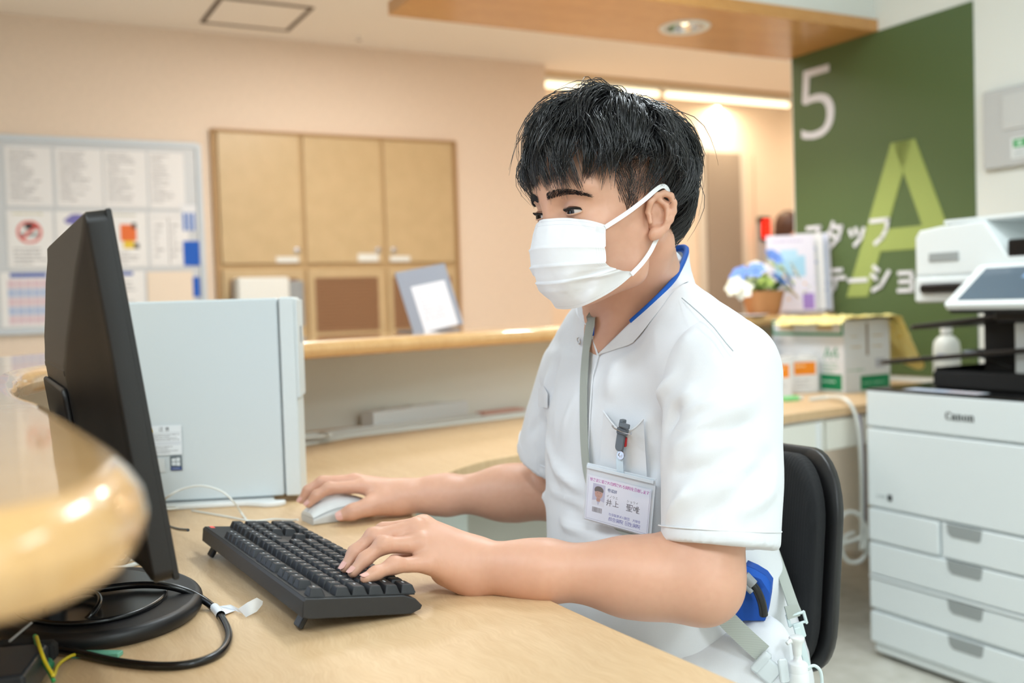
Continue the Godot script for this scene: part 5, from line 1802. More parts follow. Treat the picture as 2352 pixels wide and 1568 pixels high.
# where the line of sight through a picture point meets a field
func meet(prims: Array, x: float, y: float, from := 0.7, lift := 0.0) -> Vector3:
	var d := (look * Vector3((x - 1176.0) / FOCAL, -(y - 784.0) / FOCAL, -1.0)).normalized()
	return march(prims, EYE + d * from, d, lift)


func march(prims: Array, p: Vector3, d: Vector3, lift := 0.0) -> Vector3:
	for k in 60:
		var e := field(prims, p) - lift
		if e < 0.0004:
			break
		p += d * e * 0.8
	return p


func nets(mb: MB, prims: Array, lo: Vector3, hi: Vector3, cell: float, smooth := 2, shift = null) -> void:
	var nx := int(ceil((hi.x - lo.x) / cell))
	var ny := int(ceil((hi.y - lo.y) / cell))
	var nz := int(ceil((hi.z - lo.z) / cell))
	var sx := 1
	var sy := nx + 1
	var sz := (nx + 1) * (ny + 1)
	var val := PackedFloat32Array()
	val.resize(sz * (nz + 1))
	val.fill(1e6)
	var ids := PackedInt32Array()
	ids.resize(sz * (nz + 1))
	ids.fill(-1)
	var S := 5
	var rad := S * cell * 0.87
	var cells := PackedInt32Array()
	var ci := PackedInt32Array()
	for bz in range(0, nz, S):
		for by in range(0, ny, S):
			for bx_ in range(0, nx, S):
				var c := lo + Vector3(bx_ + S * 0.5, by + S * 0.5, bz + S * 0.5) * cell
				var near := []
				var d := 1e3
				for q: Prim in prims:
					var e := q.d(c)
					if e < rad * 2.6 + q.k:
						near.append(q)
					if not q.sub:
						d = minf(d, e)
				if d > rad * 1.3 + 0.01 or near.is_empty():
					continue
				if absf(field(near, c)) > rad * 1.6 + 0.012:
					continue
				var ex := mini(bx_ + S, nx)
				var ey := mini(by + S, ny)
				var ez := mini(bz + S, nz)
				for k in range(bz, ez + 1):
					for j in range(by, ey + 1):
						for i in range(bx_, ex + 1):
							var at_ := i + j * sy + k * sz
							if val[at_] > 1e5:
								val[at_] = field(near, lo + Vector3(i, j, k) * cell)
				for k in range(bz, ez):
					for j in range(by, ey):
						for i in range(bx_, ex):
							cells.append(i); ci.append(j); ci.append(k)
	var offs := PackedInt32Array([0, sx, sy, sx + sy, sz, sx + sz, sy + sz, sx + sy + sz])
	var edges := PackedInt32Array([0, 1, 2, 3, 4, 5, 6, 7, 0, 2, 1, 3, 4, 6, 5, 7, 0, 4, 1, 5, 2, 6, 3, 7])
	var verts := PackedVector3Array()
	var used := PackedInt32Array()
	for m in cells.size():
		var i := cells[m]
		var j := ci[m * 2]
		var k := ci[m * 2 + 1]
		var base := i + j * sy + k * sz
		var neg := 0
		for o in 8:
			if val[base + offs[o]] < 0.0:
				neg += 1
		if neg == 0 or neg == 8:
			continue
		var sum := Vector3.ZERO
		var cnt := 0
		for e in range(0, 24, 2):
			var va := val[base + offs[edges[e]]]
			var vb := val[base + offs[edges[e + 1]]]
			if (va < 0.0) != (vb < 0.0):
				var t := va / (va - vb)
				var pa := edges[e]
				var pb := edges[e + 1]
				sum += Vector3(pa & 1, (pa >> 1) & 1, pa >> 2).lerp(Vector3(pb & 1, (pb >> 1) & 1, pb >> 2), t)
				cnt += 1
		ids[base] = verts.size()
		verts.append(lo + (Vector3(i, j, k) + sum / cnt) * cell)
		used.append(base)
	var quads := PackedInt32Array()
	for q in used.size():
		var base := used[q]
		var v0 := val[base]
		for ax in 3:
			var s: int = [sx, sy, sz][ax]
			var v1 := val[base + s]
			if v1 > 1e5 or (v0 < 0.0) == (v1 < 0.0):
				continue
			var u: int = [sy, sz, sx][ax]
			var w: int = [sz, sx, sy][ax]
			if base - u - w < 0:
				continue
			var a := ids[base]
			var b := ids[base - u]
			var c := ids[base - u - w]
			var d := ids[base - w]
			if a < 0 or b < 0 or c < 0 or d < 0:
				continue
			if v0 < 0.0:
				quads.append_array(PackedInt32Array([a, b, c, d]))
			else:
				quads.append_array(PackedInt32Array([a, d, c, b]))
	for it in smooth:
		var acc := PackedVector3Array()
		acc.resize(verts.size())
		var num := PackedFloat32Array()
		num.resize(verts.size())
		for q in range(0, quads.size(), 4):
			for e in 4:
				var a := quads[q + e]
				var b := quads[q + (e + 1) % 4]
				acc[a] += verts[b]; acc[b] += verts[a]
				num[a] += 1.0; num[b] += 1.0
		for i in verts.size():
			if num[i] > 0.0:
				verts[i] = verts[i].lerp(acc[i] / num[i], 0.5)
	if shift != null:
		var nr := PackedVector3Array()
		nr.resize(verts.size())
		for q in range(0, quads.size(), 4):
			var g := (verts[quads[q + 2]] - verts[quads[q]]).cross(verts[quads[q + 3]] - verts[quads[q + 1]])
			for e in 4:
				nr[quads[q + e]] += g
		for i in verts.size():
			var n := nr[i].normalized()
			verts[i] += n * (shift.call(verts[i], n) as float)
	var first := mb.v.size()
	for p in verts:
		mb.vert(p)
	for q in range(0, quads.size(), 4):
		mb.quad(first + quads[q], first + quads[q + 1], first + quads[q + 2], first + quads[q + 3])


# ---------------------------------------------------------------- the nurse
const FACE := Vector3(-0.8660254, 0, 0.5)    # the way the chest points
const LEFT := Vector3(0.5, 0, 0.8660254)     # towards the nurse's left
var head := Transform3D()
var skin_prims := []
var head_prims := []
var shirt_prims := []
var trunk_prims := []
var sleeve_prims := []


func H(a: float, b: float, f: float) -> Vector3:   # head axes: left, up, forward
	return head * Vector3(a, b, f)


func left_arm_prims() -> Array:
	var P := []
	var sl := at(1662, 850, 1.20)
	var el := at(1612, 1338, 1.135)
	var wl := at(1100, 1300, 1.195)
	P.append(cap(sl, el, 0.05, 0.042, 0.03))
	P.append(cap(el, el.lerp(wl, 0.3), 0.041, 0.0405, 0.03))
	P.append(cap(el.lerp(wl, 0.25) + Vector3(0, 0.002, 0), el.lerp(wl, 0.75), 0.041, 0.030, 0.03))
	P.append(cap(el.lerp(wl, 0.7), wl + Vector3(0, 0.006, 0), 0.031, 0.0235, 0.02))
	P.append(cap(el.lerp(wl, 0.7), wl + Vector3(0, -0.008, 0.002), 0.0305, 0.0225, 0.02))
	return P


func right_arm_prims() -> Array:
	var P := []
	var sr := at(1335, 848, 1.52)
	var er := at(1285, 1128, 1.655)
	var wr := at(935, 1139, 1.645)
	P.append(cap(sr, er, 0.048, 0.043, 0.03))
	P.append(cap(er, er.lerp(wr, 0.35), 0.043, 0.041, 0.03))
	P.append(cap(er.lerp(wr, 0.3), er.lerp(wr, 0.8), 0.041, 0.027, 0.03))
	P.append(cap(er.lerp(wr, 0.75), wr + Vector3(0, 0.0, 0.008), 0.028, 0.021, 0.02))
	P.append(cap(er.lerp(wr, 0.75), wr + Vector3(0, 0.002, -0.008), 0.028, 0.020, 0.02))
	return P


func finger(P: Array, pts: Array, radii: Array, k := 0.006) -> void:
	for i in pts.size() - 1:
		P.append(cap(pts[i], pts[i + 1], radii[i], radii[i + 1], k))


func left_hand_prims() -> Array:
	var P := left_arm_prims()
	var wl := at(1100, 1300, 1.195)
	var mid := [at(956, 1213, 1.184), at(858, 1233, 1.172), at(815, 1268, 1.160), at(793, 1303, 1.150)]
	var ring := [at(968, 1250, 1.167), at(880, 1252, 1.152), at(838, 1284, 1.141), at(811, 1314, 1.131)]
	var pinky := [at(985, 1293, 1.156), at(905, 1299, 1.133), at(862, 1316, 1.118), at(838, 1328, 1.108)]
	var index := [at(972, 1206, 1.207), at(880, 1218, 1.204), at(838, 1258, 1.190), at(818, 1292, 1.178)]
	var wu := wl + Vector3(-0.006, 0.010, -0.004)
	var wd := wl + Vector3(-0.006, -0.012, 0.004)
	P.append(cap(wu, index[0], 0.020, 0.0115, 0.016))
	P.append(cap(wu, mid[0], 0.020, 0.0125, 0.016))
	P.append(cap(wl, ring[0], 0.020, 0.0125, 0.016))
	P.append(cap(wd, pinky[0], 0.021, 0.0125, 0.016))
	P.append(cap(at(1075, 1322, 1.196), at(1020, 1312, 1.185), 0.020, 0.015, 0.016))
	finger(P, mid, [0.0112, 0.0094, 0.0082, 0.0068])
	finger(P, ring, [0.0110, 0.0092, 0.0080, 0.0066])
	for q: Vector3 in [mid[0], ring[0], mid[1], ring[1], pinky[1], index[0]]:
		P.append(cap(q + Vector3(0, 0.002, 0.001), q + Vector3(0.002, 0.002, 0.001), 0.0092, 0.0092, 0.006))
	finger(P, pinky, [0.0104, 0.0083, 0.0074, 0.0060])
	finger(P, index, [0.0110, 0.0092, 0.0084, 0.0068])
	# thumb on the far side, tip down towards the space bar
	finger(P, [at(1060, 1285, 1.225), at(1000, 1280, 1.235), at(945, 1280, 1.225), at(905, 1288, 1.215)], [0.018, 0.0125, 0.0105, 0.0085], 0.012)
	return P


func right_hand_prims() -> Array:
	var P := right_arm_prims()
	var wr := at(935, 1139, 1.645)
	var index := [at(836, 1117, 1.632), at(756, 1120, 1.622), at(727, 1138, 1.618), at(709, 1157, 1.616)]
	var mid := [at(815, 1104, 1.655), at(740, 1106, 1.648), at(708, 1126, 1.645), at(693, 1148, 1.643)]
	var ring := [at(818, 1108, 1.678), at(745, 1116, 1.675), at(718, 1136, 1.672), at(708, 1156, 1.67)]
	var pinky := [at(828, 1118, 1.698), at(770, 1130, 1.7), at(748, 1146, 1.698), at(738, 1162, 1.696)]
	P.append(cap(wr + Vector3(0, 0, 0.01), index[0], 0.021, 0.0122, 0.016))
	P.append(cap(wr, mid[0], 0.021, 0.0125, 0.016))
	P.append(cap(wr + Vector3(0, 0, -0.008), ring[0], 0.020, 0.0118, 0.016))
	P.append(cap(wr + Vector3(0, -0.002, -0.014), pinky[0], 0.019, 0.0108, 0.016))
	P.append(cap(at(905, 1156, 1.632), at(868, 1158, 1.622), 0.019, 0.016, 0.016))
	finger(P, index, [0.0112, 0.0092, 0.0085, 0.0068])
	finger(P, mid, [0.0112, 0.0094, 0.0086, 0.0068])
	finger(P, ring, [0.0108, 0.009, 0.0082, 0.0066])
	finger(P, pinky, [0.0098, 0.0080, 0.0073, 0.0060])
	finger(P, [at(880, 1152, 1.622), at(846, 1164, 1.605), at(811, 1175, 1.595), at(783, 1184, 1.592)], [0.0185, 0.0128, 0.0112, 0.0092], 0.012)
	return P


func build_head() -> void:
	var face := Vector3(-0.84, -0.06, 0.545).normalized()
	var side := Vector3.UP.cross(face).normalized()
	head = Transform3D(Basis(side, face.cross(side).normalized(), face), at(1410, 503, 1.26))
	var e := func(c: Vector3, r: Vector3, k := 0.02, sub := false) -> Prim:
		return ell(head * Transform3D(Basis(), c), r, k, sub)
	var P := []
	P.append(e.call(Vector3(0, 0.052, -0.004), Vector3(0.076, 0.090, 0.092)))          # skull
	P.append(e.call(Vector3(0, 0.010, 0.032), Vector3(0.060, 0.085, 0.066), 0.02))       # face
	P.append(e.call(Vector3(0, -0.05, 0.048), Vector3(0.040, 0.044, 0.042), 0.03))         # mouth and chin
	for s: float in [-1.0, 1.0]:
		P.append(cap(H(s * 0.050, -0.025, 0.004), H(s * 0.044, -0.064, 0.014), 0.015, 0.013, 0.025))   # jaw
		P.append(cap(H(s * 0.044, -0.064, 0.014), H(s * 0.012, -0.086, 0.060), 0.013, 0.011, 0.025))
		P.append(e.call(Vector3(s * 0.042, -0.012, 0.064), Vector3(0.020, 0.018, 0.018), 0.02))  # cheek bone
		P.append(cap(H(s * 0.012, 0.032, 0.088), H(s * 0.046, 0.036, 0.07), 0.0125, 0.012, 0.02))  # brow
		P.append(e.call(Vector3(s * 0.031, 0.010, 0.0985), Vector3(0.019, 0.0125, 0.0125), 0.016, true))  # eye hollow
	P.append(cap(H(0, 0.018, 0.091), H(0, -0.028, 0.098), 0.0075, 0.0105, 0.014))     # nose
	for s: float in [-1.0, 1.0]:
		P.append(e.call(Vector3(s * 0.0315, 0.0085, 0.0745), Vector3(0.0152, 0.0142, 0.0148), 0.006))   # lids over the eyeball
	head_prims = P


func ear_prims(s: float) -> Array:
	var P := []
	var o := Vector3(s * 0.0725, -0.004, 0.006)
	var out := Vector3(s * 0.80, 0.02, -0.6).normalized()      # the plate stands away from the head
	var q := func(bk: float, up: float, off := 0.0) -> Vector3:   # back, up in the plane of the ear
		return head * (o + Vector3(s * 0.38, 0.02, -0.925).normalized() * bk + Vector3(0, 0.985, -0.17).normalized() * up + Vector3(s * 0.925, 0, 0.38) * off)
	# helix
	var hx := [[-0.002, 0.006, 0.0], [-0.001, 0.017, 0.004], [0.006, 0.0245, 0.005], [0.015, 0.0265, 0.005], [0.0235, 0.023, 0.005], [0.028, 0.014, 0.005], [0.0285, 0.004, 0.004], [0.0255, -0.006, 0.003], [0.020, -0.014, 0.002], [0.013, -0.021, 0.001], [0.006, -0.0235, 0.0]]
	for i in hx.size() - 1:
		var r0: float = 0.0036 if i < 8 else 0.0050
		P.append(cap(q.call(hx[i][0], hx[i][1], hx[i][2]), q.call(hx[i + 1][0], hx[i + 1][1], hx[i + 1][2]), r0, r0, 0.003))
	# plate behind, lobe, antihelix, tragus
	P.append(cap(q.call(0.008, 0.012, -0.0085), q.call(0.010, -0.010, -0.0085), 0.0090, 0.0078, 0.004))
	P.append(cap(q.call(0.016, 0.012, -0.008), q.call(0.016, -0.004, -0.008), 0.0075, 0.0075, 0.004))
	P.append(cap(q.call(0.008, -0.0185, 0.0), q.call(0.012, -0.0165, 0.0), 0.0060, 0.0055, 0.005))
	P.append(cap(q.call(0.012, 0.019, -0.004), q.call(0.023, 0.010, -0.004), 0.0062, 0.0062, 0.004))
	P.append(cap(q.call(0.023, 0.010, -0.004), q.call(0.0225, -0.002, -0.004), 0.006, 0.006, 0.004))
	var ah := [[0.011, 0.018, 0.004], [0.018, 0.012, 0.0055], [0.0205, 0.003, 0.006], [0.018, -0.006, 0.006], [0.0125, -0.012, 0.005]]
	for i in ah.size() - 1:
		P.append(cap(q.call(ah[i][0], ah[i][1], ah[i][2]), q.call(ah[i + 1][0], ah[i + 1][1], ah[i + 1][2]), 0.003, 0.0028, 0.003))
	P.append(cap(q.call(0.0, 0.0, 0.003), q.call(0.001, -0.006, 0.004), 0.0036, 0.0034, 0.004))
	P.append(ell(Transform3D(head.basis, q.call(0.0095, -0.002, 0.0060)), Vector3(0.0075, 0.0105, 0.0075), 0.003, true))   # concha
	return P


func build_body_fields() -> void:
	build_head()
	var n0 := at(1462, 690, 1.355)
	var P := []
	P.append(cap(H(0, -0.03, -0.022), n0, 0.056, 0.060, 0.03))
	for s: float in [-1.0, 1.0]:    # neck cords
		P.append(cap(H(s * 0.055, -0.035, -0.025), n0 + FACE * 0.045 + LEFT * s * 0.018 + Vector3(0, -0.02, 0), 0.016, 0.012, 0.025))
	P.append(cap(n0, n0 + Vector3(0, -0.12, 0) + FACE * -0.01, 0.060, 0.065, 0.04))
	P.append(cap(n0 + Vector3(0, -0.045, 0) + LEFT * 0.05, at(1650, 850, 1.21), 0.034, 0.042, 0.04))
	P.append(cap(n0 + Vector3(0, -0.045, 0) - LEFT * 0.05, at(1345, 848, 1.51), 0.034, 0.042, 0.04))
	P.append(cap(n0 + Vector3(0, -0.05, 0) + FACE * 0.030, n0 + Vector3(0, -0.11, 0) + FACE * 0.012, 0.040, 0.04, 0.03))
	P.append(cap(Vector3(0.18, 0.86, -1.39), Vector3(0.21, 0.6, -1.42), 0.10, 0.10, 0.05))
	skin_prims = P

	# tunic
	var S := []
	var loft := Prim.new()
	loft.kind = 2
	loft.ax = LEFT
	loft.az = FACE
	loft.k = 0.05
	loft.rings = [[0.50, 0.225, -1.425, 0.195, 0.15], [0.58, 0.215, -1.42, 0.19, 0.15], [0.66, 0.20, -1.412, 0.18, 0.145], [0.74, 0.190, -1.402, 0.170, 0.132], [0.82, 0.182, -1.395, 0.166, 0.120], [0.89, 0.178, -1.388, 0.160, 0.110], [0.95, 0.174, -1.38, 0.145, 0.096], [0.985, 0.170, -1.38, 0.12, 0.085], [1.005, 0.170, -1.38, 0.085, 0.07]]
	S.append(loft)
	S.append(cap(n0 + LEFT * 0.045 + Vector3(0, -0.012, 0), at(1660, 856, 1.20), 0.052, 0.070, 0.05))
	S.append(cap(n0 - LEFT * 0.045 + Vector3(0, -0.012, 0), at(1335, 850, 1.52), 0.052, 0.062, 0.05))
	S.append(cap(n0 + Vector3(0, -0.02, 0), n0 + Vector3(0, 0.012, 0) - FACE * 0.012, 0.072, 0.066, 0.03))
	S.append(cap(n0 + Vector3(0, -0.03, 0), H(0, -0.02, -0.02), 0.0615, 0.072, 0.006, true))
	S.append(cap(n0 + Vector3(0, 0.015, 0) + FACE * 0.03 + LEFT * 0.016, at(1376, 800, 1.235), 0.050, 0.006, 0.006, true))
	trunk_prims = S
	var cu := at(1652, 1250, 1.146)
	var dl := (cu - at(1662, 850, 1.20)).normalized()
	var ru := at(1278, 1046, 1.60)
	var dr := (ru - at(1335, 850, 1.52)).normalized()
	var sl := [cap(at(1660, 856, 1.195), cu + dl * 0.05, 0.070, 0.0675, 0.02), ell(Transform3D(Basis(), cu + dl * 0.6), Vector3(0.6, 0.6, 0.6), 0.006, true)]
	var sr := [cap(at(1335, 850, 1.52), ru + dr * 0.05, 0.062, 0.0655, 0.02), ell(Transform3D(Basis(), ru + dr * 0.6), Vector3(0.6, 0.6, 0.6), 0.006, true)]
	sleeve_prims = [sl, sr]
	shirt_prims = S.duplicate()
	shirt_prims.insert(0, sl[0])
	shirt_prims.insert(0, sr[0])


# folds of the tunic: ridges along lines, each [from, to, width, height]
var folds := []


func fold(x0: float, y0: float, x1: float, y1: float, w: float, h: float) -> void:
	folds.append([meet(shirt_prims, x0, y0), meet(shirt_prims, x1, y1), w, h])


var cloth_noise: FastNoiseLite


func cloth_shift(p: Vector3, n: Vector3) -> float:
	var s := cloth_noise.get_noise_3d(p.x * 1.0, p.y * 0.5, p.z) * 0.004
	for f in folds:
		var a: Vector3 = f[0]
		var ab: Vector3 = f[1] - a
		var t := clampf((p - a).dot(ab) / ab.length_squared(), 0.0, 1.0)
		var q := p - (a + ab * t)
		var l := q.length()
		var w: float = f[2] * 0.8
		if l < w * 3.0:
			s += 2.3 * f[3] * exp(-l * l / (w * w)) * sin(PI * clampf(t * 0.9 + 0.05, 0.0, 1.0))
	return s


func nurse() -> void:
	build_body_fields()
	var t := thing("person", "seated person in a white short-sleeved tunic and face mask typing at the desk", "person", Transform3D(Basis(), Vector3(0.21, 0.0, -1.42)))
	var skin := mat(rgb(217, 167, 140), 0.46, {"subsurf_scatter_enabled": true, "subsurf_scatter_strength": 0.12, "albedo_texture": noise_tex(0.06, Color(0.975, 0.962, 0.958), Color.WHITE, 31), "uv1_triplanar": true, "uv1_scale": Vector3(5, 5, 5)})
	M.skin = skin
	# body: trunk and arms, hands and head on finer grids
	var mb := MB.new()
	nets(mb, skin_prims, Vector3(-0.25, 0.45, -1.78), Vector3(0.42, 1.16, -1.0), 0.008, 2)
	nets(mb, left_hand_prims(), Vector3(-0.24, 0.66, -1.32), Vector3(0.32, 0.95, -1.02), 0.003, 1)
	nets(mb, right_hand_prims(), Vector3(-0.42, 0.66, -1.78), Vector3(0.16, 0.93, -1.45), 0.003, 1)
	nets(mb, head_prims, H(0, 0, 0) - Vector3(0.15, 0.15, 0.15), H(0, 0, 0) + Vector3(0.15, 0.17, 0.15), 0.0034, 1)
	for s: float in [1.0, -1.0]:
		var c := H(s * 0.085, 0, -0.01)
		nets(mb, ear_prims(s), c - Vector3(0.045, 0.045, 0.045), c + Vector3(0.045, 0.045, 0.045), 0.0017, 1)
	put_world("body", mb, skin, t)
	# tunic
	cloth_noise = FastNoiseLite.new()
	cloth_noise.seed = 4
	cloth_noise.frequency = 9.0
	cloth_noise.fractal_octaves = 3
	tunic_folds()
	var cloth := mat(rgb(234, 236, 240), 0.85, {"rim_enabled": true, "rim": 0.25, "albedo_texture": noise_tex(0.3, Color(0.97, 0.97, 0.97), Color.WHITE, 41), "uv1_triplanar": true, "uv1_scale": Vector3(10, 10, 10)})
	M.cloth = cloth
	var sm := MB.new()
	nets(sm, trunk_prims, Vector3(-0.06, 0.48, -1.74), Vector3(0.48, 1.14, -1.02), 0.0055, 2, cloth_shift)
	for k in 2:
		var c: Vector3 = (sleeve_prims[k][0] as Prim).a.lerp((sleeve_prims[k][0] as Prim).b, 0.5)
		nets(sm, sleeve_prims[k], c - Vector3(0.14, 0.24, 0.16), c + Vector3(0.14, 0.24, 0.16), 0.005, 1, cloth_shift)
	var shirt := put_world("tunic", sm, cloth, t)
	shirt.set_meta("label", "white short-sleeved tunic with a blue-edged collar")
	trousers(t, cloth)
	collar(t, shirt, cloth)
	face_parts(t)
	hair(t)
	face_mask(t)
	nails(t)
	worn_things(cloth)


func tunic_folds() -> void:
	fold(1540, 850, 1470, 985, 0.012, 0.006)
	fold(1505, 880, 1490, 1080, 0.010, -0.005)
	fold(1600, 890, 1530, 930, 0.014, 0.004)
	fold(1640, 960, 1540, 1040, 0.014, 0.004)
	fold(1700, 1010, 1570, 1060, 0.014, 0.003)
	fold(1760, 900, 1620, 960, 0.016, 0.003)
	fold(1720, 1090, 1560, 1150, 0.016, 0.004)
	fold(1780, 1030, 1700, 1130, 0.014, -0.004)
	fold(1245, 1075, 1330, 1170, 0.010, -0.006)
	fold(1235, 1110, 1330, 1215, 0.012, 0.005)
	fold(1270, 1060, 1345, 1130, 0.010, 0.004)
	fold(1250, 1190, 1400, 1230, 0.012, -0.005)
	fold(1300, 1240, 1480, 1245, 0.014, 0.004)
	fold(1262, 850, 1245, 960, 0.012, 0.004)
	fold(1290, 800, 1262, 920, 0.012, -0.003)
	fold(1420, 830, 1395, 920, 0.016, 0.003)
	fold(1600, 740, 1530, 800, 0.014, 0.003)
	fold(1700, 780, 1660, 830, 0.016, -0.003)
	fold(1560, 900, 1525, 1000, 0.010, -0.004)
	fold(1590, 1120, 1530, 1200, 0.011, 0.004)
	fold(1740, 960, 1640, 1010, 0.010, -0.003)
	fold(1780, 1120, 1690, 1190, 0.012, 0.004)
	fold(1770, 1060, 1650, 1080, 0.009, 0.003)
	fold(1680, 1140, 1600, 1210, 0.010, -0.003)
	fold(1480, 780, 1400, 850, 0.014, 0.003)
	fold(1330, 900, 1290, 1020, 0.014, 0.003)
	fold(1255, 1000, 1300, 1120, 0.010, 0.003)
	fold(1510, 1080, 1500, 1180, 0.010, 0.004)
	fold(1245, 930, 1215, 1000, 0.010, -0.003)
	fold(1560, 960, 1660, 900, 0.008, 0.0025)
	fold(1545, 1010, 1650, 980, 0.007, -0.0025)
	fold(1540, 1060, 1690, 1010, 0.008, 0.0025)
	fold(1545, 1090, 1640, 1070, 0.007, -0.002)
	fold(1700, 1170, 1780, 1100, 0.008, 0.0025)
	fold(1560, 870, 1600, 820, 0.009, 0.003)
	fold(1360, 1170, 1260, 1120, 0.008, 0.003)
	fold(1380, 1230, 1290, 1200, 0.008, 0.003)


func trousers(t: Node3D, cloth: Material) -> void:
	var P := []
	var hip := Vector3(0.225, 0.545, -1.425)
	for s: float in [-1.0, 1.0]:
		var h: Vector3 = hip + LEFT * s * 0.095
		var k: Vector3 = h + FACE * 0.43 + LEFT * s * 0.05 + Vector3(0, -0.045, 0)
		var a: Vector3 = k + FACE * 0.02 + Vector3(0, -0.40, 0)
		P.append(cap(h, k, 0.098, 0.07, 0.03))
		P.append(cap(k, a, 0.068, 0.058, 0.03))
	P.append(cap(hip - LEFT * 0.08, hip + LEFT * 0.08, 0.115, 0.115, 0.04))
	var mb := MB.new()
	nets(mb, P, Vector3(-0.55, 0.02, -1.85), Vector3(0.5, 0.72, -0.95), 0.011, 2, func(p, n): return cloth_noise.get_noise_3d(p.x, p.y, p.z) * 0.004)
	put_world("trousers", mb, cloth, t)
	for s: float in [-1.0, 1.0]:
		var a: Vector3 = hip + LEFT * s * 0.145 + FACE * 0.45
		a.y = 0.0
		var Q := [cap(a + Vector3(0, 0.045, 0) - FACE * 0.05, a + Vector3(0, 0.035, 0) + FACE * 0.13, 0.04, 0.034, 0.02), cap(a + Vector3(0, 0.06, 0) - FACE * 0.04, a + Vector3(0, 0.09, 0) - FACE * 0.03, 0.042, 0.045, 0.02)]
		var sb := MB.new()
		nets(sb, Q, a - Vector3(0.22, -0.002, 0.22), a + Vector3(0.22, 0.16, 0.22), 0.009, 1)
		put_world("shoe", sb, M.white_plastic, t)


func collar(t: Node3D, shirt: Node3D, cloth: Material) -> void:
	# neckline: seen edge on the near side, round the neck and down the far side to the point of the V
	var n0 := at(1462, 690, 1.355)
	var closed := trunk_prims.filter(func(q): return not q.sub)
	var sp0 := func(x: float, y: float) -> Vector3: return meet(closed, x, y, 0.8, 0.0015)
	var vp: Vector3 = sp0.call(1374, 812)
	var pts := [vp, sp0.call(1412, 775), sp0.call(1450, 738), sp0.call(1488, 704), sp0.call(1525, 668), at(1556, 630, 1.29)]
	var back := [n0 + Vector3(0, 0.066, 0) - FACE * 0.064 + LEFT * 0.03, n0 + Vector3(0, 0.07, 0) - FACE * 0.072 - LEFT * 0.01, n0 + Vector3(0, 0.060, 0) - FACE * 0.05 - LEFT * 0.05, n0 + Vector3(0, 0.03, 0) - LEFT * 0.070, at(1368, 705, 1.335), sp0.call(1360, 742), sp0.call(1364, 778), vp]
	var line := curve_pts(pts + back, 8)
	var mid := n0 + Vector3(0, 0.02, 0)
	var face := PackedVector3Array()
	var low := PackedVector3Array()
	for p in line:
		var o := p - mid
		o.y = 0
		o = o.normalized()
		face.append(o)
		var eb := clampf(minf(float(low.size()), float(line.size() - 1 - low.size())) / 14.0, 0.12, 1.0)
		var lp := p + o * 0.012 * eb + Vector3(0, -0.022 * eb, 0)
		for it in 3:
			lp -= field_normal(closed, lp) * (field(closed, lp) - 0.0012)
		low.append(lp)
	# white stand band, with the blue facing inside its upper edge
	var rows := [PackedVector3Array(), PackedVector3Array(), PackedVector3Array(), PackedVector3Array()]
	for i in line.size():
		var b := minf(1.0, minf(i, line.size() - 1 - i) / 8.0)
		rows[0].append(line[i] - face[i] * 0.002 + Vector3(0, -0.008, 0))
		rows[1].append(line[i])
		rows[2].append(line[i] + face[i] * 0.0025 + Vector3(0, -0.002, 0))
		rows[3].append(low[i])
	var w := MB.new()
	w.grid([rows[1], rows[2], rows[3]])
	put_world("collar_band", w, cloth, shirt)
	var blue := mat(rgb(10, 84, 176), 0.8)
	var inner := MB.new()
	var r1 := PackedVector3Array()
	var r2 := PackedVector3Array()
	for i in range(16, line.size() - 10):
		r1.append(line[i] + face[i] * 0.0008 + Vector3(0, 0.0008, 0))
		r2.append(line[i] - face[i] * 0.0065 + Vector3(0, -0.0065, 0))
	inner.grid([r1, r2])
	var pip := PackedVector3Array()
	for i in range(16, line.size() - 10):
		pip.append(line[i] - face[i] * 0.001)
	inner.tube(pip, [0.0034], 8)
	var bo := put_world("collar_facing", inner, blue, shirt)
	bo.set_meta("label", "bright blue collar facing")
	# placket edge, shoulder seam, snap
	var seam := MB.new()
	var sp := PackedVector3Array()
	for q in [[1566, 684], [1585, 700], [1610, 722], [1640, 752], [1668, 788], [1684, 806]]:
		sp.append(meet(shirt_prims, q[0], q[1], 0.8, 0.0016))
	seam.tube(sp, [0.0006], 6)
	put_world("shoulder_seam", seam, mat(rgb(176, 184, 190), 0.9), shirt)
	var pl := MB.new()
	var pp := PackedVector3Array()
	for q in [[1374, 812], [1362, 860], [1356, 930], [1352, 1010], [1352, 1080]]:
		pp.append(meet(shirt_prims, q[0], q[1], 0.8, 0.002))
	pl.tube(curve_pts(Array(pp), 5), [0.0011], 6)
	put_world("placket_edge", pl, cloth, shirt)
	var c := meet(shirt_prims, 1330, 783, 0.9, 0.003)
	var sn := MB.new()
	var ring := PackedVector3Array()
	var nn := field_normal(shirt_prims, c)
	var e1 := nn.cross(Vector3.UP).normalized()
	var e2 := e1.cross(nn)
	for k in 16:
		var a := TAU * k / 16
		ring.append(c + (e1 * cos(a) + e2 * sin(a)) * 0.0045)
	sn.tube(ring, [0.0009], 6, false, true)
	put_world("snap_fastener", sn, M.metal, shirt)
	# cuff hems
	for s in 2:
		var q: Vector3 = at(1655, 1212, 1.168) if s == 0 else at(1287, 1022, 1.592)
		var dn: Vector3 = (at(1655, 1245, 1.165) - at(1662, 850, 1.20)).normalized() if s == 0 else (at(1278, 1046, 1.60) - at(1335, 850, 1.52)).normalized()
		var f1 := dn.cross(Vector3.RIGHT).normalized()
		var f2 := f1.cross(dn)
		var hem := PackedVector3Array()
		for k in 48:
			var a := TAU * k / 48
			var dir := f1 * cos(a) + f2 * sin(a)
			hem.append(march(sleeve_prims[s], q + dir * 0.1, -dir, 0.0001))
		var hm := MB.new()
		hm.tube(hem, [0.0008], 6, false, true)
		put_world("cuff_seam", hm, cloth, shirt)
	# breast pocket, its mouth sagging under the clip
	var pk := MB.new()
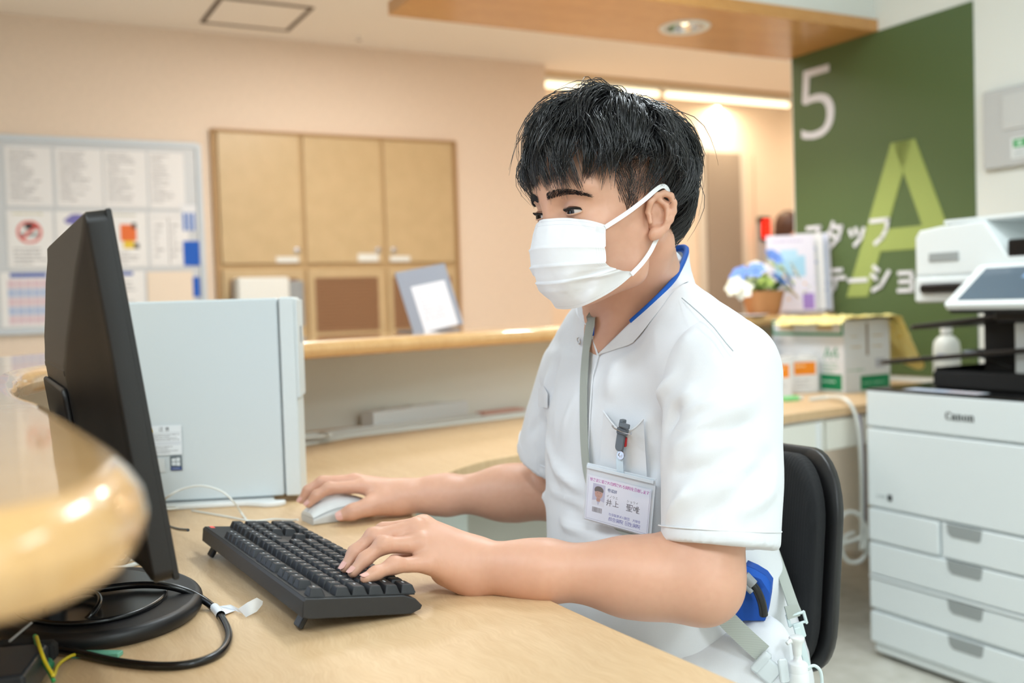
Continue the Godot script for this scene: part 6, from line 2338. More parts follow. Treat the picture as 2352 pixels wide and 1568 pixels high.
	var prow := []
	for j in 9:
		var row := PackedVector3Array()
		for i in 11:
			var u := i / 10.0
			var v := j / 8.0
			var top := Vector2(lerpf(1386, 1478, u), lerpf(944, 962, u) + 38.0 * sin(PI * u))
			var bot := Vector2(lerpf(1372, 1490, u), lerpf(1150, 1160, u))
			var q := top.lerp(bot, v)
			var lift := 0.003 + 0.012 * sin(PI * u) * pow(1.0 - v, 2.0)
			row.append(meet(shirt_prims, q.x, q.y, 0.8, lift))
		prow.append(row)
	pk.grid(prow)
	put_world("breast_pocket", pk, cloth, shirt)
	var pe := MB.new()
	pe.tube(prow[0], [0.0012], 6)
	put_world("pocket_edge", pe, cloth, shirt)
	var p2 := MB.new()
	p2.grid([PackedVector3Array([meet(shirt_prims, 1236, 893, 0.9, 0.001), meet(shirt_prims, 1248, 885, 0.9, 0.003), meet(shirt_prims, 1258, 903, 0.9, 0.001)]), PackedVector3Array([meet(shirt_prims, 1236, 935, 0.9, 0.0005), meet(shirt_prims, 1248, 935, 0.9, 0.0005), meet(shirt_prims, 1258, 937, 0.9, 0.0005)])])
	put_world("breast_pocket", p2, cloth, shirt)


func face_parts(t: Node3D) -> void:
	var white := mat(rgb(206, 196, 192), 0.15)
	var iris := mat(rgb(26, 17, 13), 0.22)
	var dark := mat(rgb(8, 7, 8), 0.1)
	var lash := mat(rgb(18, 14, 14), 0.6)
	for s: float in [1.0, -1.0]:
		var c := Vector3(s * 0.0315, 0.0085, 0.0755)
		# an opening of the lids: the eyeball shows between two arcs
		var r := 0.0149
		var eb := MB.new()
		var rows := []
		for j in 9:
			var row := PackedVector3Array()
			for i in 25:
				var u := -1.0 + 2.0 * i / 24.0
				var az := u * 0.98 + s * 0.10
				var hi := 0.21 * pow(maxf(0.0, 1.0 - u * u), 0.55) + 0.02 - 0.05 * u * s * -1.0
				var lo := -0.17 * pow(maxf(0.0, 1.0 - u * u), 0.7) - 0.0 - 0.02 * u * s
				var el := lerpf(lo, hi, j / 8.0) + 0.02
				row.append(head * (c + Vector3(sin(az) * cos(el), sin(el), cos(az) * cos(el)) * (r + 0.0004)))
			rows.append(row)
		eb.grid(rows)
		var eye := put_world("eye", eb, white, t)
		# iris and pupil as caps on the ball, clipped by the lids through their elevation
		for ring in 2:
			var ib := MB.new()
			var rad: float = 0.40 if ring == 0 else 0.17
			var ga := 0.10 if s > 0 else -0.10
			var center := ib.vert(head * (c + Vector3(sin(ga), 0.0, cos(ga)) * (r + 0.0008 + ring * 0.0004)))
			for k in 28:
				var a := TAU * k / 28
				var az := ga + cos(a) * rad
				var u := clampf((az - s * 0.10) / 0.98, -0.98, 0.98)
				var el := clampf(sin(a) * rad, -0.17 * pow(1.0 - u * u, 0.7) + 0.01, 0.21 * pow(1.0 - u * u, 0.55) + 0.02)
				ib.vert(head * (c + Vector3(sin(az) * cos(el), sin(el), cos(az) * cos(el)) * (r + 0.0008 + ring * 0.0004)))
			for k in 28:
				ib.tri(center, center + 1 + k, center + 1 + (k + 1) % 28)
			put_world("iris" if ring == 0 else "pupil", ib, iris if ring == 0 else dark, eye)
		# lid rims and lashes
		var top := PackedVector3Array()
		var bot := PackedVector3Array()
		for i in 25:
			var u := -1.0 + 2.0 * i / 24.0
			var az := u * 1.0 + s * 0.10
			var hi := 0.235 * pow(maxf(0.0, 1.0 - u * u), 0.55) + 0.04 + 0.05 * u * s
			var lo := -0.18 * pow(maxf(0.0, 1.0 - u * u), 0.7) + 0.015 - 0.02 * u * s
			top.append(head * (c + Vector3(sin(az) * cos(hi), sin(hi), cos(az) * cos(hi)) * (r + 0.0009)))
			bot.append(head * (c + Vector3(sin(az) * cos(lo), sin(lo), cos(az) * cos(lo)) * (r + 0.0007)))
		var lm := MB.new()
		lm.tube(top, [0.0004, 0.0009, 0.0011, 0.0012, 0.0013, 0.0013, 0.0013, 0.0013, 0.0013, 0.0013, 0.0013, 0.0013, 0.0013, 0.0013, 0.0013, 0.0013, 0.0013, 0.0013, 0.0013, 0.0013, 0.0013, 0.0012, 0.0011, 0.0009, 0.0004], 6)
		for i in range(2, 24):
			for q in 2:
				var p := top[i].lerp(top[mini(i + 1, 24)], q * 0.5)
				var out := head.basis * Vector3((i - 12) * 0.05, 0.25, 1.0).normalized()
				lm.tube(PackedVector3Array([p, p + out * 0.0025, p + out * 0.0042 + Vector3(0, 0.0012, 0)]), [0.0003, 0.0002, 0.00005], 3, false)
		put_world("eyelashes", lm, lash, t)
		var ll := MB.new()
		ll.tube(bot, [0.0009], 6)
		put_world("lower_lid", ll, M.skin, t)
		# upper lid crease fold
		var cr := PackedVector3Array()
		for i in 15:
			var u := -1.0 + 2.0 * i / 14.0
			var az := u * 0.95 + s * 0.1
			var el := 0.52 - 0.22 * u * u
			cr.append(head * (c + Vector3(sin(az) * cos(el), sin(el), cos(az) * cos(el)) * (r + 0.0006)))
		var cm := MB.new()
		cm.tube(cr, [0.0007], 6)
		put_world("lid_fold", cm, M.skin, t)
		# eyebrow of short hairs laid on the brow
		var bm := MB.new()
		var rng := RandomNumberGenerator.new()
		rng.seed = 60 + int(s)
		for i in 420:
			var u := rng.randf()
			var a := lerpf(0.009, 0.056, u)
			var th := lerpf(0.0044, 0.0018, pow(u, 1.4)) * (1.0 if u > 0.08 else 0.7)
			var b := 0.0265 + 0.0075 * sin(PI * clampf(u * 0.85 + 0.05, 0, 1)) - 0.004 * u + rng.randf_range(-th, th)
			var p := march(head_prims, H(s * a, b, 0.13), -head.basis.z, 0.0002)
			var dir := (head.basis * Vector3(s * lerpf(0.5, 1.0, u), lerpf(0.45, -0.2, u) + rng.randf_range(-0.15, 0.15), 0.05 - 0.35 * u)).normalized()
			var p2 := p + dir * 0.0045 + head.basis.z * 0.0012
			bm.tube(PackedVector3Array([p, p.lerp(p2, 0.5) + head.basis.z * 0.0005, p2]), [0.0003, 0.00028, 0.0001], 3, false)
		put_world("eyebrow", bm, mat(rgb(22, 18, 18), 0.6), t)


func nail(t: Node3D, tip: Vector3, prev: Vector3, up: Vector3, r: float) -> void:
	var d := (tip - prev).normalized()
	up = (up - d * up.dot(d)).normalized()
	var s := d.cross(up)
	var rows := []
	for j in 6:
		var row := PackedVector3Array()
		for i in 7:
			var a := -1.0 + 2.0 * i / 6.0
			var l := -0.6 + 1.45 * j / 5.0
			var w := 0.85 * (1.0 if j < 4 else (0.9 if j == 4 else 0.55))
			row.append(tip + d * l * r + (up * cos(a * w) + s * sin(a * w)) * (r * 1.04 - 0.0004 * float(j == 5)))
		rows.append(row)
	var m := MB.new()
	m.grid(rows)
	put_world("fingernail", m, M.nail, t)


func nails(t: Node3D) -> void:
	M.nail = mat(rgb(230, 178, 164), 0.25)
	var up := Vector3(-0.55, 0.6, 0.58)
	nail(t, at(793, 1303, 1.150), at(815, 1268, 1.160), Vector3(-0.7, 0.3, 0.6), 0.0068)
	nail(t, at(811, 1314, 1.131), at(838, 1284, 1.141), Vector3(-0.7, 0.3, 0.6), 0.0066)
	nail(t, at(838, 1328, 1.108), at(862, 1316, 1.118), Vector3(-0.4, 0.7, 0.5), 0.0060)
	nail(t, at(709, 1157, 1.616), at(727, 1138, 1.618), up, 0.0068)
	nail(t, at(693, 1148, 1.643), at(708, 1126, 1.645), up, 0.0068)
	nail(t, at(783, 1184, 1.592), at(811, 1175, 1.595), Vector3(-0.1, 0.25, 0.95), 0.0092)


# ---------------------------------------------------------------- hair
const SKULL_C := Vector3(0, 0.052, -0.004)
const SKULL_R := Vector3(0.0755, 0.0895, 0.0915)


func pick(th: float, table: Array) -> float:   # [angle from the front in degrees, value] pairs, interpolated
	for i in table.size() - 1:
		if th <= table[i + 1][0]:
			return lerpf(table[i][1], table[i + 1][1], clampf((th - table[i][0]) / (table[i + 1][0] - table[i][0]), 0, 1))
	return table[table.size() - 1][1]


func hair(t: Node3D) -> void:
	var rng := RandomNumberGenerator.new()
	rng.seed = 11
	var root_line := [[0, 0.100], [35, 0.092], [52, 0.062], [58, 0.0], [72, -0.008], [76, 0.028], [104, 0.030], [112, -0.02], [140, -0.055], [180, -0.062]]
	var tip_line := [[0, 0.044], [25, 0.042], [40, 0.048], [55, 0.062], [80, 0.064], [100, 0.060], [120, 0.03], [150, -0.02], [180, -0.04]]
	var fade_line := [[0, -1.0], [50, -1.0], [54, 0.066], [100, 0.064], [125, 0.02], [180, 0.0]]
	var crown := (Vector3(0.008, 0.098, -0.034) / SKULL_R).normalized()
	var centers := PackedVector3Array()
	for k in 420:
		var y := 1.0 - 2.0 * (k + 0.5) / 420.0
		var a := k * 2.399963
		centers.append(Vector3(cos(a) * sqrt(1.0 - y * y), y, sin(a) * sqrt(1.0 - y * y)))
	var cvar := []
	for k in 420:
		cvar.append([rng.randf_range(-0.6, 0.6), rng.randf_range(-0.009, 0.010), rng.randf_range(0.65, 1.15)])
	var mb := MB.new()
	var N := 15000
	for k in N:
		var y := 1.0 - 2.0 * (k + 0.5) / N
		var ang := k * 2.399963
		var q := Vector3(cos(ang) * sqrt(1.0 - y * y), y, sin(ang) * sqrt(1.0 - y * y))
		var p := SKULL_C + q * SKULL_R
		var th := rad_to_deg(absf(atan2(p.x, p.z)))
		if p.y < pick(th, root_line) + rng.randf_range(-0.004, 0.004):
			continue
		var faded := p.y < pick(th, fade_line) + rng.randf_range(-0.006, 0.008)
		if q.dot(crown) > 0.9995:
			continue
		var best := -2.0
		var ci := 0
		for j in centers.size():
			var dd := q.dot(centers[j])
			if dd > best:
				best = dd
				ci = j
		var cv: Array = cvar[ci]
		var axis := crown.cross(q).normalized().rotated(q, cv[0] * 0.6 + rng.randf_range(-0.12, 0.12) + (0.5 if p.z > 0.03 else 0.0))
		var cq := centers[ci]
		var caxis := crown.cross(cq).normalized().rotated(cq, cv[0] + 0.1)
		var length: float = rng.randf_range(0.062, 0.105) * cv[2]
		var lift: float = 0.020 + cv[1] + rng.randf_range(-0.004, 0.005)
		var near_crown := q.dot(crown)
		if near_crown > 0.8:
			lift += 0.006 * rng.randf()
		if faded:
			length = rng.randf_range(0.008, 0.016)
			lift = rng.randf_range(0.002, 0.004)
		elif th > 110.0:
			lift *= 0.75
		var fly := not faded and rng.randf() < 0.006
		if fly:
			lift += rng.randf_range(0.004, 0.016)
		var phi := length / 0.088
		if not faded:
			var lim := pick(th, tip_line) + rng.randf_range(-0.010, 0.012)
			var f := 0.1
			while f < phi:
				if (SKULL_C + q.rotated(axis, f) * SKULL_R).y < lim:
					break
				f += 0.06
			phi = minf(phi, f)
			if p.y < lim + 0.01:
				phi = minf(phi, 0.2)
		var segs := 3 if faded else 7
		var line := PackedVector3Array()
		var rad := []
		for s in segs + 1:
			var u := float(s) / segs
			var qs := q.rotated(axis, phi * u)
			if not faded:
				qs = qs.lerp(cq.rotated(caxis, phi * u), 0.72 * u * u).normalized()
			var nn := (qs / SKULL_R).normalized()
			var h := 0.0025 + lift * (sin(PI * 0.5 * minf(1.0, u * 1.6)) if u < 0.75 or fly else lerpf(1.0, 0.62, (u - 0.75) * 4.0))
			if fly:
				h += 0.006 * u * u
			line.append(head * (SKULL_C + qs * SKULL_R + nn * h))
			rad.append(lerpf(0.00062, 0.00012, u * u) if not faded else 0.0004 * (1.0 - u * 0.7))
		mb.tube(line, rad, 3, false)
	var hm := mat(rgb(22, 23, 26), 0.30, {"metallic_specular": 0.7})
	var o := put_world("hair", mb, hm, t)
	o.set_meta("label", "short tousled black hair")
	# dark under layer so that no scalp shows between the locks
	var ub := MB.new()
	var rows := 60
	var cols := 96
	var keep := []
	for j in rows + 1:
		var b := PI * j / rows
		for i in cols:
			var a := TAU * i / cols
			var q := Vector3(sin(b) * sin(a), cos(b), sin(b) * cos(a))
			var p := SKULL_C + q * SKULL_R
			var th := rad_to_deg(absf(atan2(p.x, p.z)))
			var lim := maxf(pick(th, root_line) + 0.004, pick(th, fade_line) + 0.004)
			var in_ := p.y > lim
			keep.append(in_)
			var h := 0.003 + 0.010 * clampf((p.y - lim) / 0.03, 0.0, 1.0)
			ub.vert(head * (p + (q / SKULL_R).normalized() * h))
	for j in rows:
		for i in cols:
			var i2 := (i + 1) % cols
			var a := j * cols + i
			var b := j * cols + i2
			var c := (j + 1) * cols + i2
			var d := (j + 1) * cols + i
			if keep[a] and keep[b] and keep[c] and keep[d]:
				ub.quad(a, b, c, d)
	put_world("hair_underlayer", ub, mat(rgb(12, 12, 13), 0.8), t)


# ---------------------------------------------------------------- mask
func mask_point(u: float, v: float) -> Vector3:   # u from the nurse's right edge -1 to the left edge 1, v from top to bottom
	var f0 := pick(v, [[0, 0.104], [0.12, 0.110], [0.3, 0.1145], [0.5, 0.113], [0.65, 0.109], [0.8, 0.103], [0.92, 0.093], [1.0, 0.085]])
	var b0 := lerpf(0.004, -0.104, pow(v, 1.02))
	var fe := pick(v, [[0, 0.066], [0.3, 0.070], [0.52, 0.072], [0.62, 0.068], [0.72, 0.054], [0.85, 0.042], [1.0, 0.036]])
	var be := pick(v, [[0, -0.010], [0.3, -0.034], [0.55, -0.055], [0.65, -0.0585], [0.8, -0.064], [1.0, -0.068]])
	var ae := pick(v, [[0, 0.066], [0.5, 0.069], [0.65, 0.071], [1.0, 0.073]])
	var w := pow(absf(u), 2.1)
	var f := lerpf(f0, fe, w)
	var b := lerpf(b0, be, pow(absf(u), 2.4))
	var a := ae * sin(u * PI * 0.5) * 0.25 + ae * u * 0.75
	# ridge of the nose pushes the upper middle forward, cheeks fall back
	f -= 0.010 * (1.0 - smoothstep(0.0, 0.45, v)) * smoothstep(0.12, 0.4, absf(u)) * (1.0 - absf(u))
	return Vector3(a, b, f)


func face_mask(t: Node3D) -> void:
	var im := Image.create(512, 512, false, Image.FORMAT_RGB8)
	im.fill(Color(0.955, 0.96, 0.97))
	for k in range(0, 512, 5):   # welded dotted lines along the nose wire and the ends
		for y in [14, 36]:
			im.fill_rect(Rect2i(k, y, 3, 2), Color(0.80, 0.80, 0.84))
	for s in 2:
		for k in range(40, 300, 6):
			for q in 4:
				im.fill_rect(Rect2i((6 + q * 7) if s == 0 else (484 + q * 7), k, 3, 2), Color(0.88, 0.885, 0.90))
		im.fill_rect(Rect2i(4 if s == 0 else 480, 24, 28, 40), Color(0.90, 0.90, 0.915))
	for k in range(0, 512, 5):
		im.fill_rect(Rect2i(k, 496, 3, 2), Color(0.86, 0.865, 0.885))
	var m := mat(Color.WHITE, 0.9, {"backlight_enabled": true, "backlight": Color(0.25, 0.25, 0.25)})
	m.albedo_texture = ImageTexture.create_from_image(im)
	var mb := MB.new()
	var rows := []
	var nz := FastNoiseLite.new()
	nz.seed = 8
	nz.frequency = 22.0
	for j in 65:
		var row := PackedVector3Array()
		var v := j / 64.0
		for i in 65:
			var u := -1.0 + 2.0 * i / 64.0
			var p := mask_point(u, v)
			# three pleats, opened in the middle, pressed together towards the edges
			var step := 0.0
			for q in [0.30, 0.50, 0.70]:
				var dv: float = v - q
				if dv > 0.0:
					step += 0.0042 * exp(-dv * 26.0) * (0.35 + 0.65 * absf(u))
			# slack folds in the lower half
			step += 0.0036 * sin((u * 0.9 + v * 1.4) * 11.0) * smoothstep(0.5, 0.75, v) * smoothstep(0.1, 0.6, absf(u))
			step += 0.0016 * nz.get_noise_2d(u * 0.05, v * 0.06)
			step += 0.0025 * exp(-pow((v - 0.62 - 0.15 * u) / 0.03, 2.0)) * smoothstep(0.3, 0.9, u)
			var n := Vector3(p.x * 8.0, -0.1, 1.0).normalized()
			var wp := head * (p + n * step)
			for it in 3:
				var dd := field(head_prims, wp)
				if dd < 0.0022:
					wp += field_normal(head_prims, wp) * (0.0024 - dd)
			row.append(wp)
		rows.append(row)
	mb.grid(rows)
	var o := put_world("face_mask", mb, m, t)
	o.set_meta("label", "white pleated surgical face mask")
	var lm := mat(rgb(240, 241, 242), 0.85)
	for s: float in [1.0, -1.0]:
		var e := head.basis
		# loop round the back of the ear: upper limb, behind, lower limb
		var a := mask_point(s * 0.985, 0.035)
		var b := mask_point(s * 0.985, 0.97)
		var ctrl := [head * (a + Vector3(s * 0.001, 0, 0.0)), head * Vector3(s * 0.0735, 0.002, 0.040), head * Vector3(s * 0.0775, 0.016, 0.016), head * Vector3(s * 0.082, 0.0295, -0.0045), head * Vector3(s * 0.084, 0.028, -0.014), head * Vector3(s * 0.080, 0.012, -0.022), head * Vector3(s * 0.076, -0.012, -0.02), head * Vector3(s * 0.0735, -0.028, -0.004), head * Vector3(s * 0.0725, -0.044, 0.008), head * Vector3(s * 0.0722, -0.057, 0.022), head * b]
		var line := curve_pts(ctrl, 6)
		var face := PackedVector3Array()
		for p in line:
			face.append(e * Vector3(s, 0.1, 0.15))
		var lb := MB.new()
		lb.band(line, face, 0.0052, 0.0012)
		put_world("ear_loop", lb, lm, o)


# ---------------------------------------------------------------- badge, strap, pouch, bottle
func on_shirt(pts: Array, lift: float, per := 6) -> Array:   # points seen on the tunic, smoothed, with the way the cloth faces
	var c := []
	for p in pts:
		c.append(meet(trunk_prims, p[0], p[1], 0.75, lift + 0.004))
	var line := curve_pts(c, per)
	var face := PackedVector3Array()
	for p in line:
		face.append(field_normal(trunk_prims, p))
	return [line, face]


func webbing() -> StandardMaterial3D:
	var im := Image.create(32, 32, false, Image.FORMAT_RGB8)
	for y in 32:
		for x in 32:
			var k := 0.9 + 0.1 * float((x + y) % 4 < 2)
			im.set_pixel(x, y, Color(0.70 * k, 0.72 * k, 0.69 * k))
	var m := mat(Color.WHITE, 0.85, {"uv1_scale": Vector3(1, 1, 1)})
	m.albedo_texture = ImageTexture.create_from_image(im)
	return m


func worn_things(cloth: Material) -> void:
	var web := webbing()
	var p := thing("sling_pouch", "white hip pouch worn on a grey webbing strap across the tunic", "pouch", Transform3D(Basis(), at(1700, 1500, 1.22)))
	# strap down the front
	var s1 := on_shirt([[1368, 706], [1358, 735], [1347, 795], [1341, 870], [1340, 940], [1342, 1020], [1350, 1090], [1372, 1150], [1420, 1205], [1480, 1240], [1525, 1262]], 0.002)
	var mb := MB.new()
	mb.band(s1[0], s1[1], 0.0150, 0.0014)
	put_world("front_strap", mb, web, p)
	# lower run, past the elbow to the buckle
	var lo := MB.new()
	var c := [at(1600, 1330, 1.24), at(1640, 1385, 1.215), at(1668, 1420, 1.205), at(1710, 1462, 1.20), at(1752, 1500, 1.20)]
	lo.band(curve_pts(c, 6), PackedVector3Array([Vector3(-0.1, 0.2, 1.0)]), 0.023, 0.0016)
	put_world("lower_strap", lo, web, p)
	var clear := mat(Color(0.93, 0.96, 0.97, 0.5), 0.15, {"transparency": BaseMaterial3D.TRANSPARENCY_ALPHA})
	var bk := MB.new()
	bk.box(Transform3D(Basis(Vector3.BACK, -0.75), at(1748, 1520, 1.195)), Vector3(0.012, 0.03, 0.007), 0.003)
	bk.box(Transform3D(Basis(Vector3.BACK, -0.75), at(1765, 1540, 1.195)), Vector3(0.026, 0.026, 0.009), 0.004)
	bk.box(Transform3D(Basis(Vector3.BACK, 0.1), at(1800, 1540, 1.19)), Vector3(0.012, 0.03, 0.006), 0.003)
	put_world("clear_buckle", bk, clear, p)
	# strap at the back, with its slider and clear connector
	var bs := MB.new()
	bs.band(curve_pts([at(1768, 1235, 1.36), at(1782, 1275, 1.335), at(1803, 1335, 1.30), at(1822, 1390, 1.27), at(1830, 1412, 1.262)], 6), PackedVector3Array([Vector3(0.3, 0.1, 1.0)]), 0.0165, 0.0014)
	bs.band(curve_pts([at(1816, 1390, 1.258), at(1820, 1405, 1.255), at(1823, 1418, 1.254)], 4), PackedVector3Array([Vector3(0.3, 0.1, 1.0)]), 0.018, 0.002)
	put_world("back_strap", bs, web, p)
	var sl := MB.new()
	var tb := Basis(Vector3.BACK, 0.25)
	for s in [-1, 1]:
		sl.box(Transform3D(tb, at(1830 + s * 19, 1421 - s * 4, 1.255)), Vector3(0.004, 0.018, 0.004), 0.0015)
		sl.box(Transform3D(tb, at(1830 + s * 2, 1421 + s * 11, 1.255)), Vector3(0.022, 0.003, 0.004), 0.0012)
	sl.box(Transform3D(tb, at(1836, 1447, 1.25)), Vector3(0.013, 0.02, 0.004), 0.0015)
	sl.box(Transform3D(tb, at(1844, 1490, 1.24)), Vector3(0.008, 0.055, 0.003), 0.0012)
	put_world("strap_slider", sl, mat(rgb(214, 228, 228), 0.3), p)
	# white pocket of the pouch
	var P := [cap(at(1600, 1520, 1.255), at(1745, 1470, 1.25), 0.024, 0.034, 0.03), cap(at(1560, 1600, 1.255), at(1745, 1580, 1.24), 0.040, 0.045, 0.05)]
	var wp := MB.new()
	nets(wp, P, at(1680, 1530, 1.235) - Vector3(0.16, 0.16, 0.12), at(1680, 1530, 1.235) + Vector3(0.16, 0.13, 0.1), 0.006, 2, func(v, n): return cloth_noise.get_noise_3d(v.x, v.y, v.z) * 0.003)
	put_world("pouch_body", wp, cloth, p)
	# blue case in the pocket, with a black tube and a grey clamp
	var bc := thing("blue_case", "bright blue fabric case tucked into the hip pouch", "case", Transform3D(Basis(), at(1720, 1400, 1.25)))
	var bm := MB.new()
	var outline := [[1712, 1296], [1735, 1306], [1758, 1320], [1771, 1338], [1768, 1370], [1762, 1405], [1757, 1425], [1700, 1425], [1672, 1405], [1676, 1380], [1690, 1345]]
	var front := PackedVector3Array()
	var rear := PackedVector3Array()
	for q in outline:
		front.append(at(q[0], q[1], 1.232))
		rear.append(at(q[0], q[1], 1.232) + Vector3(0.008, 0, -0.02))
	bm.grid([front, rear], true)
	bm.fan(front, at(1722, 1365, 1.222))
	bm.fan(rear, at(1722, 1365, 1.222) + Vector3(0.008, 0, -0.03))
	put_world("case_body", bm, mat(rgb(12, 78, 172), 0.75), bc)
	var fl := MB.new()
	fl.grid([PackedVector3Array([at(1708, 1297, 1.222), at(1735, 1308, 1.218), at(1760, 1323, 1.216), at(1770, 1338, 1.214)]), PackedVector3Array([at(1703, 1316, 1.216), at(1728, 1322, 1.210), at(1748, 1330, 1.209), at(1768, 1362, 1.212)])])
	put_world("case_flap", fl, mat(rgb(14, 88, 190), 0.75), bc)
	var tu := thing("black_tube", "black rubber tube with a grey clamp curving out of the blue case", "tube", Transform3D(Basis(), at(1740, 1380, 1.215)))
	var tm := MB.new()
	tm.tube(curve_pts([at(1695, 1315, 1.212), at(1718, 1332, 1.208), at(1738, 1355, 1.206), at(1750, 1385, 1.206), at(1754, 1412, 1.21)], 6), [0.0052], 12)
	put_world("hose", tm, M.black_smooth, tu)
	var cl := MB.new()
	cl.tube(PackedVector3Array([at(1710, 1322, 1.207), at(1730, 1343, 1.204)]), [0.0068], 12)
	cl.tube(PackedVector3Array([at(1700, 1330, 1.205), at(1726, 1360, 1.202)]), [0.004, 0.003], 10)
	put_world("clamp", cl, M.grey_plastic, tu)
	# pump bottle
	var bt := thing("pump_bottle", "small white hand sanitizer pump bottle clipped beside the chair", "bottle", Transform3D(Basis(Vector3.BACK, 0.02), at(1836, 1610, 1.2)))
	var bb := MB.new()
	bb.lathe(Transform3D(), PackedVector2Array([Vector2(0.0, -0.03), Vector2(0.0135, -0.03), Vector2(0.0135, 0.028), Vector2(0.0128, 0.033), Vector2(0.0122, 0.036), Vector2(0.0118, 0.0365), Vector2(0.0118, 0.0455), Vector2(0.0095, 0.0475), Vector2(0.0055, 0.049), Vector2(0.0045, 0.053), Vector2(0.005, 0.058)]), 32)
	put("bottle_body", bb, mat(rgb(238, 240, 240), 0.35), bt)
	var ph := MB.new()
	ph.lathe(Transform3D(), PackedVector2Array([Vector2(0.005, 0.056), Vector2(0.0056, 0.062), Vector2(0.0062, 0.069), Vector2(0.009, 0.074), Vector2(0.0094, 0.077), Vector2(0.008, 0.0785), Vector2(0.0, 0.079)]), 24)
	ph.tube(PackedVector3Array([Vector3(0, 0.0745, 0), Vector3(-0.009, 0.0745, 0.004), Vector3(-0.0135, 0.0725, 0.006)]), [0.0032, 0.003, 0.0024], 10)
	put("pump_head", ph, M.white_plastic, bt)
	var hk := MB.new()
	hk.tube(curve_pts([Vector3(0.012, 0.04, 0), Vector3(0.02, 0.042, 0), Vector3(0.027, 0.034, 0), Vector3(0.027, 0.016, 0), Vector3(0.018, 0.014, 0), Vector3(0.012, 0.016, 0)], 5), [0.002], 8)
	put("hook", hk, mat(rgb(214, 228, 228), 0.25), bt)
	bx("green_holder", mat(rgb(126, 206, 170), 0.5), bt, Vector3(0.022, -0.008, -0.004), Vector3(0.018, 0.03, 0.012), 0.003)
	badge()


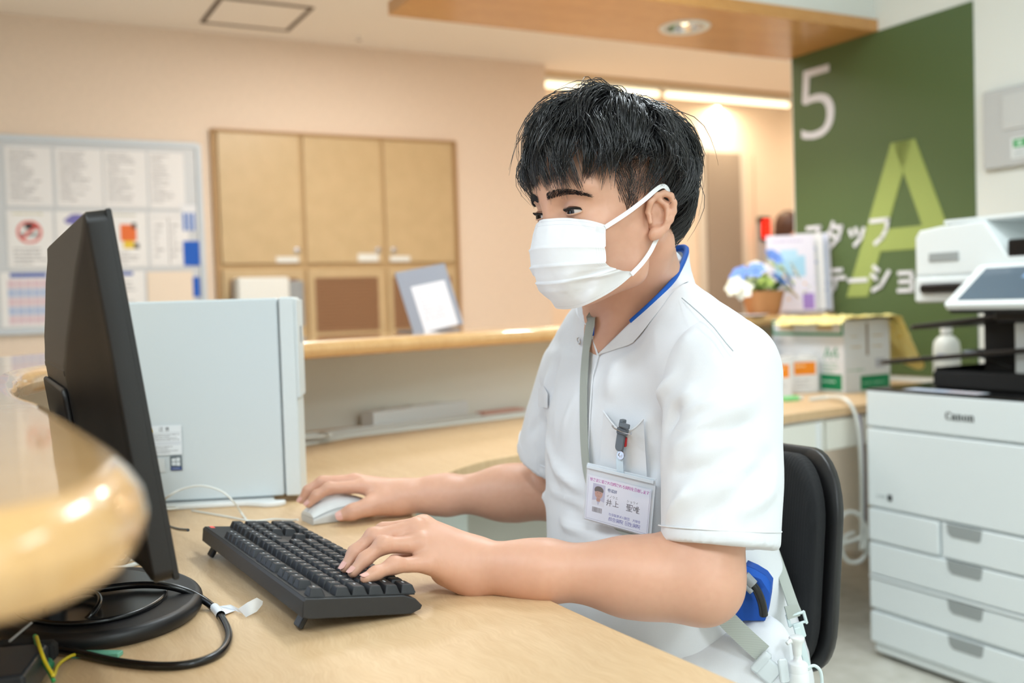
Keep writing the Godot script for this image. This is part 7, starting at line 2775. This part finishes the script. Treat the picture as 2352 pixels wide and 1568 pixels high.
func badge() -> void:
	# the holder hangs flat against the chest
	var ex := Vector3(0.79, -0.135, 0.60).normalized()
	var ey := Vector3(0.10, 1.0, 0.10)
	ey = (ey - ex * ey.dot(ex)).normalized()
	var ez := ex.cross(ey).normalized()
	var wd := 0.0985
	var ht := 0.0735
	var mid := meet(trunk_prims, 1420, 1147, 0.75, 0.012)
	var t := thing("name_badge", "clear badge holder with a staff card clipped to the breast pocket", "badge", Transform3D(Basis(ex, ey, ez), mid))
	var clear := mat(Color(0.94, 0.97, 1.0, 0.06), 0.08, {"transparency": BaseMaterial3D.TRANSPARENCY_ALPHA})
	bx("holder_back", mat(rgb(226, 232, 238), 0.3), t, Vector3(0, 0, -0.0012), Vector3(wd, ht, 0.0008), 0.0003)
	bx("holder_front", clear, t, Vector3(0, 0, 0.0016), Vector3(wd, ht, 0.0006), 0.0002)
	bx("holder_rim", mat(rgb(216, 224, 232), 0.2), t, Vector3(0, ht * 0.5 - 0.004, 0.0018), Vector3(wd * 0.98, 0.0045, 0.0016), 0.0006)
	var cw := wd * 0.925
	var ch := cw * 0.63
	var W := 560
	var Hh := 392
	var im := Image.create(W, Hh, false, Image.FORMAT_RGB8)
	im.fill(Color(0.93, 0.94, 0.985))
	var edge := Color(0.42, 0.40, 0.55)
	im.fill_rect(Rect2i(6, Hh - 14, W - 12, 2), edge)
	im.fill_rect(Rect2i(W - 10, 10, 2, Hh - 24), edge)
	im.fill_rect(Rect2i(8, 10, 2, Hh - 24), edge.lightened(0.4))
	draw_glyphs(im, "皆さまに愛され信頼される病院を目指します", Vector2(22, 20), 27, Color(0.72, 0.28, 0.66), 26.2, 0.11)
	# portrait
	im.fill_rect(Rect2i(52, 62, 112, 190), Color(0.74, 0.74, 0.84))
	for y in range(62, 252):
		for x in range(52, 164):
			var q := Vector2(x - 108, y - 140)
			if Vector2(q.x / 36.0, q.y / 48.0).length() < 1.0:
				im.set_pixel(x, y, Color(0.76, 0.56, 0.50))
			if Vector2(q.x / 41.0, (q.y + 26) / 34.0).length() < 1.0 and q.y < -16 + 0.006 * q.x * q.x:
				im.set_pixel(x, y, Color(0.10, 0.10, 0.14))
			if q.y > 46 and absf(q.x) < 18 and q.y < 74:
				im.set_pixel(x, y, Color(0.72, 0.52, 0.47))
			if q.y > 62 + absf(absf(q.x) - 20) * 0.25 and absf(q.x) > 7 - (q.y - 90) * 0.4:
				im.set_pixel(x, y, Color(0.90, 0.90, 0.94))
	for e in [[92, 136], [118, 136]]:
		im.fill_rect(Rect2i(e[0], e[1], 10, 3), Color(0.2, 0.15, 0.15))
	im.fill_rect(Rect2i(99, 164, 20, 3), Color(0.6, 0.35, 0.33))
	var x := 60
	var rng := RandomNumberGenerator.new()
	rng.seed = 21
	while x < 150:
		var w := rng.randi_range(2, 4)
		im.fill_rect(Rect2i(x, 268, w, 44), Color(0.22, 0.20, 0.24))
		x += w + rng.randi_range(2, 3)
	draw_glyphs(im, "看護師", Vector2(186, 80), 28, Color(0.16, 0.30, 0.52), 28, 0.11)
	draw_glyphs(im, "イノウエ", Vector2(182, 134), 22, Color(0.25, 0.26, 0.32), 26, 0.10)
	draw_glyphs(im, "ショウイ", Vector2(362, 134), 22, Color(0.25, 0.26, 0.32), 26, 0.10)
	draw_glyphs(im, "井上", Vector2(182, 172), 54, Color(0.16, 0.17, 0.25), 60, 0.10)
	draw_glyphs(im, "聖唯", Vector2(362, 172), 54, Color(0.16, 0.17, 0.25), 62, 0.085)
	draw_glyphs(im, "社会医療法人財団", Vector2(214, 286), 22, Color(0.26, 0.30, 0.66), 23, 0.10)
	draw_glyphs(im, "大樹会", Vector2(424, 286), 22, Color(0.26, 0.30, 0.66), 23, 0.10)
	draw_glyphs(im, "総合病院", Vector2(214, 322), 32, Color(0.26, 0.30, 0.66), 33, 0.10)
	draw_glyphs(im, "回生病院", Vector2(362, 322), 32, Color(0.26, 0.30, 0.66), 33, 0.10)
	var cd := sheet("staff_card", t, cw, ch, im, Transform3D(Basis(), Vector3(0, -ht * 0.5 + ch * 0.5 + wd * 0.02, 0.0006)), 0.35)
	cd.set_meta("label", "printed staff card with portrait")
	# clip, wire, snap strap
	var g := mat(rgb(98, 104, 110), 0.35)
	var tp := func(x: float, y: float, l := 0.012) -> Vector3:
		return meet(shirt_prims, x, y, 0.75, l)
	var cm := MB.new()
	var cdn: Vector3 = ((tp.call(1424, 1030) as Vector3) - (tp.call(1432, 975) as Vector3)).normalized()
	var cz := field_normal(shirt_prims, tp.call(1428, 1000))
	var cx := (-cdn).cross(cz).normalized()
	cz = cx.cross(-cdn).normalized()
	var cb := Basis(cx, -cdn, cz)
	cm.prism(Transform3D(cb * Basis(Vector3.RIGHT, PI / 2), tp.call(1425, 1012, 0.018)), round_poly(0.0115, 0.026, 0.0052), -0.0018, 0.0018, 0.0008)
	cm.box(Transform3D(cb, tp.call(1430, 990, 0.019)), Vector3(0.015, 0.008, 0.006), 0.001)
	cm.box(Transform3D(cb, tp.call(1434, 977, 0.022)), Vector3(0.016, 0.006, 0.003), 0.001)
	cm.box(Transform3D(cb, tp.call(1430, 972, 0.02)), Vector3(0.006, 0.01, 0.008), 0.001)
	put_world("clip", cm, g, t)
	bx("clip_pad", mat(rgb(206, 40, 46), 0.5), t, t.transform.affine_inverse() * (tp.call(1436, 1015, 0.014) as Vector3), Vector3(0.004, 0.012, 0.004), 0.001)
	var wm := MB.new()
	wm.tube(curve_pts([tp.call(1410, 979, 0.018), tp.call(1406, 977, 0.020), tp.call(1412, 984, 0.023), tp.call(1432, 993, 0.024), tp.call(1448, 997, 0.021), tp.call(1450, 992, 0.016)], 5), [0.0008], 6)
	put_world("wire_loop", wm, M.metal, t)
	var sm := MB.new()
	var sa: Vector3 = tp.call(1426, 1030, 0.013)
	var sb2: Vector3 = t.transform * Vector3(0.0, ht * 0.5 - 0.003, 0.0)
	sm.band(PackedVector3Array([sa, sa.lerp(sb2, 0.5) + cz * 0.002, sb2]), PackedVector3Array([cz]), 0.010, 0.0008)
	put_world("snap_strap", sm, mat(rgb(206, 224, 236), 0.15), t)
	var sn := MB.new()
	sn.lathe(Transform3D(cb * Basis(Vector3.RIGHT, PI / 2), tp.call(1427, 1045, 0.016)), PackedVector2Array([Vector2(0.0, 0.0012), Vector2(0.003, 0.001), Vector2(0.0032, 0.002), Vector2(0.0052, 0.002), Vector2(0.0056, 0.0)]), 20, false)
	put_world("snap", sn, M.metal, t)


# ---------------------------------------------------------------- somebody further down the corridor
func passer_by() -> void:
	var o := Vector3(2.045, 0.0, -7.4)
	var t := thing("person", "distant person with brown hair in white standing beyond the green sign", "person", Transform3D(Basis(), o))
	var f := Vector3(0.9, 0, 0.3).normalized()
	var l := Vector3.UP.cross(f).normalized()
	var B := [cap(o + Vector3(0, 1.36, 0), o + Vector3(0, 1.47, 0), 0.05, 0.05, 0.02), ell(Transform3D(Basis(), o + Vector3(0, 1.54, 0)), Vector3(0.08, 0.115, 0.09), 0.02)]
	for s: float in [-1.0, 1.0]:
		B.append(cap(o + l * s * 0.2 + Vector3(0, 1.12, 0), o + l * s * 0.22 + f * 0.12 + Vector3(0, 0.92, 0), 0.04, 0.03, 0.02))
		B.append(cap(o + l * s * 0.22 + f * 0.12 + Vector3(0, 0.92, 0), o + l * s * 0.22 + f * 0.17 + Vector3(0, 0.85, 0), 0.03, 0.022, 0.02))
	var bm := MB.new()
	nets(bm, B, o + Vector3(-0.4, 0.78, -0.4), o + Vector3(0.4, 1.7, 0.4), 0.018, 1)
	put_world("body", bm, M.skin, t)
	var C := [cap(o + Vector3(0, 0.85, 0), o + Vector3(0, 1.3, 0), 0.17, 0.14, 0.05), cap(o + l * -0.15 + Vector3(0, 1.35, 0), o + l * 0.15 + Vector3(0, 1.35, 0), 0.07, 0.07, 0.06)]
	for s: float in [-1.0, 1.0]:
		C.append(cap(o + l * s * 0.17 + Vector3(0, 1.35, 0), o + l * s * 0.2 + Vector3(0, 1.1, 0), 0.065, 0.06, 0.03))
		C.append(cap(o + l * s * 0.09 + Vector3(0, 0.85, 0), o + l * s * 0.09 + Vector3(0, 0.08, 0), 0.09, 0.06, 0.04))
	var cm := MB.new()
	nets(cm, C, o + Vector3(-0.4, 0.01, -0.4), o + Vector3(0.4, 1.5, 0.4), 0.022, 1)
	put_world("uniform", cm, M.cloth, t)
	var Hh := [ell(Transform3D(Basis(), o + Vector3(0, 1.565, 0) - f * 0.02), Vector3(0.098, 0.115, 0.105), 0.02), cap(o + Vector3(0, 1.5, 0) - f * 0.06, o + Vector3(0, 1.4, 0) - f * 0.05, 0.06, 0.045, 0.03), cap(o + Vector3(0, 1.53, 0) + f * 0.07, o + Vector3(0, 1.45, 0) + f * 0.1, 0.055, 0.05, 0.02, true)]
	var hm := MB.new()
	nets(hm, Hh, o + Vector3(-0.2, 1.3, -0.2), o + Vector3(0.2, 1.75, 0.2), 0.012, 1)
	put_world("hair", hm, mat(rgb(70, 40, 28), 0.5), t)
	for s: float in [-1.0, 1.0]:
		var sb := MB.new()
		nets(sb, [cap(o + l * s * 0.09 + Vector3(0, 0.045, 0), o + l * s * 0.09 + Vector3(0, 0.04, 0) + f * 0.13, 0.045, 0.035, 0.02)], o + l * s * 0.09 + Vector3(-0.2, 0.0, -0.2), o + l * s * 0.09 + Vector3(0.2, 0.12, 0.2), 0.014, 1)
		put_world("shoe", sb, M.white_plastic, t)
